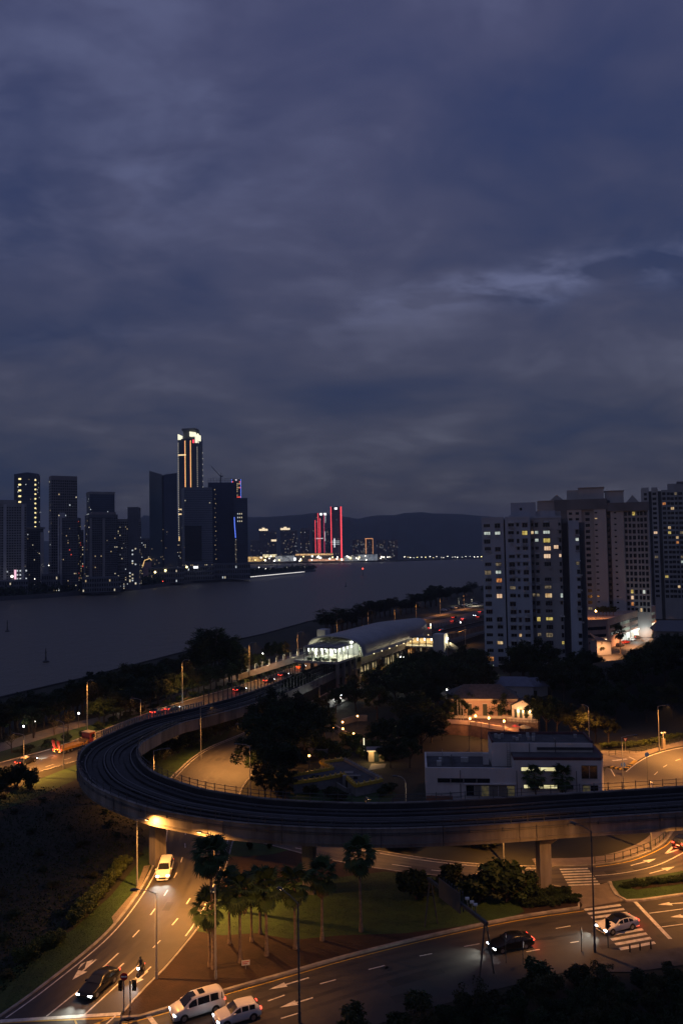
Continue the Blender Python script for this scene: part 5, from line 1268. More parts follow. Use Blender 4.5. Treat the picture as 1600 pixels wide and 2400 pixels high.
# notched dark glass tower: two slanting prisms meeting in a recess
c = DP(384, 1290, 1150); t = thing('office_tower', 'dark glass tower with a notched V shaped top', 'tower', (c.x, c.y, 0.6), -math.atan2(c.x, c.y), 'towers across the river')
k = 1150 / FPX; zt = lambda x, y: Zat(x, y, 1150) - 0.6
mb = MB(); xl, xm0, xm1, xr = -32 * k, -3 * k, 1 * k, 32 * k
def slant(xa, xb, ya, yb, za, zb_): mb.add([(xa, ya, 0), (xb, yb, 0), (xb, 30, 0), (xa, 30, 0), (xa, ya, za), (xb, yb, zb_), (xb, 30, zb_), (xa, 30, za)], [(3, 2, 1, 0), (4, 5, 6, 7), (0, 1, 5, 4), (1, 2, 6, 5), (2, 3, 7, 6), (3, 0, 4, 7)])
slant(xl, xm0, 6, -6, zt(352, 1103), zt(380, 1113)); mb.build('left_wing', mat('notch_glass_left', (0.09, 0.14, 0.18), 0.3, var=0.15, scale=0.03), t)
mb = MB(); slant(xm1, xr, -4, 10, zt(386, 1113), zt(416, 1106)); mb.build('right_wing', FAC_GLASS, t)
MB().box(xm0, xm1, -1, 29, 0, zt(383, 1114)).build('recess', FAC_DARK, t)
for i in range(14): obj('lit_window', lw_mesh(1.8, 1.4, 3), t, (xl + 3 + br.random() * 22, -7.2 + 0.0, 8 + br.random() * 70))
MB().bar((0, 0, 0), (7, 0, 4.5), 0.3, 0.3).build('roof_davit', STEEL_D, t, (2, 5, zt(383, 1114)))
# gold lined super tall
t, w, d, h = tower(420, 477, 1030, 1500, -20, 'tallest tower outlined in gold light with a glowing crown', FAC_GLASS, None, 62, 10, 0.004, ratio=0.75, seed=11)
GOLD = emit('gold_line', (1.0, 0.62, 0.22), 1.6); GOLDW = emit('crown_light', (1.0, 0.95, 0.68), 1.3); REDL = emit('red_edge', (1.0, 0.20, 0.08), 1.0)
for xx in (-0.13, 0.15): strip(t, w * xx, -d / 2 - 0.5, h * 0.43, h * 0.985, GOLD, 0.7); strip(t, w * xx - 0.9, -d / 2 - 0.4, h * 0.60, h * 0.985, REDL, 0.5)
dot = MB().box(-0.55, 0.55, -0.5, 0, 0, 1.2).mesh('edge_dot', emit('edge_dot', (1.0, 0.90, 0.70), 0.75))
for i in range(64): 
    obj('edge_dot', dot, t, (-w / 2 + 0.6, -d / 2 - 0.1, h * 0.965 - i * 3.6))
    if i < 38: obj('edge_dot', dot, t, (w / 2 - 0.6, -d / 2 - 0.1, h * 0.93 - i * 3.7))
for i in range(12): obj('edge_dot', dot, t, (w / 2 + 0.3, d / 2 - 1.0, h * 0.9 - i * 11)).scale = (1, 1, 1.3)
for zz_, n_ in ((0.475, 9), (0.44, 12), (0.875, 6)):
    for i in range(n_): 
        o = obj('band_light', MB().box(-1.3, 1.3, -0.5, 0, 0, 2.2).mesh('band_light', emit('band_gold', (1.0, 0.72, 0.38), 1.3)) if i == 0 and zz_ == 0.475 else bpy.data.meshes['band_light'], t, (-w * 0.46 + i * w * (0.92 if zz_ < 0.8 else 0.4) / n_, -d / 2 - 0.2, h * zz_))
strip(t, -w / 2 + 1.4, -d / 2 - 0.5, 0, h * 0.28, GOLD, 0.9)
def crownpiece(x0, x1, z0, za, zb_, m): 
    mb = MB(); mb.add([(x0, -d / 2 - 0.6, z0), (x1, -d / 2 - 0.6, z0), (x1, -d / 2 - 0.6, zb_), (x0, -d / 2 - 0.6, za), (x0, -d / 2 + 8, z0), (x1, -d / 2 + 8, z0), (x1, -d / 2 + 8, zb_), (x0, -d / 2 + 8, za)], [(0, 1, 2, 3), (7, 6, 5, 4), (3, 2, 6, 7), (0, 3, 7, 4), (1, 5, 6, 2), (4, 5, 1, 0)]); mb.build('crown_screen', m, t)
crownpiece(-w * 0.5, -w * 0.34, h - 2, h + 9, h + 6, GOLDW); crownpiece(w * 0.10, w * 0.38, h + 4, h + 13, h + 11, GOLDW); crownpiece(w * 0.38, w * 0.5, h - 9, h + 2, h + 9, GOLDW)
MB().box(w / 2 - 1, w / 2 + 0.6, -d / 2 + 0.5, d * 0.1, h - 4, h + 7).build('crown_screen', GOLDW, t)
MB().box(-w * 0.28, w * 0.4, -d * 0.3, d * 0.3, h, h + 15).build('core_top', FAC_DARK, t); MB().box(-w * 0.34, w * 0.36, -d * 0.36, d * 0.36, h + 15, h + 20).build('helipad', FAC_DARK, t)
strip(t, w * 0.30, -d / 2 - 0.6, h - 9, h - 3, emit('red_sign', (1.0, 0.05, 0.08), 2.0), 2.6, 'red_sign')
t, w, d, h = tower(427, 498, 1144, 1250, 8, 'plain dark tower standing in front of the gold tower', mat('facade_slate_glass', (0.22, 0.24, 0.28), 0.4, var=0.15, scale=0.03), None, 40, 16, 0.006, seed=12, kinds=(0, 3, 1), lit_band=(0.03, 0.17, 0.30))
MB().box(-w * 0.49, w * 0.1, -d / 2 - 1.2, -d / 2, h * 0.2, h * 0.58).build('lower_glass', mat('lower_dark_glass', (0.008, 0.012, 0.02), 0.2), t)
# under construction, frame and crane on top
t, w, d, h = tower(490, 556, 1133, 1300, 0, 'dark tower under construction with scaffold crown', mat('facade_navy', (0.035, 0.055, 0.11), 0.4, var=0.2, scale=0.03), None, 44, 12, 0.003, seed=13)
mb = MB()
for i in range(11):
    x = -w / 2 + w * i / 10; mb.bar((x, -d / 2, h), (x, -d / 2, h + 6 + (i % 3)), 0.5, 0.5)
    if i < 10: mb.bar((x, -d / 2, h + 3), (x + w / 10, -d / 2, h + 3), 0.4, 0.4); mb.bar((x, -d / 2, h + 6), (x + w / 10, -d / 2, h + 6), 0.4, 0.4)
mb.build('scaffold', FAC_CONC, t)
for i in range(20): obj('lit_window', lw_mesh(1.6, 1.6, 3 if i % 3 else 0), t, (-w * 0.27 + (i % 2) * 1.4, -d / 2 - 0.05, h * 0.92 - i * 7.5))
c = DP(519, 1290, 1300); zc_ = Zat(519, 1133, 1300)
t = thing('tower_crane', 'luffing tower crane on the unfinished tower roof', 'crane', (c.x, c.y, Zat(519, 1134, 1300)))
mb = MB(); mb.bar((0, 0, 0), (0, 0, 14), 1.6, 1.6); mb.build('mast', STEEL_D, t)
mb = MB(); mb.bar((0, 0, 12), (-15, 0, 29), 0.9, 0.9); mb.build('jib', STEEL_D, t)
mb = MB(); mb.bar((0, 0, 12), (4, 0, 13), 1.6, 1.6); mb.bar((0, 0, 12), (0.8, 0, 19), 0.5, 0.5); mb.build('counter_jib', STEEL_D, t)
t, w, d, h = tower(545, 566, 1124, 1500, 0, 'slim tower carrying a red and blue light show', FAC_DARK, None, 50, 6, 0.0, seed=14)
BLUE = emit('blue_line', (0.12, 0.22, 1.0), 1.6); REDM = emit('red_screen', (1.0, 0.10, 0.07), 1.1)
for xx in (-0.5, 0.5): strip(t, w * xx, -d / 2 - 0.3, h * 0.70, h, BLUE, 0.7)
for i in range(11):
    for k_ in range(6):
        z = h * 0.965 - i * 3.6
        mm = None
        if i > 7: mm = REDM if br.random() < 0.8 else BLUE
        elif br.random() < 0.42: mm = LITW[0] if br.random() < 0.7 else REDM
        if mm: MB().box(-1.05, 1.05, -0.4, 0, 0, 2.3).build('light_pixel', mm, t, (-w * 0.40 + k_ * w * 0.16, -d / 2, z))
strip(t, 0, -d / 2 - 0.3, h * 0.985, h * 0.998, emit('white_logo', (1, 0.85, 0.9), 1.5), 2.4, 'logo_light')
t, w, d, h = tower(549, 581, 1168, 1280, 0, 'dark narrow tower with a curved blue line of light', FAC_GLASS, None, 40, 8, 0.004, seed=15)
mb = MB(); mb.tube([(-w * 0.46, -d / 2 - 0.4, h * 0.76), (-w * 0.44, -d / 2 - 0.4, h * 0.65), (-w * 0.38, -d / 2 - 0.4, h * 0.50)], 0.55, 6); mb.build('blue_curve', BLUE, t)
for i in range(9): obj('lit_window', lw_mesh(2, 2.4, 1 if i % 3 else 2), t, (-w * 0.2 + (i % 3) * 3, -d / 2 - 0.05, h * 0.70 + (i // 3) * 6))
for i in range(22): obj('lit_window', lw_mesh(1.2, 1.6, 3 if i % 3 else 1), t, (-w * 0.4 + (i % 2), -d / 2 - 0.05, h * 0.05 + i * h * 0.02))
# low podium blocks along the bank
for i, (x0, x1, yt, D, lp, lab) in enumerate([(100, 140, 1345, 900, 0.25, 'low lit pavilion below the grid tower'), (350, 430, 1330, 1120, 0.03, 'low dark podium under the notched tower'), (425, 500, 1326, 1200, 0.06, 'low podium under the plain dark tower'), (500, 585, 1320, 1230, 0.03, 'long low podium under the unfinished tower'), (335, 355, 1318, 1150, 0.02, 'arched pink lit pavilion left of the notched tower'), (-60, 60, 1360, 860, 0.05, 'low quay building at the far left'), (196, 280, 1352, 890, 0.04, 'low quay building below the roof garden block')]):
    t, w, d, h = tower(x0, x1, yt, D, 0, lab, mat('pink_wall', (0.42, 0.30, 0.36), 0.8) if i == 4 else FAC_DARK, DGLASS if i != 4 else None, 3, max(4, int((x1 - x0) / 5)), lp, seed=40 + i, grp='low buildings on the far bank', name='low_building', cat='building')
    if i == 4:
        mb = MB(); mb.tube([(-w / 2, -d / 2 - 0.3, h * 0.8), (-w * 0.3, -d / 2 - 0.3, h * 1.1), (w * 0.3, -d / 2 - 0.3, h * 1.2), (w / 2, -d / 2 - 0.3, h * 1.1)], 0.35, 6); mb.build('arch_light', GOLD, t)
# far group round the bay
FARB = 2900
for i, (x0, x1, yt, lab, lp) in enumerate([(588, 608, 1266, 'short far block at the left of the bay group', 0.05), (608, 628, 1241, 'far apartment tower with a white lit roof left of the pair', 0.02), (628, 648, 1246, 'far apartment tower with a lamp half way up', 0.05), (658, 680, 1239, 'far apartment tower with a cream lit roof', 0.05), (680, 698, 1243, 'far apartment tower right of the cream lit roof', 0.07), (704, 726, 1238, 'far apartment tower with many white windows', 0.10), (732, 741, 1240, 'narrow far slab left of the red lined towers', 0.02), (764, 775, 1238, 'narrow far slab between the red lined towers', 0.10), (826, 840, 1264, 'far block at the left of the right hand row', 0.14), (841, 856, 1264, 'far block second in the right hand row', 0.18), (857, 874, 1263, 'far block framed in orange light', 0.06), (882, 905, 1265, 'far block right of the orange framed one', 0.07), (908, 931, 1265, 'last far block of the right hand row', 0.10)]):
    t, w, d, h = tower(x0, x1, yt, FARB + i * 8, 0, lab, mat('far_wall', (0.15, 0.15, 0.16), 0.85), DGLASS, 28, 7, lp, seed=60 + i, grp='far towers round the bay', hf=0.7, wf=0.7, ratio=0.5)
    if i in (1, 3): MB().box(-w * 0.5, w * 0.5, -d / 2 - 1, d / 2, h - 5, h + 2).build('lit_roof', emit('lit_roof', (1.0, 0.80, 0.52), 1.3), t); MB().box(-w * 0.15, w * 0.15, -d / 2 - 1, d / 2, h + 2, h + 6).build('lit_roof', MATS['lit_roof'], t)
    if i == 2: MB().box(-w * 0.1, w * 0.5, -d / 2 - 1, -d / 2, h * 0.68, h * 0.74).build('lit_band', MATS['lit_roof'], t)
    if i == 10:
        OR = emit('orange_frame', (1.0, 0.42, 0.16), 1.1)
        strip(t, -w * 0.48, -d / 2 - 0.6, 0, h, OR, 2.2); strip(t, w * 0.48, -d / 2 - 0.6, 0, h, OR, 1.6); MB().box(-w * 0.6, w * 0.5, -d / 2 - 1.5, -d / 2, h, h + 2.2).build('light_strip', OR, t)
RED = emit('red_line', (1.0, 0.07, 0.09), 2.0)
WHT = emit('white_sign', (0.95, 0.97, 1.0), 2.2)
t, w, d, h = tower(776, 801, 1188, 2850, 0, 'tall dark tower edged by two red vertical lines', FAC_DARK, None, 50, 8, 0.02, seed=80, grp='red lined towers', ratio=0.6)
strip(t, -w * 0.47, -d / 2 - 0.8, 0, h, RED, 2.6); strip(t, w * 0.47, -d / 2 - 0.8, 0, h, RED, 4.4)
MB().box(-5, 5, -1.2, 0, h - 10, h - 3).build('roof_sign', WHT, t, (0, -d / 2, 0))
for z_ in (0.31, 0.345, 0.37): MB().box(-w * 0.5, w * 0.3, -1, 0, 0, 1.6).build('lit_floor', LITW[2], t, (0, -d / 2 - 0.4, h * z_))
strip(t, -w * 0.18, -d / 2 - 1.0, h * 0.26, h * 0.42, WHT, 2.0)
t, w, d, h = tower(739, 762, 1203, 2850, 0, 'red lined twin tower with white roof signs', FAC_DARK, None, 46, 8, 0.03, seed=81, grp='red lined towers', ratio=0.6)
for xx, za, zb_ in ((-0.48, 0, 0.86), (-0.18, 0, 1.0), (0.0, 0, 0.90), (0.42, 0, 0.98)): strip(t, w * xx, -d / 2 - 0.8, h * za, h * zb_, RED if xx < 0.3 else emit('dim_red_line', (1.0, 0.10, 0.2), 0.8), 1.8)
MB().box(-4, 4, -1.2, 0, h - 8, h).build('roof_sign', WHT, t, (w * 0.12, -d / 2, 0)); MB().box(-5, 5, -1.2, 0, h - 8, h).build('roof_sign', WHT, t, (w * 0.52, -d / 2, 0))
strip(t, w * 0.5, -d / 2 - 0.9, h * 0.42, h * 0.62, LITW[2], 2.2); strip(t, w * 0.56, -d / 2 - 0.9, h * 0.8, h * 0.94, LITW[2], 2.2)
MB().box(-w * 0.4, w * 0.3, -1, 0, 0, 3).build('lit_floor', LITW[2], t, (0, -d / 2 - 0.4, h * 0.47))
# lit waterfront buildings of the bay
for i, (x0, x1, y0, y1, colr, st_, lab) in enumerate([(578, 644, 1305, 1316, (1.0, 0.62, 0.22), 0.55, 'long golden lit waterfront hall left in the bay'), (616, 648, 1300, 1306, (1.0, 0.85, 0.5), 0.8, 'cream lit roofed hall above the golden hall'), (692, 780, 1298, 1302, (1.0, 0.60, 0.26), 0.6, 'long low hall with an orange eave line'), (722, 806, 1310, 1315, (1.0, 0.50, 0.30), 0.5, 'pinkish lit quay arcade below the red towers'), (645, 690, 1303, 1316, (0.9, 0.95, 1.0), 0.16, 'pale quay block with a white lit board'), (806, 840, 1304, 1316, (0.85, 0.92, 1.0), 0.10, 'dim quay block right of the red towers'), (838, 884, 1300, 1314, (0.8, 0.9, 1.0), 0.14, 'pale floodlit quay block on the right')]):
    D = 2820 - i * 6; c = DP((x0 + x1) / 2, 1290, D); z1 = Zat((x0 + x1) / 2, y0, D); z0 = max(0.6, Zat((x0 + x1) / 2, y1, D)); ww = (x1 - x0) * D / FPX
    t = thing('waterfront_hall', lab, 'building', (c.x, c.y, 0.6), -math.atan2(c.x, c.y), 'lit halls on the bay')
    MB().box(-ww / 2, ww / 2, 0, 30, 0, max(4, z1)).build('body', mat('hall_wall', (0.22, 0.18, 0.14), 0.8), t)
    MB().box(-ww / 2, ww / 2, -1, 0, max(1.0, z0), max(z1, z0 + 3)).build('lit_front', emit_var('hall_glow_%d' % i, colr, st_ * 1.7, tuple(c_ * 0.25 for c_ in colr), 0.12), t)
    MB().box(-ww / 2 - 2, ww / 2 + 2, -3, 31, max(4, z1), max(4, z1) + 1.5).build('roof', FAC_DARK, t)
t = thing('light_board', 'white lit board on the quay of the bay', 'sign', DP(691, 1318, 2700)); MB().box(-4, 4, -0.5, 0.5, 6, 16).build('board', WHT, t); MB().tube([(0, 0, -4), (0, 0, 6)], 0.5, 6).build('post', STEEL_D, t)
# waterfront lamps: every one a lamp of its own
def fl_lamp(x, y, D, h, em, label, grp, r=0.6, zg=0.6):
    c = DP(x, y, D); 
    t = thing('waterfront_lamp', label, 'lamp', (c.x, c.y, zg), 0, grp); hh = max(h, c.z - zg)
    obj('post', FLP, t).scale = (1, 1, hh); o = obj('lantern', em, t, (0, 0, hh)); o.scale = (r, r, r)
def ball(mm):
    mb = MB()
    for i in range(5):
        a = -PI / 2 + PI * i / 4
        for k in range(8): mb.v.append((math.cos(a) * math.cos(PI * k / 4), math.cos(a) * math.sin(PI * k / 4), math.sin(a)))
    for i in range(4):
        for k in range(8): mb.f.append((i * 8 + k, i * 8 + (k + 1) % 8, i * 8 + 8 + (k + 1) % 8, i * 8 + 8 + k)); mb.m.append(0)
    return mb.mesh('lantern', mm)
FLP = MB().box(-0.12, 0.12, -0.12, 0.12, 0, 1).mesh('post', STEEL_D)
BW = ball(emit('far_lamp_white', (1.0, 0.93, 0.78), 4.5)); BY = ball(emit('far_lamp_yellow', (1.0, 0.78, 0.32), 5.0)); BR = ball(emit('far_lamp_red', (1.0, 0.08, 0.05), 3.0))
lr = random.Random(23)
G1 = 'lamps along the far promenade'
for x, y in [(3, 1376), (30, 1352), (28, 1364), (52, 1362), (53, 1375), (82, 1357), (82, 1371), (105, 1360), (112, 1371), (103, 1350), (115, 1325), (140, 1371), (145, 1359), (165, 1351), (167, 1369), (190, 1368), (195, 1357), (220, 1367), (242, 1366), (235, 1355), (253, 1358), (265, 1365), (290, 1363), (302, 1367), (311, 1352), (313, 1361), (335, 1358), (343, 1353), (356, 1350), (362, 1359), (379, 1353), (393, 1352), (396, 1365), (412, 1344), (435, 1346), (434, 1353), (452, 1352), (472, 1343), (502, 1338), (514, 1348), (543, 1335), (556, 1345), (567, 1340), (572, 1333), (581, 1344), (592, 1341), (597, 1336), (607, 1330), (616, 1338), (622, 1333), (634, 1340), (646, 1333), (657, 1340), (672, 1330), (684, 1337), (695, 1332), (705, 1335), (714, 1331)]:
    D = float(np.interp(x, [0, 300, 560, 720], [850, 1010, 1420, 1720])) + lr.uniform(10, 45)
    fl_lamp(x, y, D, 5, BW, 'white lamp on the far river promenade', G1, r=lr.uniform(0.45, 0.75) * D / 1000)
for x, y, D, lab in [(29, 1351, 870, 'bright lamp mast at the far left quay'), (223, 1350, 920, 'yellow flood lamp below the roof garden block'), (364, 1341, 1080, 'yellow flood lamp left below the notched tower'), (388, 1337, 1100, 'yellow flood lamp right below the notched tower'), (438, 1329, 1150, 'yellow mast lamp below the plain dark tower')]:
    fl_lamp(x, y, D, 6, BY if x > 100 else BW, lab, 'flood lamps on the far quay', r=1.5)
t = thing('lit_sign', 'small white lit sign under the plain dark tower', 'sign', (DP(459, 1329, 1160).x, DP(459, 1329, 1160).y, 0.6)); MB().box(-3.3, 3.3, -0.3, 0.3, DP(459, 1332, 1160).z - .6, DP(459, 1327, 1160).z - .6).build('board', WHT, t); MB().box(-0.3, 0.3, -0.2, 0.2, 0, DP(459, 1332, 1160).z - .6).build('post', STEEL_D, t)
for x, y in [(22, 1378), (382, 1374)]: fl_lamp(x, y, 880 if x < 100 else 1090, 3, BR, 'red marker lamp low on the far quay', 'red quay lamps', 0.6)
G2 = 'lamps round the far bay'
for i in range(70):
    x = lr.uniform(590, 960) if i < 46 else 945 + (i - 46) * 8.6 + lr.uniform(-3, 3); y = lr.uniform(1303, 1315) if x < 900 else lr.uniform(1304, 1308) - (x - 960) * 0.012
    fl_lamp(x, y, lr.uniform(2760, 2800) if x < 940 else 3050, 5, BW if lr.random() < 0.85 else BY, 'tiny lamp on the quay round the far bay', G2, r=lr.uniform(1.6, 3.2) if x < 900 else lr.uniform(0.9, 1.9))
# pale lit quay edges
for i, (a, c_, lab) in enumerate([((295, 1378), (325, 1376), 'dotted white lit railing at the far river steps'), ((557, 1356), (712, 1341), 'long white lit quay edge of the spit')]):
    p0, p1 = P(*a, 0.9), P(*c_, 0.9); n_ = 14 if i == 0 else 30
    t = thing('lit_railing', lab, 'railing', (p0.x, p0.y, 0.6))
    mb = MB(); mb.bar((0, 0, 0.3), (p1.x - p0.x, p1.y - p0.y, 0.3), 0.5, 0.6); mb.build('rail', CONC_D, t)
    for k_ in range(n_):
        f = (k_ + 0.5) / n_; q = (p1 - p0) * f; MB().box(-0.45 if i == 0 else -3.2, 0.45 if i == 0 else 3.2, -0.4, 0.4, 0.6, 1.5).build('rail_light', emit('rail_light', (1.0, 0.95, 0.88), 1.1 if i == 0 else 0.8), t, (q.x, q.y, 0))
# far bank woodland that reads as one mass
mb = MB(); fr = random.Random(8)
for i in range(1500):
    x = fr.uniform(-10, 735); D = float(np.interp(x, [0, 300, 560, 735], [815, 975, 1370, 1740])) + fr.uniform(3, 60)
    if 540 < x and fr.random() < 0.4: D += fr.uniform(0, 60)
    c = DP(x, 1290, D); s = fr.uniform(3.0, 6.0) * (1 if x < 560 else 0.9); o = len(mb.v)
    for k_ in range(16):
        p = Vector((c.x + fr.gauss(0, s * .55), c.y + fr.gauss(0, s * .5), 0.8 + abs(fr.gauss(s * .8, s * .45))))
        a = Vector((fr.uniform(-1, 1), fr.uniform(-1, 1), fr.uniform(-1, 1))).normalized() * s * .35; b_ = a.cross(Vector((fr.uniform(-1, 1), fr.uniform(-1, 1), fr.uniform(-1, 1)))).normalized() * s * .3
        mb.quad(p - a, p + b_, p + a, p - b_)
o = mb.build('far_woodland', LEAF_A); tag(o, 'dark band of trees along the far river bank', 'woodland', kind='stuff')
# buoys
for x, y, h, lab, redtop in [(18, 1480, 7, 'slim dark beacon post at the left edge of the river', 0), (108, 1552, 6, 'dark conical buoy in the middle of the river', 0), (850, 1349, 12, 'beacon with a red lamp in the far channel', 1), (810, 1375, 6, 'small dark buoy beyond the station', 0)]:
    b_ = P(x, y, -3); t = thing('channel_buoy', lab, 'buoy', b_)
    mb = MB(); mb.tube([(0, 0, -0.6), (0, 0, 0.5), (0, 0, 0.9)], [1.3, 1.3, 0.5], 12); mb.build('float', STEEL_D, t)
    mb = MB(); mb.tube([(0, 0, 0.8), (0, 0, h * 0.6), (0, 0, h * 0.62), (0, 0, h)], [0.5, 0.22, 0.4, 0.1], 8); mb.build('tower', STEEL_D, t)
    if redtop: 
        o = obj('lantern', BR, t, (0, 0, h)); o.scale = (1.5, 1.5, 1.5)
# ================================================================== APARTMENT TOWERS ON THE RIGHT
WALL_B = mat('tower_wall_blue', (0.48, 0.53, 0.60), 0.85, col2=(0.36, 0.40, 0.46), scale=0.12, detail=7, streak=True)
WALL_G = mat('tower_wall_grey', (0.42, 0.42, 0.42), 0.85, col2=(0.30, 0.30, 0.30), scale=0.12, detail=7, streak=True)
WALL_L = mat('tower_wall_light', (0.50, 0.48, 0.47), 0.85, col2=(0.38, 0.37, 0.36), scale=0.10, detail=7, streak=True)
WALL_K = mat('tower_wall_band_and_recess_shade', (0.17, 0.175, 0.185), 0.85, var=0.25, scale=0.12)  # crown band colour; also puts the shade into recessed bays
FRAME = mat('window_frame', (0.30, 0.30, 0.30), 0.6, var=0.1)
ACM = mat('air_conditioner_box', (0.42, 0.42, 0.40), 0.7, var=0.2, scale=3)
LW2 = [emit_var('room_warm', (1.0, 0.74, 0.40), 0.7, (0.55, 0.30, 0.10), 0.9), emit_var('room_peach', (1.0, 0.70, 0.45), 0.85, (0.75, 0.45, 0.25), 0.7), emit_var('room_white', (0.92, 1.0, 0.88), 0.55, (0.40, 0.50, 0.42), 0.9), emit_var('room_dim', (0.55, 0.42, 0.24), 0.30, (0.10, 0.08, 0.05), 1.3), emit_var('room_yellow', (1.0, 0.80, 0.22), 0.6, (0.45, 0.28, 0.05), 1.1), emit_var('room_orange', (1.0, 0.42, 0.12), 0.6, (0.4, 0.1, 0.03), 1.5)]
WCACHE = {}
def window_obj(t, x, y, z, w, h, kind):
    """window with its own frame standing proud of the wall; pane set back in it"""
    key = ('f', round(w, 1), round(h, 1))
    if key not in WCACHE:
        a, c = round(w, 1) / 2, round(h, 1); mb = MB(); f = 0.09
        mb.box(-a, a, -0.10, 0.0, 0, f); mb.box(-a, a, -0.10, 0.0, c - f, c); mb.box(-a, -a + f, -0.10, 0, f, c - f); mb.box(a - f, a, -0.10, 0, f, c - f)
        if a > 0.7:
            for q in ((-a / 3, a / 3) if a > 1.1 else (0,)): mb.box(q - 0.04, q + 0.04, -0.09, -0.02, f, c - f)
        WCACHE[key] = mb.mesh('window', FRAME)
    o = obj('window', WCACHE[key], t, (x, y, z))
    k2 = ('p', round(w, 1), round(h, 1), kind)
    if k2 not in WCACHE:
        a, c = round(w, 1) / 2 - 0.05, round(h, 1) - 0.05
        WCACHE[k2] = MB().box(-a, a, -0.05, -0.01, 0.05, c).mesh('pane', DGLASS if kind < 0 else LW2[kind])
    obj('pane', WCACHE[k2], o); return o
class Front:
    """facade frame: photo columns and rows to metres on a wall facing the camera at depth D"""
    def __init__(s, xc, D):
        c = DP(xc, 1290, D); s.c = c; s.phi = -math.atan2(c.x, c.y); s.ppm = FPX / (D * math.cos(s.phi)); s.xc = xc; s.D = D
        s.hz = HORY - (xc - 800) * math.tan(ROLL); s.lean = math.tan(ROLL) 
    def x(s, px, py=1400): return (px - s.xc - (py - 1290) * 0.0) / s.ppm
    def z(s, px, py): return CAMH - (py - (HORY - (px - 800) * math.tan(ROLL))) / (FPX / s.D)
    def root(s, name, label, cat, grp=None): return thing(name, label, cat, (s.c.x, s.c.y, 0), s.phi, grp)
F = Front(1250, 283)
t = F.root('apartment_tower', 'nearest pale blue apartment tower with air conditioners and scattered lit windows', 'apartment block')
zq = lambda zy: F.z(1250, 1120 + zy / 4.9); xq = lambda zx: F.x(1110 + zx / 4.9)
Ztop = zq(455)
secs = [(88, 345, 455, 0.0, WALL_B), (345, 362, 470, 3.6, WALL_K), (362, 652, 445, -0.8, WALL_B), (652, 690, 460, 3.4, WALL_G), (690, 1008, 440, 2.2, WALL_G), (1008, 1086, 470, 4.5, WALL_K), (1086, 1205, 500, 0.6, WALL_B), (1205, 1275, 520, 3.8, WALL_K)]  # grey right-hand bays and dark recesses carry their shade in the wall colour
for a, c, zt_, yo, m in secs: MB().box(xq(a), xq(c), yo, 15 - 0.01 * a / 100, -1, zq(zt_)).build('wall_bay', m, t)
for a, c, z0, z1, y0, y1, m in [(430, 722, 455, 275, 3, 12, WALL_B), (410, 440, 455, 420, 1, 12, WALL_B), (722, 780, 450, 380, 4, 12, WALL_B), (775, 945, 445, 375, 3.5, 12, WALL_B), (945, 1008, 445, 385, 4.5, 12, WALL_G)]: MB().box(xq(a), xq(c), y0, y1, zq(z0) - 1, zq(z1)).build('roof_block', m, t)
MB().box(xq(535), xq(562), 2.9, 3.05, zq(365), zq(335)).build('roof_opening', DGLASS, t)
for a, c, yo in ((88, 345, 0.0), (362, 652, -0.8), (690, 1008, 2.2)): MB().box(xq(a) - 0.05, xq(c) + 0.05, yo - 0.12, yo + 0.3, Ztop - 0.2, Ztop + 0.5).build('parapet', m if False else WALL_B, t)
for a, c, yo, z0, z1 in ((868, 970, 2.2, 590, 485), (890, 970, 2.2, 1325, 1215)): MB().box(xq(a), xq(c), yo - 0.03, yo + 0.1, zq(z0), zq(z1)).build('repainted_panel', WALL_L, t)
pp = MB()
for x in range(1015, 1085, 14): pp.tube([(xq(x), 4.35, 0), (xq(x), 4.35, Ztop - 2)], 0.09, 5)
for x in range(1212, 1272, 16): pp.tube([(xq(x), 3.65, 0), (xq(x), 3.65, Ztop - 5)], 0.09, 5)
pp.build('drain_pipes', STEEL_D, t)
cols = [(112, 188, 0.0), (240, 305, 0.0), (395, 465, -0.8), (490, 522, -0.8), (558, 622, -0.8), (656, 688, 3.4), (702, 745, 2.2), (802, 880, 2.2), (975, 1006, 2.2), (1165, 1203, 0.6)]
litpts = [(110, 635, 2), (245, 635, 2), (590, 640, 4), (665, 620, 0), (725, 620, 2), (815, 620, 2), (720, 710, 2), (845, 715, 4), (830, 798, 1), (843, 900, 1), (1000, 880, 1), (278, 988, 3), (262, 1080, 2), (120, 1075, 3), (280, 1160, 5), (285, 1350, 3), (285, 1435, 1), (845, 1345, 0), (1000, 1350, 2), (730, 1345, 3), (740, 1615, 4), (855, 1615, 4), (740, 1800, 3), (505, 1830, 0), (280, 1887, 0), (1000, 1890, 4), (140, 2060, 5), (140, 2155, 2), (1185, 720, 2), (660, 1340, 3), (850, 1260, 3), (430, 1260, 3), (840, 1800, 3), (1185, 1000, 3)]
wins = []
wr = random.Random(77)
for a, c, yo in cols:
    for r_ in range(19):
        y = 515 + r_ * 90.2
        if y > 2170 or (a > 1100 and y < 590): continue
        if wr.random() < 0.04: continue
        hh = 1.25 if wr.random() < 0.6 else 1.6
        sh_ = wr.uniform(-4, 4); wins.append([a + sh_, c + sh_, y, yo, hh, -1])
for lx, ly, kd in litpts:
    q = min(wins, key=lambda w_: abs((w_[0] + w_[1]) / 2 - lx) + abs(w_[2] + 25 - ly)); q[5] = kd
wins.append([915, 970, 775, 2.2, 1.4, 1])
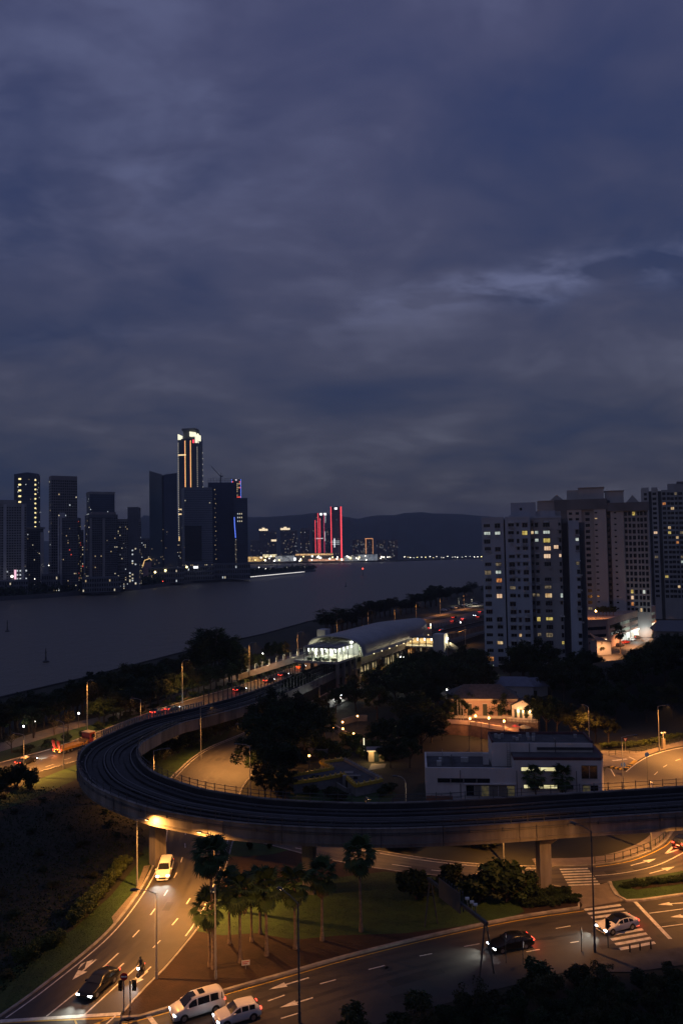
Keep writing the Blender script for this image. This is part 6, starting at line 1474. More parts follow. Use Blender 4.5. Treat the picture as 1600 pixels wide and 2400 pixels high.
acm = MB().box(-0.4, 0.4, -0.75, 0, 0, 0.55).mesh('air_conditioner', ACM); awn = MB().add([(-0.9, 0, 0.5), (0.9, 0, 0.5), (0.9, -0.8, 0), (-0.9, -0.8, 0), (-0.9, 0, 0.44), (0.9, 0, 0.44), (0.9, -0.8, -0.06), (-0.9, -0.8, -0.06)], [(0, 1, 2, 3), (7, 6, 5, 4), (2, 1, 5, 6), (0, 3, 7, 4), (3, 2, 6, 7), (1, 0, 4, 5)]).mesh('awning', ACM)
lau = MB()
lau.bar((-0.8, -0.7, 0), (0.8, -0.7, 0), 0.03, 0.03); lau.bar((-0.8, 0, 0), (-0.8, -0.7, 0), 0.03, 0.03); lau.bar((0.8, 0, 0), (0.8, -0.7, 0), 0.03, 0.03)
for k_ in range(4): lau.box(-0.7 + k_ * .36, -0.45 + k_ * .36, -0.71, -0.69, -0.7, -0.02, mi=1)
laum = lau.mesh('laundry_rack', [STEEL, mat('laundry_cloth', (0.35, 0.33, 0.36), 0.9, var=0.5, scale=2)])
hoodm = MB().box(-0.95, 0.95, -0.45, 0, 0, 0.08).mesh('window_hood', WALL_G)
for a, c, y, yo, hh, kd in wins:
    w_ = xq(c) - xq(a); z_ = zq(y) - hh; window_obj(t, (xq(a) + xq(c)) / 2, yo - 0.01, z_, w_, hh, kd)
    if wr.random() < 0.42 and w_ > 1.0: obj('air_conditioner', acm, t, ((xq(a) + xq(c)) / 2 + wr.uniform(-0.5, 1.1), yo, z_ - 0.75))
    if wr.random() < 0.16 and w_ > 1.0: obj('laundry_rack', laum, t, ((xq(a) + xq(c)) / 2, yo, z_ - 0.1))
    if wr.random() < 0.5: obj('window_hood', hoodm, t, ((xq(a) + xq(c)) / 2, yo, z_ + hh + 0.12))
    elif wr.random() < 0.2: obj('awning', awn, t, ((xq(a) + xq(c)) / 2, yo, z_ + hh + 0.05))

# second tower with dark crown band and roof blocks
def far_block(F, label, secs, cols, rows, roof, litn, seed, extra=()):
    t = F.root('apartment_tower', label, 'apartment block', 'apartment towers on the right'); rr = random.Random(seed)
    for a, c, yt, yo, m in secs: MB().box(F.x(a), F.x(c), yo, 16 + yo * 0.1, -1, F.z((a + c) / 2, yt)).build('wall_bay', m, t)
    for a, c, y0, y1, d0, d1, m in roof: MB().box(F.x(a), F.x(c), d0, d1, F.z((a + c) / 2, y0), F.z((a + c) / 2, y1)).build('roof_block', m, t)
    dark = MB(); y0, st_, n = rows; nl = 0
    cand = []
    for a, c, yo, hp in cols:
        for r_ in range(n):
            y = y0 + r_ * st_ + rr.uniform(-0.4, 0.4); z1 = F.z(a, y); hh = hp / (FPX / F.D)
            if rr.random() < litn: 
                kd = rr.choice((0, 0, 1, 2, 2, 3, 3, 4, 5)); window_obj(t, (F.x(a) + F.x(c)) / 2, yo - 0.02, z1 - hh, F.x(c) - F.x(a), hh, kd)
            else: dark.box(F.x(a), F.x(c), yo - 0.06, yo + 0.02, z1 - hh, z1)
    tag(dark.build('dark_windows', DGLASS, t), kind='stuff')
    return t
F2 = Front(1390, 373)
far_block(F2, 'taller grey apartment tower with a dark crown band and square roof blocks',
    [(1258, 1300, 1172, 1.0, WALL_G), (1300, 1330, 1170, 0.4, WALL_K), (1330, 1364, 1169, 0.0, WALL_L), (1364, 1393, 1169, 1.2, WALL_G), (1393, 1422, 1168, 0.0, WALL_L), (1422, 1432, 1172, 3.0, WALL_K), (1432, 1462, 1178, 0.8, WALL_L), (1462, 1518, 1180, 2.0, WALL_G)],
    [(1334, 1342, 0, 6), (1350, 1358, 0, 6), (1373, 1383, 1.2, 7), (1395, 1401, 0, 3), (1424, 1430, 3, 6), (1440, 1445, 0.8, 3.5), (1464, 1470, 2, 9), (1473, 1479, 2, 9), (1482, 1489, 2, 9), (1493, 1498, 2, 9), (1500, 1506, 2, 9), (1509, 1515, 2, 9)], (1200, 13.9, 17),
    [(1330, 1425, 1194, 1169.5, -0.25, 2, WALL_K), (1425, 1520, 1198, 1178.5, -0.05, 2, WALL_K), (1330, 1362, 1170, 1147, 3, 12, WALL_L), (1359, 1418, 1170, 1142.5, 2, 13, WALL_L), (1357, 1420, 1142.5, 1141, 1.5, 13.5, WALL_G), (1421, 1464, 1180, 1151, 3, 12, WALL_L), (1419, 1466, 1151, 1149.5, 2.5, 12.5, WALL_G), (1262, 1300, 1173, 1171, 0.5, 10, WALL_L)], 0.06, 5)
tt_ = F2.root('roof_gable', 'small gabled lift house on the roof of the grey tower', 'roof house', None)
for gx, gy in ((1306, 1162), (1484, 1166)):
    zz0 = F2.z(gx, 1170 if gx < 1400 else 1179.5); z1 = F2.z(gx, gy); a, c = F2.x(gx - 16), F2.x(gx + 16)
    mb = MB(); mb.add([(a, 2, zz0), (c, 2, zz0), ((a + c) / 2, 2, z1 + 1.0), (a, 9, zz0), (c, 9, zz0), ((a + c) / 2, 9, z1 + 1.0)], [(0, 1, 2), (5, 4, 3), (1, 4, 5, 2), (0, 2, 5, 3), (3, 4, 1, 0)]); mb.build('gable', WALL_G, tt_)
F3 = Front(1560, 454)
far_block(F3, 'rightmost apartment tower with rows of dark square windows cut by the frame edge',
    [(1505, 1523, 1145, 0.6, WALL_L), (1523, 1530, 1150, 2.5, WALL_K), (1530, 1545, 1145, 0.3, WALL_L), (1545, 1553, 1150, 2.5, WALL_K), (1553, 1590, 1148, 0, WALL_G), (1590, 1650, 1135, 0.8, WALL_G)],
    [(1512, 1519, 0.6, 6), (1532, 1541, 0.3, 6), (1555, 1563, 0, 6.5), (1566, 1573, 0, 6.5), (1574, 1582, 0, 6.5), (1584, 1590, 0, 6.5), (1593, 1602, 0.8, 6.5), (1608, 1616, 0.8, 6.5)], (1154, 11.4, 22),
    [(1506, 1523, 1146, 1141, 2, 10, WALL_L), (1530, 1544, 1146, 1141, 2, 10, WALL_L), (1568, 1600, 1149, 1133, 3, 12, WALL_G), (1590, 1650, 1136, 1128, 3, 12, WALL_K)], 0.075, 6)
# podium / car park with shops
PODM = mat('podium_wall', (0.50, 0.36, 0.30), 0.85, col2=(0.38, 0.27, 0.22), scale=0.15, detail=6)
A_, B_, C_ = DP(1368, 1500, 326), DP(1424, 1500, 330), DP(1537, 1480, 398)
t = thing('podium_block', 'salmon car park podium with brightly lit shop under the grey tower', 'building', (B_.x, B_.y, 0))
def rel(v): return Vector((v.x - B_.x, v.y - B_.y, 0))
a_, c_ = rel(A_), rel(C_)
mb = MB(); mb.prism([(a_.x, a_.y), (0, 0), (c_.x, c_.y), (c_.x - 6, c_.y + 25), (a_.x, a_.y + 40)], -1, 11.6); mb.build('body', PODM, t)
mb = MB(); mb.prism([(a_.x, a_.y - 0.2), (0, -0.2), (c_.x + .1, c_.y - 0.2), (c_.x - 6, c_.y + 25), (a_.x, a_.y + 40)], 11.6, 12.3); mb.build('parapet', PODM, t)
def on_face(p, q, f0, f1, z0, z1, m, name, out=0.12, th=0.1):
    d = (q - p); l = d.length; d.normalize(); n_ = Vector((d.y, -d.x, 0))
    if n_.y > 0: n_ = -n_
    mb = MB(); u, v = p + d * l * f0 + n_ * out / 2, p + d * l * f1 + n_ * out / 2
    mb.bar((u.x, u.y, (z0 + z1) / 2), (v.x, v.y, (z0 + z1) / 2), out, z1 - z0); return mb.build(name, m, t)
zero = Vector((0, 0, 0))
for (p, q, n_) in ((a_, zero, 1), (zero, c_, 5)):
    for z0, z1 in ((8.0, 9.3), (5.0, 6.2)):
        for k_ in range(n_):
            f0 = 0.04 + k_ * 0.95 / n_; f1 = f0 + 0.88 / n_
            on_face(p, q, f0, f1, z0, z1, DGLASS if (k_ + int(z0)) % 3 else emit_var('parking_glow', (0.8, 0.9, 0.7), 0.10, (0.02, 0.02, 0.02), 0.4), 'parking_opening')
SHOP = emit_var('shop_glow', (0.95, 1.0, 0.92), 0.9, (0.3, 0.42, 0.36), 0.25)
for f0, f1, z0, z1 in ((0.24, 0.31, 0.3, 3.6), (0.33, 0.40, 0.3, 3.9), (0.43, 0.58, 0.3, 3.2), (0.61, 0.82, 0.3, 2.7)): on_face(zero, c_, f0, f1, z0, z1, SHOP, 'shop_window', 0.3)
on_face(zero, c_, 0.60, 0.84, 3.0, 5.0, emit('shop_sign', (0.96, 1.0, 0.96), 1.2), 'shop_sign', 0.8); on_face(zero, c_, 0.42, 0.59, 3.4, 4.2, emit('shop_sign2', (0.9, 1.0, 0.95), 0.9), 'shop_sign', 0.6); on_face(zero, c_, 0.86, 0.96, 3.2, 4.0, emit('shop_sign3', (1.0, 0.85, 0.6), 1.5), 'shop_sign', 0.6)
d_ = (c_ - zero); nrm_ = Vector((d_.y, -d_.x, 0)).normalized(); nrm_ = -nrm_ if nrm_.y > 0 else nrm_
for f in (0.35, 0.55, 0.75): p = d_ * f + nrm_ * 4; point(t, (p.x, p.y, 3.0), 700, (0.95, 1.0, 0.92), 0.6)
for f, e_ in ((-0.3, 12000), (0.15, 14000), (0.5, 7000), (1.0, 12000)): p = d_ * f + nrm_ * 7; spot(t, (p.x, p.y, 7.5), e_, (1.0, 0.42, 0.16), 150, 0.6, 0.3, direction=(0, 0, -1))
for f in (0.05, 0.1): on_face(a_, zero, 0.55 + f * 3, 0.62 + f * 3, 3.4, 4.0, emit('podium_lamp', (1.0, 0.7, 0.4), 4), 'wall_lamp', 0.3)
for i in range(5): on_face(a_, zero, 0.08 + 0.12 * i, 0.14 + 0.12 * i, 1.4 + (i % 2), 2.2 + (i % 2), DGLASS, 'small_window', 0.1)
p = DP(1400, 1468, 330); globe((p.x, p.y + 2), 3.2, 'bright amber lamp on the podium roof', None, 3500, SODIUM, GLOBE_O, z=12.2, r=0.4)
for px_x, py_y in ((1365, 1512), (1440, 1535), (1428, 1520)): pass
STREETP = poly('road', [(1395, 1545), (1440, 1515), (1500, 1492), (1560, 1478), (1660, 1462), (1660, 1470), (1560, 1488), (1510, 1505), (1460, 1535), (1430, 1560)], 0.05, A_ASPH2)
for x, y, h in [(1425, 1480, 5), (1435, 1478, 4)]:
    pass
for i in range(5):
    b_ = DP(1405 + i * 8, 1478, 345); tree(BROAD[i % 4], (b_.x, b_.y, 12.0), 4.5, 'small dark tree on the podium roof garden', 'podium roof trees', tr)
pb = P(1453, 1533); palm((pb.x, pb.y), 8.5, 'dark palm silhouetted before the lit shop', 1.7, 18, None, 0)
for x, y, h in [(1545, 1500, 6), (1560, 1492, 6.5), (1410, 1535, 5), (1530, 1505, 4)]:
    b_ = P(x, y); tree(BROAD[2], b_, h, ['lamplit yellow tree at the end of the shop street', 'lamplit tree beside the rightmost tower foot', 'small tree at the podium corner', 'low tree by the parked cars at the shop'][[1545, 1560, 1410, 1530].index(x)], None, tr)
# small sloped-roof kiosk before the podium and the grey shed on the mound
t = thing('gabled_kiosk', 'narrow grey gabled hut in front of the podium corner', 'hut', P(1415, 1535), R(12))
MB().box(-3, 3, 0, 5, 0, 5.5).build('wall', WALL_G, t); mb = MB(); mb.add([(-3.3, -0.3, 5.5), (3.3, -0.3, 5.0), (3.3, 5.3, 5.0), (-3.3, 5.3, 8.0), (-3.3, -0.3, 5.7), (3.3, -0.3, 5.2), (3.3, 5.3, 5.2), (-3.3, 5.3, 8.2)], [(3, 2, 1, 0), (4, 5, 6, 7), (0, 1, 5, 4), (1, 2, 6, 5), (2, 3, 7, 6), (3, 0, 4, 7)]); mb.build('roof', FAC_DARK, t)
b_ = DP(1585, 1475, 250); t = thing('hill_house', 'low grey house at the right edge above the wooded mound', 'house', (b_.x, b_.y, 6), R(-15))
MB().box(-6, 8, 0, 9, 0, 9.5).build('wall', WALL_G, t); mb = MB(); mb.add([(-7, -1, 9.5), (9, -1, 9.5), (9, 10, 9.5), (-7, 10, 9.5), (-5, 4.5, 12.5), (7, 4.5, 12.5)], [(0, 1, 5, 4), (1, 2, 5), (2, 3, 4, 5), (3, 0, 4), (3, 2, 1, 0)]); mb.build('roof', FAC_DARK, t)
MB().box(-4.6, -3.4, -0.15, 0, 6, 7.2).build('window', LW2[1], t); MB().box(1, 2, -0.15, 0, 6, 7).build('window', DGLASS, t)

# ================================================================== WHITE OFFICE BUILDING
OA = P(998, 1873); orz = R(-5); OL = 30.2; OB = OA + Vector((math.cos(orz), math.sin(orz), 0)) * OL
t = thing('office_building', 'low white office building with flat roofs and strip windows', 'building', OA, orz)
OFFW = mat('office_plaster', (0.74, 0.70, 0.67), 0.85, col2=(0.58, 0.55, 0.52), scale=0.3, detail=7, streak=True, bump=0.1)
RROOF = mat('maroon_roof_edge', (0.11, 0.05, 0.055), 0.8, var=0.3); ROOFT = mat('roof_felt', (0.075, 0.075, 0.08), 0.9, var=0.4, scale=0.6)
ox = lambda px: (px - 998) / 420 * OL
oz = lambda px, py: CAMH - (py - (HORY - (px - 800) * math.tan(ROLL))) * (OA.y + (px - 998) / 420 * (OB.y - OA.y)) / FPX
zl, zr = oz(1000, 1791), oz(1300, 1768)
MB().box(0, ox(1206), 0, 10.5, -0.3, zl - 0.75).build('left_wing', OFFW, t)
MB().box(0.3, ox(1206), 0.3, 10.2, zl - 0.75, zl - 0.7).build('terrace_floor', ROOFT, t)
for a in ((0, ox(1206), 0, 0.3), (0, 0.3, 0.31, 10.5), (0.31, ox(1180), 10.2, 10.5)): MB().box(*a, zl - 0.75, zl).build('parapet', OFFW, t)
mb = MB(); x0, x1 = ox(1206) + 0.003, ox(1408)
mb.prism([(x0, -0.004), (x1, -0.004), (ox(1419), 2.2), (ox(1419), 10.5), (x0, 10.5)], -0.3, zr - 0.45); mb.build('right_wing', OFFW, t)
mb = MB(); mb.prism([(x0, -0.05), (x1, -0.05), (ox(1419) + 0.05, 2.2), (ox(1419) + 0.05, 10.55), (x0, 10.55)], zr - 0.45, zr); mb.build('roof_edge', RROOF, t)
MB().box(x0, x1, 0.3, 3.4, zr, zr + 0.02).build('roof_deck', ROOFT, t)
ux0, ux1 = ox(1160), ox(1400); uz = zr + 1.55
MB().box(ux0, ux1, 3.6, 10.2, zl - 0.7, uz).build('upper_block', OFFW, t); MB().box(ux0 + .3, ux1 - .3, 3.9, 9.9, uz, uz + 0.05).build('upper_roof', ROOFT, t)
for a in ((ux0, ux1, 9.9, 10.2), (ux0, ux0 + .3, 3.61, 9.89), (ux1 - .3, ux1, 3.61, 9.89)): MB().box(*a, uz, uz + 0.45).build('parapet', RROOF, t)
MB().box(ox(1268), ux1 + .2, 3.3, 3.6, zr + 0.45, zr + 0.85).build('roof_canopy', CONC_D, t)
mb = MB(); mb.tube([(0, 3.5, zl), (0, 3.5, uz + 0.6), (0, 5, uz + 0.6)], 0.07, 6); mb.build('roof_pipe', STEEL_D, t, (ox(1312), 0, 0)); mb = MB(); mb.tube([(0, 3.5, zl), (0, 3.5, uz)], 0.06, 6); mb.build('roof_pipe', STEEL_D, t, (ox(1250), 0, 0))
mb = MB()
for k_ in range(9): mb.bar((ox(1196), 3.2, zl + 0.3 * k_ - .3), (ox(1196) + 0.5, 3.2, zl + 0.3 * k_ - .3), 0.04, 0.04)
for q in (0, 0.5): mb.bar((ox(1196) + q, 3.2, zl - .6), (ox(1196) + q, 3.2, uz + 0.4), 0.05, 0.05)
mb.build('roof_ladder', STEEL_D, t)
def owin(px0, px1, py0, py1, m, name='window', panes=1, split=None):
    a, c = ox(px0), ox(px1); z1, z0 = oz(px0, py0), oz(px0, py1)
    fr_ = MB(); f = 0.08
    fr_.box(a, c, -0.06, 0.0, z0, z0 + f); fr_.box(a, c, -0.06, 0, z1 - f, z1); fr_.box(a, a + f, -0.06, 0, z0 + f, z1 - f); fr_.box(c - f, c, -0.06, 0, z0 + f, z1 - f)
    o = fr_.build(name, BLACK, t); cuts = [0] + (split or [k_ / panes for k_ in range(1, panes)]) + [1]
    for u, v in zip(cuts[:-1], cuts[1:]):
        mm = m[cuts.index(u) % len(m)] if isinstance(m, list) else m
        MB().box(a + (c - a) * u + 0.05, a + (c - a) * v - 0.05, -0.045, -0.01, z0 + 0.05, z1 - 0.05).build('pane', mm, o)
    MB().box(a - 0.1, c + 0.1, -0.14, 0.0, z0 - 0.09, z0 - 0.01).build('sill', OFFW, o)
OFL = emit_var('office_light', (1.0, 0.92, 0.52), 0.85, (0.80, 0.70, 0.34), 0.6); OFD = emit_var('office_dim', (0.16, 0.13, 0.06), 0.35, (0.05, 0.05, 0.04), 1.2)
BLIND = mat('roller_blind', (0.24, 0.22, 0.18), 0.8, var=0.15)
owin(1026, 1149, 1815, 1825, DGLASS, panes=4); owin(1093, 1207, 1831, 1856, [DGLASS, BLIND, OFD, BLIND, BLIND, OFD], split=[0.17, 0.31, 0.47, 0.66, 0.84])
owin(1222, 1304, 1789, 1799, OFL, split=[0.21, 0.55]); owin(1227, 1342, 1829, 1838.5, [OFL, OFL, OFL, DGLASS], split=[0.27, 0.40, 0.68]); owin(1362, 1398, 1786, 1816, DGLASS, panes=2); owin(1363, 1399, 1831, 1856, [OFD, DGLASS], panes=2)
MB().box(ox(1088), ox(1210), -0.35, -0.01, oz(1150, 1829), oz(1150, 1827)).build('window_hood', OFFW, t)
for x, y, w_ in ((ox(1032), 4, 0.8), (ox(1096), 6.5, 1.3), (ox(1036), 6, 0.5)): MB().box(-w_ / 2, w_ / 2, -0.4, 0.4, 0, 0.8).build('roof_unit', ACM, t, (x, y, zl - 0.7))
mb = MB(); mb.tube([(0, 0, 0), (0, 0, 2.6)], 0.05, 6); mb.build('roof_mast', STEEL, t, (ox(1041), 5, zl - 0.7)); MB().box(-0.5, 0.5, -0.3, 0.3, 0, 1.9).build('roof_cabinet', WHITEP, t, (ox(1147), 5, zl - 0.7)); MB().box(-0.1, 0.1, -4, 4, 0, 0.5).build('roof_kerb', CONC_D, t, (ox(1066), 5.5, zl - 0.7))
MB().box(0.0, ox(1060), -2.2, -1.9, -0.2, 1.2).build('garden_wall', mat('brick_edge', (0.2, 0.10, 0.07), 0.85, var=0.3), t)
vr = random.Random(9)
for i in range(11): MB().box(-.25, .25, -.25, .25, 0, vr.uniform(.4, .8)).build('roof_vent', ACM if i % 2 else STEEL, t, (vr.uniform(ux0 + 1, ux1 - 1), vr.uniform(5, 9), uz + .05))
for x in (ox(1080), ox(1212), ox(1350)): mb = MB(); mb.tube([(x, -.07, 0.2), (x, -.07, zl - .4)], .05, 6); mb.build('drain_pipe', CONC_D, t)
# two flag poles behind it
for x, yt, lab in ((1100, 1680, 'left thin flag pole behind the office terrace'), (1129, 1690, 'right thin flag pole behind the office terrace')):
    b_ = P(x, 1800); q = thing('flag_pole', lab, 'pole', b_, 0, 'flag poles'); h_ = HgtAt(b_, yt); MB().tube([(0, 0, 0), (0, 0, h_)], [0.07, 0.04], 6).build('pole', POLE_D, q); MB().tube([(0, 0, h_), (0, 0, h_ + 0.2)], 0.09, 6).build('finial', STEEL, q)

# ================================================================== OLD HOUSES IN ORANGE LIGHT
HZ = 3.0
hb = P(1086, 1680, HZ); hrz = R(-6)
PINK = mat('rose_plaster', (0.58, 0.42, 0.34), 0.85, col2=(0.46, 0.32, 0.26), scale=0.6, detail=6); TILE = mat('grey_tile', (0.09, 0.085, 0.085), 0.85, var=0.35, scale=1.5, obj_rand=0.1); TRIM = mat('white_trim', (0.62, 0.58, 0.52), 0.8, var=0.15); SHUT = mat('dark_shutter', (0.02, 0.035, 0.03), 0.6)
t = thing('old_villa', 'old rose plastered villa with hipped tile roof lit by orange lamps', 'house', hb, hrz)
Wd, Dp, Hh = 12.5, 9.0, 4.3
MB().box(-3.2, Wd, 0, Dp, -0.5, Hh).build('wall', PINK, t)
mb = MB(); a = 0.6; mb.add([(-3.2 - a, -a, Hh), (Wd + a, -a, Hh), (Wd + a, Dp + a, Hh), (-3.2 - a, Dp + a, Hh), (0.5, Dp / 2, Hh + 2.6), (Wd - 3.5, Dp / 2, Hh + 2.6)], [(0, 1, 5, 4), (1, 2, 5), (2, 3, 4, 5), (3, 0, 4), (3, 2, 1, 0)])
rf = mb.build('roof', TILE, t)
for i in range(34):                       # tile courses down the front slope
    x = -3.6 + i * 0.5; f = min(1, max(0, (x + 3.8) / 4.3)) if x < 0.5 else (min(1, (Wd + a - x) / (a + 3.5)) if x > Wd - 3.5 else 1)
    mb = MB(); mb.tube([(x, -a, Hh + 0.05), (x, -a + (Dp / 2 + a) * f, Hh + 2.6 * f + 0.05)], 0.07, 4); mb.build('tile_course', TILE, rf)
MB().box(-3.4, Wd + 0.15, -0.2, 0.02, Hh - 0.45, Hh - 0.1).build('cornice', TRIM, t); MB().box(-3.3, Wd + 0.1, -0.12, 0.02, -0.3, 0.25).build('plinth', TRIM, t)
for x in (1.4, 5.0, 8.4, 11.4, -1.8):
    o = MB().box(-0.5, 0.5, -0.08, 0.0, 0.3, 3.0).build('door', SHUT, t, (x, 0, 0)); MB().box(-0.62, 0.62, -0.1, 0.01, 3.02, 3.2).build('lintel', TRIM, o)
    for q in (-0.25, 0.25): MB().box(q - 0.2, q + 0.2, -0.12, -0.085, 0.5, 2.8).build('shutter_leaf', SHUT, o)
t2 = thing('gabled_annex', 'white gabled annex with balustraded terrace and three glowing wall lamps', 'house', P(1199, 1684, HZ), R(-24))
mb = MB(); mb.prism([(0, 0), (4.6, 0), (4.6, 7), (0, 7)], -0.5, 3.0); mb.build('wall', TRIM, t2)
mb = MB(); mb.add([(-0.1, -0.02, 3.0), (4.7, -0.02, 3.0), (2.6, -0.02, 4.3), (-0.1, 7, 3.0), (4.7, 7, 3.0), (2.6, 7, 4.3)], [(0, 1, 2), (5, 4, 3), (3, 4, 1, 0)]); mb.build('gable', TRIM, t2)
mb = MB(); mb.bar((-0.3, 3.4, 3.0), (2.6, 3.4, 4.45), 7.4, 0.12); mb.bar((2.6, 3.4, 4.45), (5.0, 3.4, 3.0), 7.4, 0.12); mb.build('roof', TILE, t2)
for x in (0.9, 2.1, 3.3):
    o = MB().box(-0.32, 0.32, -0.06, 0, 0.2, 2.2).build('window', SHUT, t2, (x, -0.03, 0)); MB().box(-0.4, 0.4, -0.1, 0, 2.25, 2.4).build('lintel', TRIM, o)
MB().box(-0.6, 6.4, -2.6, -0.02, -2.6, -0.1).build('terrace', mat('rubble_stone', (0.16, 0.12, 0.10), 0.9, var=0.5, scale=2.5, bump=0.8), t2)
MB().box(-0.6, 6.4, -2.6, -2.45, 0.65, 0.8).build('balustrade_rail', TRIM, t2); bal = MB().tube([(0, 0, -0.1), (0, 0, 0.2), (0, 0, 0.65)], [0.05, 0.08, 0.05], 6).mesh('baluster', TRIM)
for i in range(22): obj('baluster', bal, t2, (-0.5 + i * 0.32, -2.52, 0))
for i, x in enumerate((1.5, 2.75, 4.2)):
    o = MB().tube([(0, 0, 0), (0, 0, 0.35)], 0.15, 8).build('wall_lamp', emit('villa_lamp', (1.0, 0.66, 0.30), 16), t2, (x, -0.25, 1.7)); point(t2, (x, -0.7, 1.9), 130, (1.0, 0.55, 0.24), 0.15)
# front lamps of the villa
for i, (x, y) in enumerate([(1111, 1675), (1142, 1680), (1177, 1687), (1098, 1681)]):
    p = P(x, y, HZ + 1.8); globe((p.x, p.y - 1.5), 2.2, 'orange globe lamp in front of the villa ' + ['by its first door', 'by its second door', 'below the annex', 'at the left end'][i], 'orange lamps of the villa', 1700 if i < 3 else 400, (1.0, 0.40, 0.12), GLOBE_O, z=HZ - 0.4, r=0.24)
# forecourt, retaining wall, market tents
t = thing('retaining_wall', 'reddish retaining wall and forecourt below the villa', 'wall', P(1086, 1700, 0))
mb = MB(); fpts = [P(x, y, HZ) for x, y in ((1040, 1690), (1100, 1694), (1180, 1708), (1215, 1712), (1215, 1690), (1190, 1676), (1040, 1676))]; o0 = t.location
mb.prism([(p.x - o0.x, p.y - o0.y) for p in fpts], -0.5, HZ - 0.35); mb.build('forecourt', mat('red_earth', (0.22, 0.13, 0.09), 0.9, var=0.4, scale=0.8), t)
mb = MB(); mb.bar((fpts[0].x - o0.x, fpts[0].y - o0.y, HZ), (fpts[1].x - o0.x, fpts[1].y - o0.y, HZ), 0.3, 0.9); mb.bar((fpts[1].x - o0.x, fpts[1].y - o0.y, HZ), (fpts[2].x - o0.x, fpts[2].y - o0.y, HZ), 0.3, 0.9); mb.build('coping', PINK, t)
for i, (x, y, colr, lab) in enumerate([(1208, 1716, (0.6, 0.08, 0.10), 'red market umbrella behind the office roof'), (1183, 1719, (0.55, 0.5, 0.4), 'cream market umbrella beside the red one'), (1228, 1716, (0.45, 0.42, 0.25), 'olive market umbrella right of the red one')]):
    b_ = P(x, y + 14); q = thing('market_umbrella', lab, 'umbrella', b_, 0, 'market umbrellas'); MB().tube([(0, 0, 0), (0, 0, 2.5)], 0.04, 6).build('pole', STEEL, q)
    mb = MB(); n_ = 8; mb.v = [(0, 0, 3.0)] + [(1.5 * math.cos(2 * PI * k / n_), 1.5 * math.sin(2 * PI * k / n_), 2.4) for k in range(n_)]; mb.f = [(0, 1 + k, 1 + (k + 1) % n_) for k in range(n_)] + [tuple(range(n_, 0, -1))]; mb.m = [0] * (n_ + 1); mb.build('canopy', mat('umbrella_%d' % i, colr, 0.8), q)
    if i == 1: point(q, (0.8, -1.8, 2.6), 420, SODIUM, 0.2)
# lattice mast left of the villa
b_ = P(1073, 1716); t = thing('lattice_mast', 'slim group of lit posts left of the villa', 'mast', b_)
for dx in (0, 0.7, 1.3): MB().tube([(dx, 0, 0), (dx, 0, 7.5 - dx)], 0.08, 6).build('post', STEEL, t)
# lane lamps and roofs behind the villa
for i, (x, y, w_, d_, h_, rz_, lab) in enumerate([(1085, 1620, 12, 8, 3.5, 0.3, 'dark roofed house behind the villa on the left'), (1205, 1628, 10, 8, 3.5, -0.2, 'blue grey roofed house behind the villa on the right'), (1245, 1628, 7, 6, 3.2, 0.1, 'small blue roofed house at the edge of the mound'), (1072, 1600, 8, 6, 3.5, 0.5, 'low shed by the lit lane')]):
    b_ = P(x, y, 2); t = thing('old_house', lab, 'house', (b_.x, b_.y, 1.5), rz_, 'houses behind the villa'); MB().box(-w_ / 2, w_ / 2, -d_ / 2, d_ / 2, -1, h_).build('wall', WALL_G, t)
    mb = MB(); mb.add([(-w_ / 2 - .4, -d_ / 2 - .4, h_), (w_ / 2 + .4, -d_ / 2 - .4, h_), (w_ / 2 + .4, d_ / 2 + .4, h_), (-w_ / 2 - .4, d_ / 2 + .4, h_), (-w_ / 2 + 1.5, 0, h_ + 2), (w_ / 2 - 1.5, 0, h_ + 2)], [(0, 1, 5, 4), (1, 2, 5), (2, 3, 4, 5), (3, 0, 4), (3, 2, 1, 0)]); mb.build('roof', mat('blue_sheet_roof', (0.13, 0.15, 0.21), 0.5, var=0.2) if i in (1, 2) else TILE, t); MB().box(-0.5, 0.5, -d_ / 2 - 0.06, -d_ / 2, 0.1, 2.1).build('door', SHUT, t)
b_ = P(1118, 1585); lamp((b_.x, b_.y), 6, (-1.2, -0.6), 'white lamp over the lane at the foot of the nearest tower', power=2600, col=COOL, lens=LENS_W, group='lane lamps')
poly('lane', [(1062, 1606), (1100, 1580), (1130, 1568), (1150, 1572), (1110, 1596), (1080, 1612)], 0.05, PAVE)

# ================================================================== TILED GARDEN PAVILION
GZ = 2.0
YT = mat('yellow_glazed_tile', (0.58, 0.38, 0.04), 0.45, var=0.3, scale=2.5, obj_rand=0.12); PAVW = mat('pavilion_wall', (0.24, 0.23, 0.22), 0.85, var=0.2)
gp = [(669, 1819), (780, 1800), (751, 1785), (806, 1779), (895, 1826), (887, 1829), (833, 1840), (804, 1814), (743, 1826), (688, 1833)]
gw = [P(x, y, GZ) for x, y in gp]; g0 = Vector((sum(p.x for p in gw) / len(gw), sum(p.y for p in gw) / len(gw), 0))
t = thing('garden_pavilion', 'angular garden pavilion with dark flat roof edged in yellow glazed tiles', 'pavilion', g0)
lp = [(p.x - g0.x, p.y - g0.y) for p in gw]
mb = MB(); mb.prism(lp, -0.2, GZ - 0.5); mb.build('wall', PAVW, t)
mb = MB(); mb.prism([(x * 1.0, y * 1.0) for x, y in lp], GZ - 0.5, GZ - 0.3); mb.build('flat_roof', ROOFT, t)
n_ = len(lp)
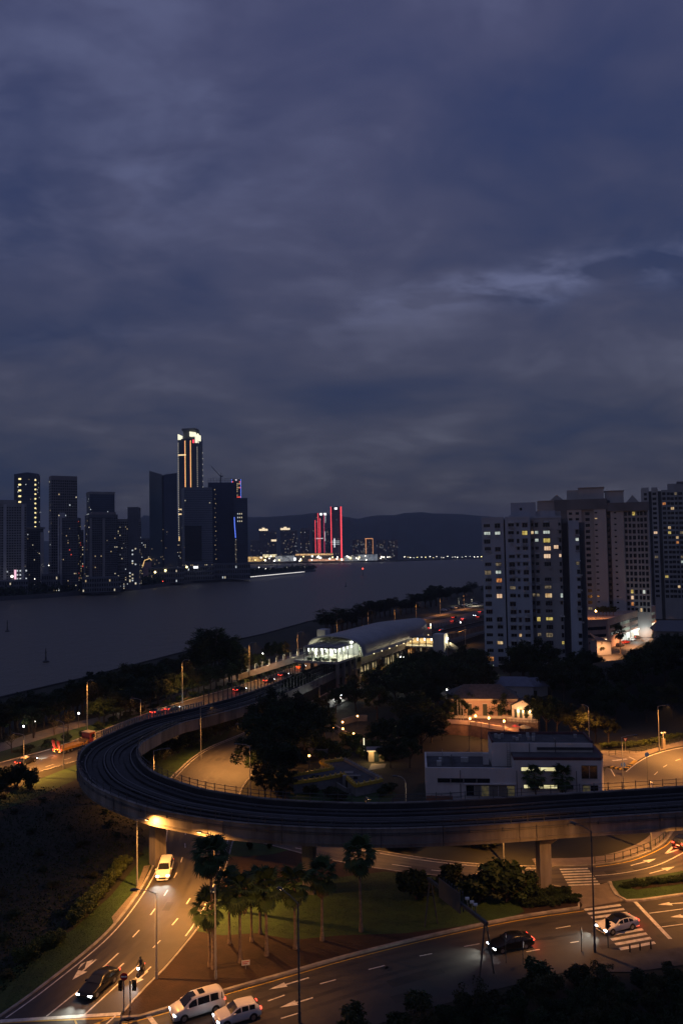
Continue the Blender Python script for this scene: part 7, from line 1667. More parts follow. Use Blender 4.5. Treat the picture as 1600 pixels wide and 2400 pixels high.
for i in range(n_):
    a, c = Vector((*lp[i], 0)), Vector((*lp[(i + 1) % n_], 0)); l = (c - a).length; pale = i in (3,)
    o = MB().bar((a.x, a.y, GZ - 0.1), (c.x, c.y, GZ - 0.1), 0.5, 0.55).build('tiled_parapet', PAVW if pale else YT, t)
    for k_ in range(max(1, int(l / 1.0))):
        p = a + (c - a) * ((k_ + 0.5) / max(1, int(l / 1.0)))
        MB().add([(p.x - .22, p.y - .22, GZ + .17), (p.x + .22, p.y - .22, GZ + .17), (p.x + .22, p.y + .22, GZ + .17), (p.x - .22, p.y + .22, GZ + .17), (p.x, p.y, GZ + .62)], [(0, 1, 4), (1, 2, 4), (2, 3, 4), (3, 0, 4), (3, 2, 1, 0)]).build('ridge_tile', PAVW if pale else YT, o)
a = P(804, 1814, GZ); MB().box(-1.6, 1.6, -0.3, 0.3, 0, 2.9).build('gateway', PAVW, t, (a.x - g0.x + 1.5, a.y - g0.y - 2.0, -0.6)); 
for q in (-0.7, 0.7): MB().box(q - .35, q + .35, -0.36, -0.3, 0.2, 2.2).build('gate_opening', BLACK, t, (a.x - g0.x + 1.5, a.y - g0.y - 2.0, 0))
MB().box(-0.8, 0.8, -0.7, 0.7, 0, 0.35).build('roof_vent', PAVW, t, (P(817, 1810, GZ).x - g0.x, P(817, 1810, GZ).y - g0.y, GZ - 0.3))
COURT = poly('courtyard', [(768, 1830), (800, 1822), (845, 1848), (905, 1835), (820, 1862)], 0.03, mat('court_paving', (0.12, 0.12, 0.12), 0.85, var=0.3))
t = thing('court_wall', 'low pale wall round the sunken court before the pavilion', 'wall', P(768, 1831)); w0 = t.location
for a, c in (((768, 1831), (812, 1858)), ((812, 1858), (880, 1848))): p, q = P(*a), P(*c); MB().bar((p.x - w0.x, p.y - w0.y, 0.4), (q.x - w0.x, q.y - w0.y, 0.4), 0.3, 0.8).build('wall_run', PAVW, t)
for i in range(34):
    x = rnd.uniform(655, 925); y = rnd.choice((rnd.uniform(1838, 1868), rnd.uniform(1768, 1790)))
    if 765 < x < 890 and y > 1838: y = rnd.uniform(1866, 1880)
    bush(SHRUB[i % 2], P(x, y), rnd.uniform(1.2, 2.2), 'clipped dark hedge shrub round the tiled garden pavilion', 'hedges round the garden pavilion', rnd, 1.3)
poly('lawn', [(660, 1850), (700, 1838), (770, 1832), (815, 1864), (900, 1848), (930, 1860), (900, 1895), (700, 1895)], 0.013, GRASSM)
# garden terraces beyond
for i, (pts, lab) in enumerate([([(722, 1772), (765, 1774), (775, 1764)], 'curved pale garden wall left of the steps'), ([(780, 1710), (820, 1736), (850, 1750)], 'pale stepped garden wall in the middle'), ([(860, 1755), (895, 1754)], 'bright lit garden terrace wall'), ([(800, 1700), (835, 1690), (860, 1690)], 'far pale garden wall')]):
    q = [P(*p) for p in pts]; t = thing('garden_wall', lab, 'wall', q[0], 0, 'garden walls')
    for p1, p2 in zip(q[:-1], q[1:]): a, c = p1 - q[0], p2 - q[0]; MB().bar((a.x, a.y, 0.7), (c.x, c.y, 0.7), 0.4, 1.6).build('wall_run', PAVW, t)
t = thing('garden_kiosk', 'small warmly lit flat roofed garden kiosk', 'kiosk', P(882, 1785)); MB().box(-1.6, 1.6, 0, 2.2, 0, 2.2).build('wall', mat('kiosk_wall', (0.42, 0.33, 0.22), 0.8), t); MB().box(-2, 2, -0.8, 2.6, 2.2, 2.4).build('roof', PAVW, t); MB().box(-0.5, 0.5, -0.06, 0, 0, 2.1).build('door', SHUT, t)
point(t, (-1.0, -1.6, 2.0), 260, (1.0, 0.66, 0.28), 0.2); poly('terrace', [(862, 1806), (900, 1800), (905, 1790), (870, 1790)], 0.03, PAVE)
for i, (x, y, h) in enumerate([(790, 1770, 3), (830, 1760, 3.5), (845, 1775, 2.6), (755, 1760, 3), (870, 1770, 3.2), (815, 1745, 2.8)]): bush(SHRUB[2], P(x, y), h, 'garden shrub among the pavilion terraces', 'garden shrubs', tr)
# ================================================================== VEHICLES
HEADL = emit('headlight_glow', (0.85, 0.92, 1.0), 22); TAILL = emit('taillight_glow', (1.0, 0.06, 0.03), 4.5); TAILD = mat('taillight_off', (0.25, 0.01, 0.01), 0.3)
HEADD = mat('headlight_off', (0.55, 0.57, 0.6), 0.15, var=0.05); CHROME = mat('chrome_trim', (0.55, 0.55, 0.55), 0.2, metal=1.0, var=0.05)
def paint(name, col): return mat('car_paint_' + name, col, 0.3, var=0.04, coat=0.15, spec=0.3)
PW, PB, PK, PG = paint('white', (0.72, 0.70, 0.67)), paint('black', (0.005, 0.0055, 0.0065)), paint('cream', (0.62, 0.52, 0.34)), paint('grey', (0.12, 0.12, 0.13))
PY = paint('yellow', (0.65, 0.42, 0.03)); PR = paint('red', (0.35, 0.03, 0.02))
STY = {
 'sedan': dict(L=4.85, W=1.84, prof=[(0, .50), (.06, .66), (.35, .76), (1.25, .93), (1.5, .99), (2.2, 1.40), (2.6, 1.455), (3.2, 1.44), (3.55, 1.36), (4.15, 1.08), (4.65, 1.04), (4.8, .95), (4.85, .55)], belt=.93, ws=(1.55, 2.2), rw=(3.55, 4.1), side=(1.75, 3.95), wh=(.92, 3.75), wr=.335),
 'hatch': dict(L=4.2, W=1.78, prof=[(0, .55), (.06, .76), (.3, .90), (1.0, 1.05), (1.25, 1.10), (1.95, 1.52), (2.3, 1.58), (3.2, 1.55), (3.7, 1.48), (4.05, 1.12), (4.15, .98), (4.2, .58)], belt=1.05, ws=(1.3, 1.95), rw=(3.72, 4.03), side=(1.5, 3.6), wh=(.83, 3.38), wr=.345),
 'van': dict(L=4.95, W=1.86, prof=[(0, .55), (.05, .85), (.2, 1.0), (.75, 1.14), (.95, 1.20), (1.75, 1.76), (2.1, 1.86), (3.5, 1.90), (4.5, 1.86), (4.78, 1.74), (4.9, 1.15), (4.95, .6)], belt=1.12, ws=(1.0, 1.75), rw=(4.79, 4.89), side=(1.35, 4.7), wh=(.95, 3.95), wr=.345)}
def ringpts(S, x):
    px, pz = zip(*S['prof']); zt = float(np.interp(x, px, pz)); W = S['W'] / 2; L_ = S['L']
    taper = 1 - 0.16 * max(0, (0.55 - x) / 0.55) ** 1.6 - 0.12 * max(0, (x - (L_ - 0.5)) / 0.5) ** 1.6
    w = W * taper; zb = min(S['belt'], zt - 0.03); hg = max(0.0, zt - zb)
    wt = w * (0.97 - 0.34 * min(1, hg / 0.62) * 0.62)
    return [(0, .24), (w * .86, .24), (w * .97, .40), (w, .62 if zb > .66 else zb - .03), (w * .985, zb), (wt, zt - 0.05 if hg > .1 else zt - 0.015), (wt * .78, zt), (0, zt + 0.015)]
CARC = {}
def car_meshes(style, pm, roofm=None):
    key = (style, pm.name, roofm.name if roofm else '')
    if key in CARC: return CARC[key]
    S = STY[style]; mb = MB(); xs = sorted(set([p[0] for p in S['prof']] + [.6, .9, 1.8, 2.9, 3.4, 3.8, 4.4] ) ); xs = [x for x in xs if x <= S['L']]
    n = 8
    for x in xs:
        r = ringpts(S, x); full = [(y, z) for y, z in r] + [(-y, z) for y, z in r[-2:0:-1]]
        mb.v += [(-x, y, z) for y, z in full]
    m = len(full)
    for i in range(len(xs) - 1):
        for k in range(m):
            q = (k + 1) % m; up = full[k][1] if True else 0
            mi = 1 if roofm and k in (5, 6, 7, 8) and xs[i] >= S['ws'][1] - 0.1 and xs[i + 1] <= S['rw'][0] + 0.1 else 0
            mb.f.append((i * m + k, i * m + q, (i + 1) * m + q, (i + 1) * m + k)); mb.m.append(mi)
    mb.f += [tuple(range(m)), tuple((len(xs) - 1) * m + k for k in reversed(range(m)))]; mb.m += [0, 0]
    body = mb.mesh('body', [pm, roofm] if roofm else pm, True)
    def top(x, s, o): # point on the roof/screen surface
        r = ringpts(S, x); return (-x, s * r[6][0] * 1.12, r[6][1] + o)
    def lerp(a, b_, t_): return tuple(a[i] + (b_[i] - a[i]) * t_ for i in range(len(a)))
    def screen(x0, x1, o, dx):
        g = MB(); 
        for x in (x0, (x0 + x1) / 2, x1):
            r = ringpts(S, x)
            for s in (-1, -0.5, 0, 0.5, 1): g.v.append((-x + dx, s * r[6][0] * 1.12, np.interp(abs(s), [0, 1], [r[7][1], r[6][1] - 0.006]) + o))
        for i in range(2):
            for k in range(4): g.f.append((i * 5 + k, i * 5 + k + 1, i * 5 + 6 + k, i * 5 + 5 + k)); g.m.append(0)
        return g
    wsm = screen(S['ws'][0], S['ws'][1], 0.018, 0.02).mesh('windscreen', DGLASS); rwm = screen(S['rw'][0], S['rw'][1], 0.018, -0.02).mesh('rear_window', DGLASS)
    sides = []
    for s in (1, -1):
        a, c = S['side']; cuts = [a, a + (c - a) * (.36 if style != 'van' else .26), a + (c - a) * (.70 if style != 'van' else .62), c]
        for u, v in zip(cuts[:-1], cuts[1:]):
            g = MB()
            for x in (u + .05, (u + v) / 2, v - .04):
                r = ringpts(S, x); lo, hi = r[4], r[5]
                for f in (0.10, 0.90): g.v.append((-x, s * (lo[0] + (hi[0] - lo[0]) * f + 0.012), lo[1] + (hi[1] - lo[1]) * f))
            for i in range(2): g.f.append((2 * i, 2 * i + 2, 2 * i + 3, 2 * i + 1)); g.m.append(0)
            sides.append(g.mesh('side_window', DGLASS))
    ty = MB(); wr_ = S['wr']
    ty.tube([(0, -.1, 0), (0, -.09, 0), (0, .09, 0), (0, .1, 0)], [wr_ * .9, wr_, wr_, wr_ * .9], 20); tyre = ty.mesh('tyre', RUBBER)
    rm = MB(); rm.tube([(0, -.107, 0), (0, .107, 0)], wr_ * .62, 10); rim = rm.mesh('rim', RIM)
    ar = MB(); ar.tube([(0, -.012, 0), (0, .012, 0)], wr_ * 1.14, 20); arch = ar.mesh('wheel_arch', BLACK)
    CARC[key] = (S, body, wsm, rwm, sides, tyre, rim, arch); return CARC[key]
def car(style, pm, loc, head, label, roofm=None, heads=True, tails=True, beam=0, grp=None, name='car', cat='car', brake=False, taxi=False, sunroof=False):
    S, body, wsm, rwm, sides, tyre, rim, arch = car_meshes(style, pm, roofm); L_, W = S['L'], S['W']
    t = thing(name, label, cat, loc, head, grp)       # local +x is forward, origin at the middle on the ground
    bo = obj('body', body, t, (L_ / 2, 0, 0))
    obj('windscreen', wsm, t, (L_ / 2, 0, 0)); obj('rear_window', rwm, t, (L_ / 2, 0, 0))
    for g in sides: obj('side_window', g, t, (L_ / 2, 0, 0))
    for x in S['wh']:
        for s in (-1, 1):
            w_ = obj('wheel', tyre, t, (L_ / 2 - x, s * (W / 2 - .10), S['wr'])); obj('rim', rim, w_)
            obj('wheel_arch', arch, t, (L_ / 2 - x, s * (W / 2 - .012), S['wr'] + .02))
    zf = STY[style]['prof'][1][1] - .08; r0 = ringpts(S, .12); r1 = ringpts(S, L_ - .08)
    for s in (-1, 1):
        MB().box(-.22, .035, -.17, .17, -.06, .07).build('headlight', HEADL if heads else HEADD, t, (L_ / 2 - .06, s * (r0[3][0] - .16), zf), 0)
        MB().box(-.03, .14, -.16, .16, -.07, .08).build('taillight', TAILL if tails else TAILD, t, (-L_ / 2 - .0, s * (r1[3][0] - .15), S['belt'] - .10))
        MB().box(-.1, .1, -.09, .09, 0, .13).build('mirror', pm, t, (L_ / 2 - S['ws'][0] - .28, s * (W / 2 + .08), S['belt'] + .0))
    MB().box(0, .03, -.42, .42, .40, .60).build('grille', BLACK, t, (L_ / 2, 0, 0)); MB().box(-.02, 0, -.26, .26, .62, .74).build('number_plate', PW, t, (-L_ / 2 - .005, 0, 0))
    if taxi: MB().box(-.12, .12, -.3, .3, 0, .16).build('roof_sign', emit('taxi_sign', (1, .8, .45), .8), t, (-.1, 0, 1.46))
    if sunroof:
        for x in (.55, -.35): MB().box(-.28, .28, -.42, .42, 0, .035).build('sunroof', DGLASS, t, (x, 0, 1.865 if x > 0 else 1.89))
    if beam:
        for s in (-.6, .6): spot(t, (L_ / 2 + .12, s, .7), beam, (.92, .95, 0.84), 75, 1.0, .06, direction=(1, 0, -.10))
    if tails and brake: point(t, (-L_ / 2 - .35, 0, .8), brake if brake > 1 else 25, (1, .06, .03), .15)
    return t
def hdg(a, b_):   # heading from photo point a to photo point b on the ground
    p, q = P(*a), P(*b_); return math.atan2(q.y - p.y, q.x - p.x)
def mid(x, y, z=0.03): p = P(x, y); return (p.x, p.y, z)
car('van', PW, mid(463, 2375), hdg((512, 2362), (420, 2390)), 'white van with two dark roof panels at the bottom edge', beam=0, sunroof=True, name='passenger_van', cat='van')
car('hatch', PW, mid(556, 2392), hdg((598, 2378), (515, 2402)), 'white hatchback behind the white van at the bottom edge', roofm=PW)
car('sedan', PB, mid(232, 2318), hdg((262, 2288), (200, 2342)), 'black sedan approaching the stop line with headlights on', beam=750)
car('van', PW, mid(387, 2050), hdg((392, 2030), (381, 2062)), 'white people carrier coming towards us under the viaduct', beam=450, name='passenger_van', cat='van')
car('sedan', PB, mid(1196, 2222), hdg((1240, 2212), (1150, 2230)), 'black sedan passing the sign gantry with red tail lamp', beam=600, brake=60)
car('sedan', PW, mid(1446, 2178), hdg((1490, 2166), (1402, 2190)), 'white sedan driving over the zebra crossing', roofm=PB, beam=700, brake=60)
car('hatch', PB, mid(1600, 1983), hdg((1588, 1995), (1618, 1972)), 'black car at the right edge driving away with red lamps', heads=False, brake=60)
TXY = paint('taxi_black', (0.015, 0.015, 0.018))
car('sedan', TXY, mid(62, 1790), hdg((38, 1800), (88, 1781)), 'black taxi with cream roof on the shore road at left', roofm=PK, beam=1200, brake=120, taxi=True, name='taxi', cat='taxi')
for i, (x, y, c_, lab) in enumerate([(370, 1672, PG, 'left of two cars side by side beyond the picket fence'), (404, 1665, PG, 'right of two cars side by side beyond the picket fence'), (562, 1620, PB, 'dark car on the shore road left of the barrier posts'), (630, 1598, PB, 'dark car with red lamps in the middle of the barrier posts'), (664, 1585, PB, 'dark car with bright red lamps nearest the station')]):
    k_ = int(np.argmin([abs(p[0] - P(x, y).x) + abs(p[1] - P(x, y).y) for p in R5A])); d_ = R5A[min(89, k_ + 1)] - R5A[k_]; car('sedan', c_, mid(x, y), math.atan2(d_[1], d_[0]), lab, beam=700 if i < 2 else 500, brake=50, grp='cars on the shore road')
car('sedan', PY, mid(706, 1566), math.atan2(0.92, 0.38), 'yellow taxi under the station concourse', beam=300, brake=60, grp='cars on the shore road', name='taxi', cat='taxi')
k_ = int(np.argmin([abs(p[0] - P(800, 1635).x) + abs(p[1] - P(800, 1635).y) for p in R1A])); d_ = R1A[k_ + 1] - R1A[k_]
car('hatch', PG, mid(800, 1632), math.atan2(-d_[1], -d_[0]), 'car with two bright headlights coming from the station', beam=2600)
for i, (x, y) in enumerate([(1010, 1474), (1062, 1458), (1086, 1452), (1114, 1444), (1122, 1448), (1036, 1480), (1126, 1436), (1064, 1449)]):
    tail = i != 3; h_ = math.atan2(0.87, 0.5) + (0 if tail else PI)
    car('sedan', [PG, PB, PW][i % 3], mid(x, y), h_, 'distant car on the road beyond the station, %s' % ['nearest its far mouth', 'behind the footbridge', 'in the middle of the queue', 'showing its headlamps', 'nearest the tower edge', 'above the lift tower', 'topmost by the tower edge', 'in the far lane'][i], heads=not tail, tails=tail, brake=50 if tail else 0, grp='distant cars', beam=0)
for i in range(12):
    x = 1040 + i * 8; b_ = P(x, 1432 - i * 1.7); car('hatch', [PW, PG, PB][i % 3], (b_.x, b_.y, 0.02), R(-30), 'parked car in the lit shore car park beyond the station', heads=False, tails=False, grp='cars in the shore car park')
for i, x in enumerate((1075, 1105)): b_ = P(x, 1420); lamp((b_.x, b_.y), 6, (0.8, -0.8), ['left', 'right'][i] + ' white lamp over the shore car park', power=4500, col=(1, .95, .7), group='car park lamps', lens=LENS_W)
for i in range(6):
    f = 0.30 + i * 0.12; p = DP(1452 + i * 13, 1497 - i * 3, 336 + i * 9); car('hatch', [PG, PR, PW][i % 3], (p.x, p.y, 0.06), R(35), 'parked car before the brightly lit shop, number from left: ' + ['first', 'second', 'third', 'fourth', 'fifth', 'sixth'][i], heads=False, tails=i == 3, grp='cars at the shop')
# ---- low loader truck
TRY, TRR = mat('truck_yellow', (0.62, 0.30, 0.03), 0.5, var=0.2, scale=1.5), mat('truck_red', (0.26, 0.03, 0.02), 0.5, var=0.25, scale=1.5)
tl, tr_ = P(138, 1768), P(212, 1745)
t = thing('low_loader_truck', 'yellow low loader lorry with two raised red ramps and red cab', 'truck', ((tl.x + tr_.x) / 2, (tl.y + tr_.y) / 2, 0.03), math.atan2(tr_.y - tl.y, tr_.x - tl.x)); TL = (tr_ - tl).length / 2
TL = max(5.2, min(6.5, TL))
MB().box(-TL + 0.2, TL - 2.4, -1.2, 1.2, 0.95, 1.2).build('load_bed', TRY, t); mb = MB(); mb.box(-TL + 0.2, TL - 2.6, -1.22, -1.08, 0.75, 1.3); mb.box(-TL + 0.2, TL - 2.6, 1.08, 1.22, 0.75, 1.3); mb.build('side_rail', TRY, t)
mb = MB(); mb.add([(TL - 3.0, -1.2, 1.2), (TL - 2.2, -1.2, 1.2), (TL - 2.2, 1.2, 1.2), (TL - 3.0, 1.2, 1.2), (TL - 2.6, -1.2, 1.75), (TL - 2.2, -1.2, 1.75), (TL - 2.2, 1.2, 1.75), (TL - 2.6, 1.2, 1.75)], [(3, 2, 1, 0), (4, 5, 6, 7), (0, 1, 5, 4), (1, 2, 6, 5), (2, 3, 7, 6), (3, 0, 4, 7)]); mb.build('goose_neck', TRY, t)
mb = MB(); mb.add([(TL - 2.0, -1.2, .55), (TL, -1.2, .55), (TL, 1.2, .55), (TL - 2.0, 1.2, .55), (TL - 2.0, -1.15, 2.95), (TL - .25, -1.15, 2.95), (TL - .25, 1.15, 2.95), (TL - 2.0, 1.15, 2.95)], [(3, 2, 1, 0), (4, 5, 6, 7), (0, 1, 5, 4), (1, 2, 6, 5), (2, 3, 7, 6), (3, 0, 4, 7)]); cb = mb.build('cab', TRR, t)
MB().box(TL - 2.05, TL - .2, -1.2, 1.2, 2.95, 3.08).build('cab_roof', PK, t); MB().box(TL - 0.16, TL - .06, -1.0, 1.0, 1.75, 2.7).build('windscreen', DGLASS, t)
for s in (-1.2, 1.2): MB().box(TL - 1.3, TL - .4, s - .03, s + .03, 1.75, 2.6).build('side_window', DGLASS, t); MB().box(TL - .8, TL - .1, s - .02, s + .02, .7, 2.6).build('door_panel', PK, t)
for s in (-.72, .72):
    mb = MB(); mb.bar((-TL + .2, s, 1.15), (-TL - .35, s, 3.1), .75, .14); o = mb.build('loading_ramp', TRR, t)
    for k_ in range(5): MB().bar((-TL + .2 - .1 * k_ - .05, s - .33, 1.3 + .36 * k_), (-TL + .2 - .1 * k_ - .05, s + .33, 1.3 + .36 * k_), .05, .05).build('ramp_cleat', STEEL_D, o)
    MB().box(-.06, .06, -.16, .16, -.14, .14).build('taillight', TAILL, t, (-TL + .1, s * 1.45, 1.0)); MB().box(-.03, .03, -.35, .35, -.09, .09).build('bumper_stripe', emit('bumper_reflect', (1.0, .75, .15), .5), t, (-TL + .05, s * 1.1, .62))
    MB().box(-.05, .05, -.14, .14, -.08, .08).build('headlight', HEADL, t, (TL + .02, s * 1.2, .85))
tw = MB().tube([(0, -.14, 0), (0, .14, 0)], .46, 16).mesh('wheel', RUBBER); twr = MB().tube([(0, -.15, 0), (0, .15, 0)], .24, 10).mesh('rim', RIM)
for x in (-TL + 1.2, -TL + 2.2, -TL + 3.3, TL - 3.1, TL - .9):
    for s in (-1.02, 1.02): w_ = obj('wheel', tw, t, (x, s, .46)); obj('rim', twr, w_)
point(t, (-TL - .6, 0, .9), 160, (1, .25, .06), .2)
# ---- riders
SKIN, CLOTH = mat('skin', (0.38, 0.24, 0.17), 0.6, var=0.1), mat('dark_clothes', (0.03, 0.032, 0.04), 0.85, var=0.3, scale=4)
def scooter(loc, head, label, plabel, beam):
    t = thing('motorcycle', label, 'motorcycle', loc, head)
    wm = MB().tube([(0, -.06, 0), (0, .06, 0)], .28, 16).mesh('wheel', RUBBER); wr2 = MB().tube([(0, -.065, 0), (0, .065, 0)], .15, 10).mesh('rim', RIM)
    for x in (.62, -.62): w_ = obj('wheel', wm, t, (x, 0, .28)); obj('rim', wr2, w_)
    mb = MB(); mb.tube([(-.85, 0, .55), (-.5, 0, .62), (-.1, 0, .48), (.12, 0, .34), (.35, 0, .42), (.5, 0, .85), (.45, 0, 1.0)], [.08, .17, .16, .13, .12, .13, .08], 10); mb.build('body', PB, t, smooth=True)
    MB().box(-.7, .05, -.14, .14, .68, .80).build('seat', BLACK, t); mb = MB(); mb.tube([(.42, -.33, 1.02), (.48, 0, .98), (.42, .33, 1.02)], .022, 6); mb.build('handlebar', STEEL_D, t)
    mb = MB(); mb.tube([(.5, 0, .85), (.62, 0, .3)], .035, 6); mb.build('fork', STEEL_D, t); MB().box(-.05, .05, -.1, .1, -.08, .08).build('headlight', HEADL, t, (.6, 0, .86)); MB().box(-.04, .04, -.08, .08, -.05, .05).build('taillight', TAILL, t, (-.9, 0, .62))
    if beam: spot(t, (.72, 0, .86), beam, (.88, .95, 1.0), 60, .7, .05, direction=(1, 0, -.16))
    # rider: one skinned body
    J = [(-.22, 0, .88), (-.16, 0, 1.12), (-.08, 0, 1.36), (-.05, 0, 1.46), (-.02, 0, 1.60), (.0, 0, 1.72)]
    rad = [.17, .165, .18, .07, .115, .10]; E_ = [(i, i + 1) for i in range(5)]
    for s in (-1, 1):
        b0 = len(J); J += [(-.08, s * .21, 1.38), (.12, s * .27, 1.14), (.38, s * .30, 1.05), (.44, s * .30, 1.04)]; rad += [.075, .058, .045, .045]; E_ += [(2, b0), (b0, b0 + 1), (b0 + 1, b0 + 2), (b0 + 2, b0 + 3)]
        b1 = len(J); J += [(-.18, s * .12, .85), (.22, s * .17, .80), (.10, s * .17, .42), (.24, s * .17, .36)]; rad += [.11, .085, .06, .05]; E_ += [(0, b1), (b1, b1 + 1), (b1 + 1, b1 + 2), (b1 + 2, b1 + 3)]
    me = bpy.data.meshes.new('person'); me.from_pydata(J, E_, []); me.materials.append(CLOTH)
    p = obj('person', me, None, loc, head); tag(p, plabel, 'person')
    sk = p.modifiers.new('skin', 'SKIN'); 
    if not me.skin_vertices: 
        bpy.context.view_layer.objects.active = p
    for i, v in enumerate(me.skin_vertices[0].data): v.radius = (rad[i], rad[i]); v.use_root = (i == 0)
    sb = p.modifiers.new('sub', 'SUBSURF'); sb.levels = 1; sb.render_levels = 2
    mb = MB()
    for i in range(7):
        a = -0.5 + (PI / 2 + .5) * i / 6
        for k in range(10): mb.v.append((.15 * math.cos(a) * math.cos(PI * k / 5), .13 * math.cos(a) * math.sin(PI * k / 5), 1.66 + .15 * math.sin(a)))
    for i in range(6):
        for k in range(10): mb.f.append((i * 10 + k, i * 10 + (k + 1) % 10, i * 10 + 10 + (k + 1) % 10, i * 10 + 10 + k)); mb.m.append(0)
    mb.build('helmet', PB, p, smooth=True)
scooter(mid(330, 2284), hdg((345, 2262), (312, 2305)), 'motorcycle with bright headlamp beside the black sedan', 'rider in dark clothes and helmet on the motorcycle by the sedan', 500)
scooter(mid(762, 1654), math.atan2(-d_[1], -d_[0]), 'small motorcycle with headlamp on the tree lined road', 'helmeted rider on the far motorcycle in the tree lined road', 300)

# ================================================================== STREET FURNITURE
# sign gantry, its panels seen from behind
ga, gb = P(1010, 2172), P(1140, 2286)
t = thing('sign_gantry', 'steel sign gantry on two A frames spanning the near road, signs seen from behind', 'gantry', ga); gv = gb - ga; gl = gv.length; gd = gv.normalized(); GH = HgtAt(ga, 2066)
sd = Vector((-gd.y, gd.x, 0)); GST = mat('gantry_steel', (0.07, 0.08, 0.09), 0.5, metal=0.3, var=0.2, scale=1.5)
for base in (Vector((0, 0, 0)), gv):
    for s in (-1, 1): f_ = base + sd * s * .85; MB().tube([(f_.x, f_.y, 0), (base.x + sd.x * s * .1, base.y + sd.y * s * .1, GH)], .085, 8).build('leg', GST, t)
MB().bar((-gd.x * .5, -gd.y * .5, GH + .15), (gv.x + gd.x * .3, gv.y + gd.y * .3, GH + .15), .28, .34).build('beam', GST, t)
pa, pc = gv * .22, gv * .62
MB().bar((pa.x, pa.y, GH + .35), (pc.x, pc.y, GH + .35), .08, 2.1).build('sign_panel', mat('sign_back', (0.08, 0.09, 0.105), 0.5, metal=0.3, var=0.2), t).location = -sd * .3
for k_ in range(8):
    q = pa + (pc - pa) * ((k_ + .5) / 8) + sd * .0; MB().bar((q.x, q.y, GH - .65), (q.x, q.y, GH + 1.4), .12, .12).build('sign_rib', STEEL_D, t).location = (-sd * -.2)
for f_ in (.70, .78, .84): q = gv * f_; o = MB().tube([(q.x, q.y, GH + .4), (q.x, q.y, GH + 1.1)], .05, 6).build('camera_mast', GST, t); MB().tube([(q.x - .2, q.y, GH + 1.2), (q.x + .2, q.y, GH + 1.2)], .16, 8).build('camera', PW, o)
# traffic lights with the no entry disc
b_ = P(297, 2372); t = thing('traffic_signal', 'twin traffic signal posts with a red no entry disc at the island nose', 'traffic light', b_)
for dx in (-.25, .35): MB().tube([(dx, 0, 0), (dx, 0, 3.2 if dx < 0 else 2.9)], .07, 8).build('post', STEEL, t)
for dx in (-.55, .75):
    o = MB().box(-.17, .17, -.15, .15, 2.0, 3.0).build('signal_head', BLACK, t, (dx, 0, 0))
    for z in (2.2, 2.5, 2.8): MB().tube([(.0, -.16, z), (0, -.30, z)], .10, 10).build('signal_visor', BLACK, o)
o = MB().tube([(-.2, -.14, 3.3), (-.2, -.10, 3.3)], .36, 20).build('no_entry_disc', mat('sign_red', (0.50, 0.02, 0.02), 0.5, var=.05), t); MB().box(-.45, .05, -.155, -.141, 3.24, 3.37).build('white_bar', PW, o)
b_ = P(1424, 2222); t = thing('traffic_signal', 'dark traffic signal at the near side of the zebra crossing', 'traffic light', b_); MB().tube([(0, 0, 0), (0, 0, 3.0)], .06, 8).build('post', STEEL_D, t)
o = MB().box(-.18, .18, -.16, .16, 2.1, 3.1).build('signal_head', BLACK, t)
for z in (2.3, 2.6, 2.9): MB().tube([(.18, 0, z), (.34, 0, z)], .10, 10).build('signal_visor', BLACK, o)
# round sign plates on posts
SBL = mat('sign_blue', (0.03, 0.08, 0.35), 0.5, var=.05); SGR = mat('sign_plate_back', (0.28, 0.29, 0.30), 0.5, metal=.4, var=.1)
def disc(px, py, h, label, discs, m, r=.34, rz=0.0):
    t = thing('road_sign', label, 'road sign', P(px, py), rz); MB().tube([(0, 0, 0), (0, 0, h)], .04, 8).build('post', STEEL_D, t)
    for k_ in range(discs): MB().tube([(0, -.08, h - r - k_ * .78), (0, -.05, h - r - k_ * .78)], r, 18).build('sign_disc', m, t)
    return t
disc(1362, 2232, 2.6, 'pair of round signs turned away beside the zebra crossing', 2, SGR, rz=R(70)); disc(1225, 2262, 2.4, 'round sign turned away below the black sedan', 1, SGR, rz=R(70)); disc(1185, 2258, 3.0, 'post with small round sign by the gantry', 1, SGR, .2, R(70))
disc(1460, 1822, 2.8, 'round blue sign at the black and yellow kerb', 1, SBL, .45); disc(1517, 1846, 6.2, 'tall post with blue plate beyond the viaduct railing', 1, SBL, .4)
t = thing('road_sign', 'white and red triangular sign by the right hand pavement', 'road sign', P(1465, 1762)); MB().tube([(0, 0, 0), (0, 0, 2.6)], .04, 8).build('post', STEEL, t); mb = MB(); mb.add([(-.4, -.06, 2.8), (.4, -.06, 2.8), (0, -.06, 2.1), (-.4, -.03, 2.8), (.4, -.03, 2.8), (0, -.03, 2.1)], [(0, 2, 1), (3, 4, 5), (0, 1, 4, 3), (1, 2, 5, 4), (2, 0, 3, 5)]); mb.build('triangle_plate', MATS['sign_red'], t); mb = MB(); mb.add([(-.26, -.07, 2.72), (.26, -.07, 2.72), (0, -.07, 2.27)], [(0, 2, 1)]); mb.build('triangle_face', PW, t)
t = thing('notice_board', 'small white notice with red lettering among the palms', 'sign', P(576, 2274), R(12)); MB().tube([(0, 0, 0), (0, 0, .75)], .04, 6).build('post', STEEL, t); bd = MB().box(-.42, .42, -.02, .02, .5, 1.0).build('board', PW, t)
for k_ in range(2): MB().box(-.34, .34 - .16 * k_, -.027, -.021, .82 - .18 * k_, .90 - .18 * k_).build('lettering', mat('red_lettering', (0.55, 0.06, 0.04), .6), bd)
t = thing('road_sign', 'white rectangular direction board seen from behind on the shore verge', 'road sign', P(606, 1572)); MB().tube([(0, 0, 0), (0, 0, 2.2)], .06, 6).build('post', STEEL, t); MB().box(-1.1, 1.1, -.03, .03, 1.6, 3.6).build('board', mat('grey_board', (.45, .47, .5), .6), t)
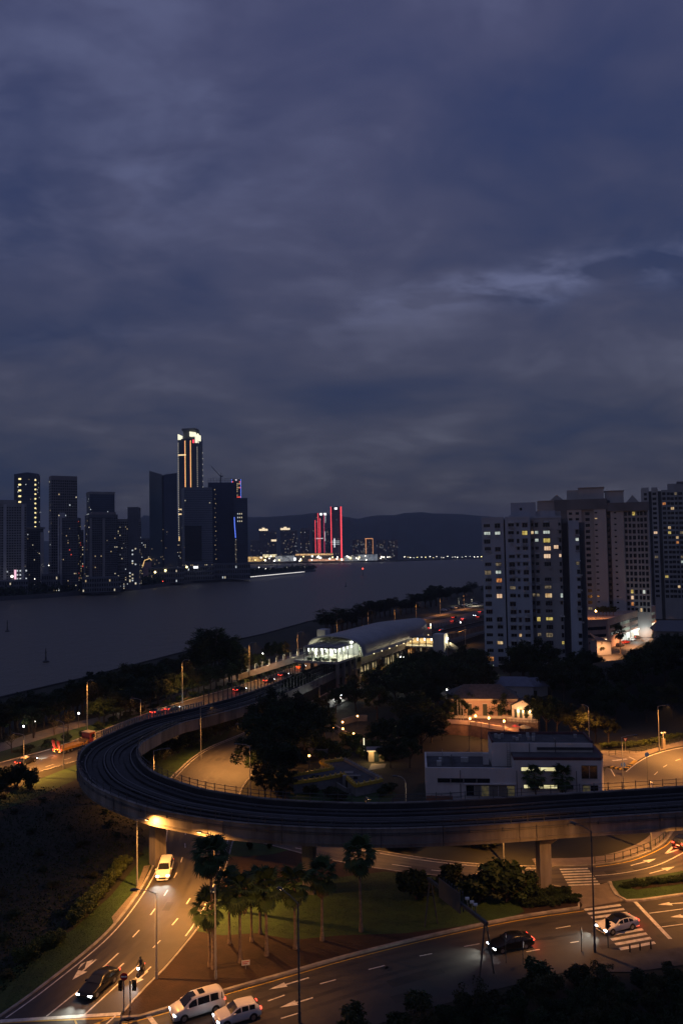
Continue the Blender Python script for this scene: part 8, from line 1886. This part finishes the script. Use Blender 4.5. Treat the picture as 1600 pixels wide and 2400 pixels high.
# statue-like white post pair at the right pavement
t = thing('camera_post', 'stout pillar with two white globes beside the right hand lamp', 'pillar', P(1554, 1756)); MB().box(-.3, .3, -.3, .3, 0, 2.2).build('pillar', mat('pillar_stone', (.34, .28, .22), .8), t); MB().tube([(0, 0, 2.2), (0, 0, 3.3)], .07, 6).build('stem', PW, t)
for s in (-.3, .3): o = obj('globe', ball(PW), t, (s, 0, 3.35)); o.scale = (.24, .24, .24)
t = thing('litter_post', 'white bollard sign just behind the viaduct railing at right', 'bollard', P(1526, 1850)); MB().tube([(0, 0, 0), (0, 0, 1.1)], .16, 8).build('post', PW, t); MB().tube([(0, 0, 1.1), (0, 0, 1.3)], .2, 8).build('cap', PW, t)
# bollards on the near pavement
for i, (x, y) in enumerate([(1475, 2232), (1499, 2228), (1524, 2224)]):
    t = thing('bollard', ['left', 'middle', 'right'][i] + ' of three dark bollards at the foot of the zebra crossing', 'bollard', P(x, y), 0, 'bollards at the crossing'); MB().tube([(0, 0, 0), (0, 0, .8)], .08, 8).build('post', BLACK, t); MB().tube([(0, 0, .8), (0, 0, .92)], [.10, .05], 8).build('cap', STEEL_D, t)
NEARP = poly('pavement', [(1400, 2258), (1460, 2242), (1545, 2230), (1700, 2203), (1700, 2250), (1480, 2280), (1390, 2280)], 0.09, mat('near_paving', (.07, .068, .065), .85, var=.4))
# guard railings: posts and rails, each post its own part
def railing(pts, label, step=1.6, h=1.0, m=None, world=False, grp='guard railings', panel=False):
    w = [np.array(p) for p in (pts if world else [P(*p)[:2] for p in pts])]; w = resample(crom(w, 1.0) if len(w) > 2 else w, step)
    t = thing('guard_railing', label, 'railing', (w[0][0], w[0][1], 0.1), 0, grp); m = m or STEEL_D; o0 = w[0]
    pm = MB().box(-.04, .04, -.04, .04, 0, h).mesh('post', m)
    for p in w: obj('post', pm, t, (p[0] - o0[0], p[1] - o0[1], 0))
    for z in ((h - .04, .28) if not panel else (h - .04, .62, .28)):
        mb = MB(); q = [np.array([p[0] - o0[0], p[1] - o0[1], z]) for p in w]; mb.sweep(q, norms([x[:2] for x in q]), [(-.025, -.025), (.025, -.025), (.025, .025), (-.025, .025)]); mb.build('rail', m, t)
fpo = offs(fpl, 0.55)
railing(fpo[4:], 'green guard railing along the curved pavement under the viaduct', 1.5, 1.0, mat('green_rail', (.05, .07, .05), .5), world=True)
railing([(1426, 1772), (1460, 1768), (1490, 1765), (1520, 1758), (1560, 1748), (1600, 1738)], 'guard railing along the right hand pavement by the hedge', 1.6, 1.0, MATS['green_rail'])
railing([(700, 1702), (723, 1690), (770, 1664), (816, 1640), (850, 1622)], 'pale picket railing along the tree lined road', 1.2, 1.0, mat('pale_rail', (.25, .24, .22), .7))
railing([(1010, 1880), (1100, 1872), (1200, 1868), (1300, 1866), (1400, 1860)], 'dark guard railing before the white office building', 1.8, 1.1)
railing([(560, 1905), (650, 1912), (800, 1910), (950, 1895)], 'dark guard railing behind the middle of the viaduct', 1.8, 1.1)
# manhole covers and road patches
MH = mat('manhole_iron', (.03, .03, .03), .6, var=.3)
for rd, pts, z in ((ROAD2, [(911, 2270), (532, 2388), (900, 2268)], 0.0382), (ROAD2, [(1546, 2195)], 0.0384), (ROAD5, [(22, 1808), (8, 1798)], 0.027), (ROAD1, [(525, 1838)], 0.027)):
    for x, y in pts:
        p = P(x, y); mb = MB(); n_ = 16; mb.v = [(p.x + .42 * math.cos(2 * PI * k / n_), p.y + .42 * math.sin(2 * PI * k / n_), z) for k in range(n_)]; mb.f = [tuple(range(n_))]; mb.m = [0]; mb.build('manhole_cover', MH, rd)
# ================================================================== EVENING HAZE OVER THE RIVER
hm = bpy.data.materials.new('evening_haze'); hm.use_nodes = True; ht = hm.node_tree; ht.nodes.clear()
ho = N('ShaderNodeOutputMaterial', ht); hv = N('ShaderNodeVolumePrincipled', ht); L(hv.outputs[0], ho.inputs['Volume'], ht)
hv.inputs['Color'].default_value = (0.72, 0.82, 1.0, 1); hv.inputs['Density'].default_value = 0.00012; hv.inputs['Anisotropy'].default_value = 0.0
mb = MB(); mb.box(-5600, 6500, -260, 7700, -6, 330); o = mb.build('haze', hm); tag(o, 'thin evening haze over river and city', 'haze', kind='stuff')
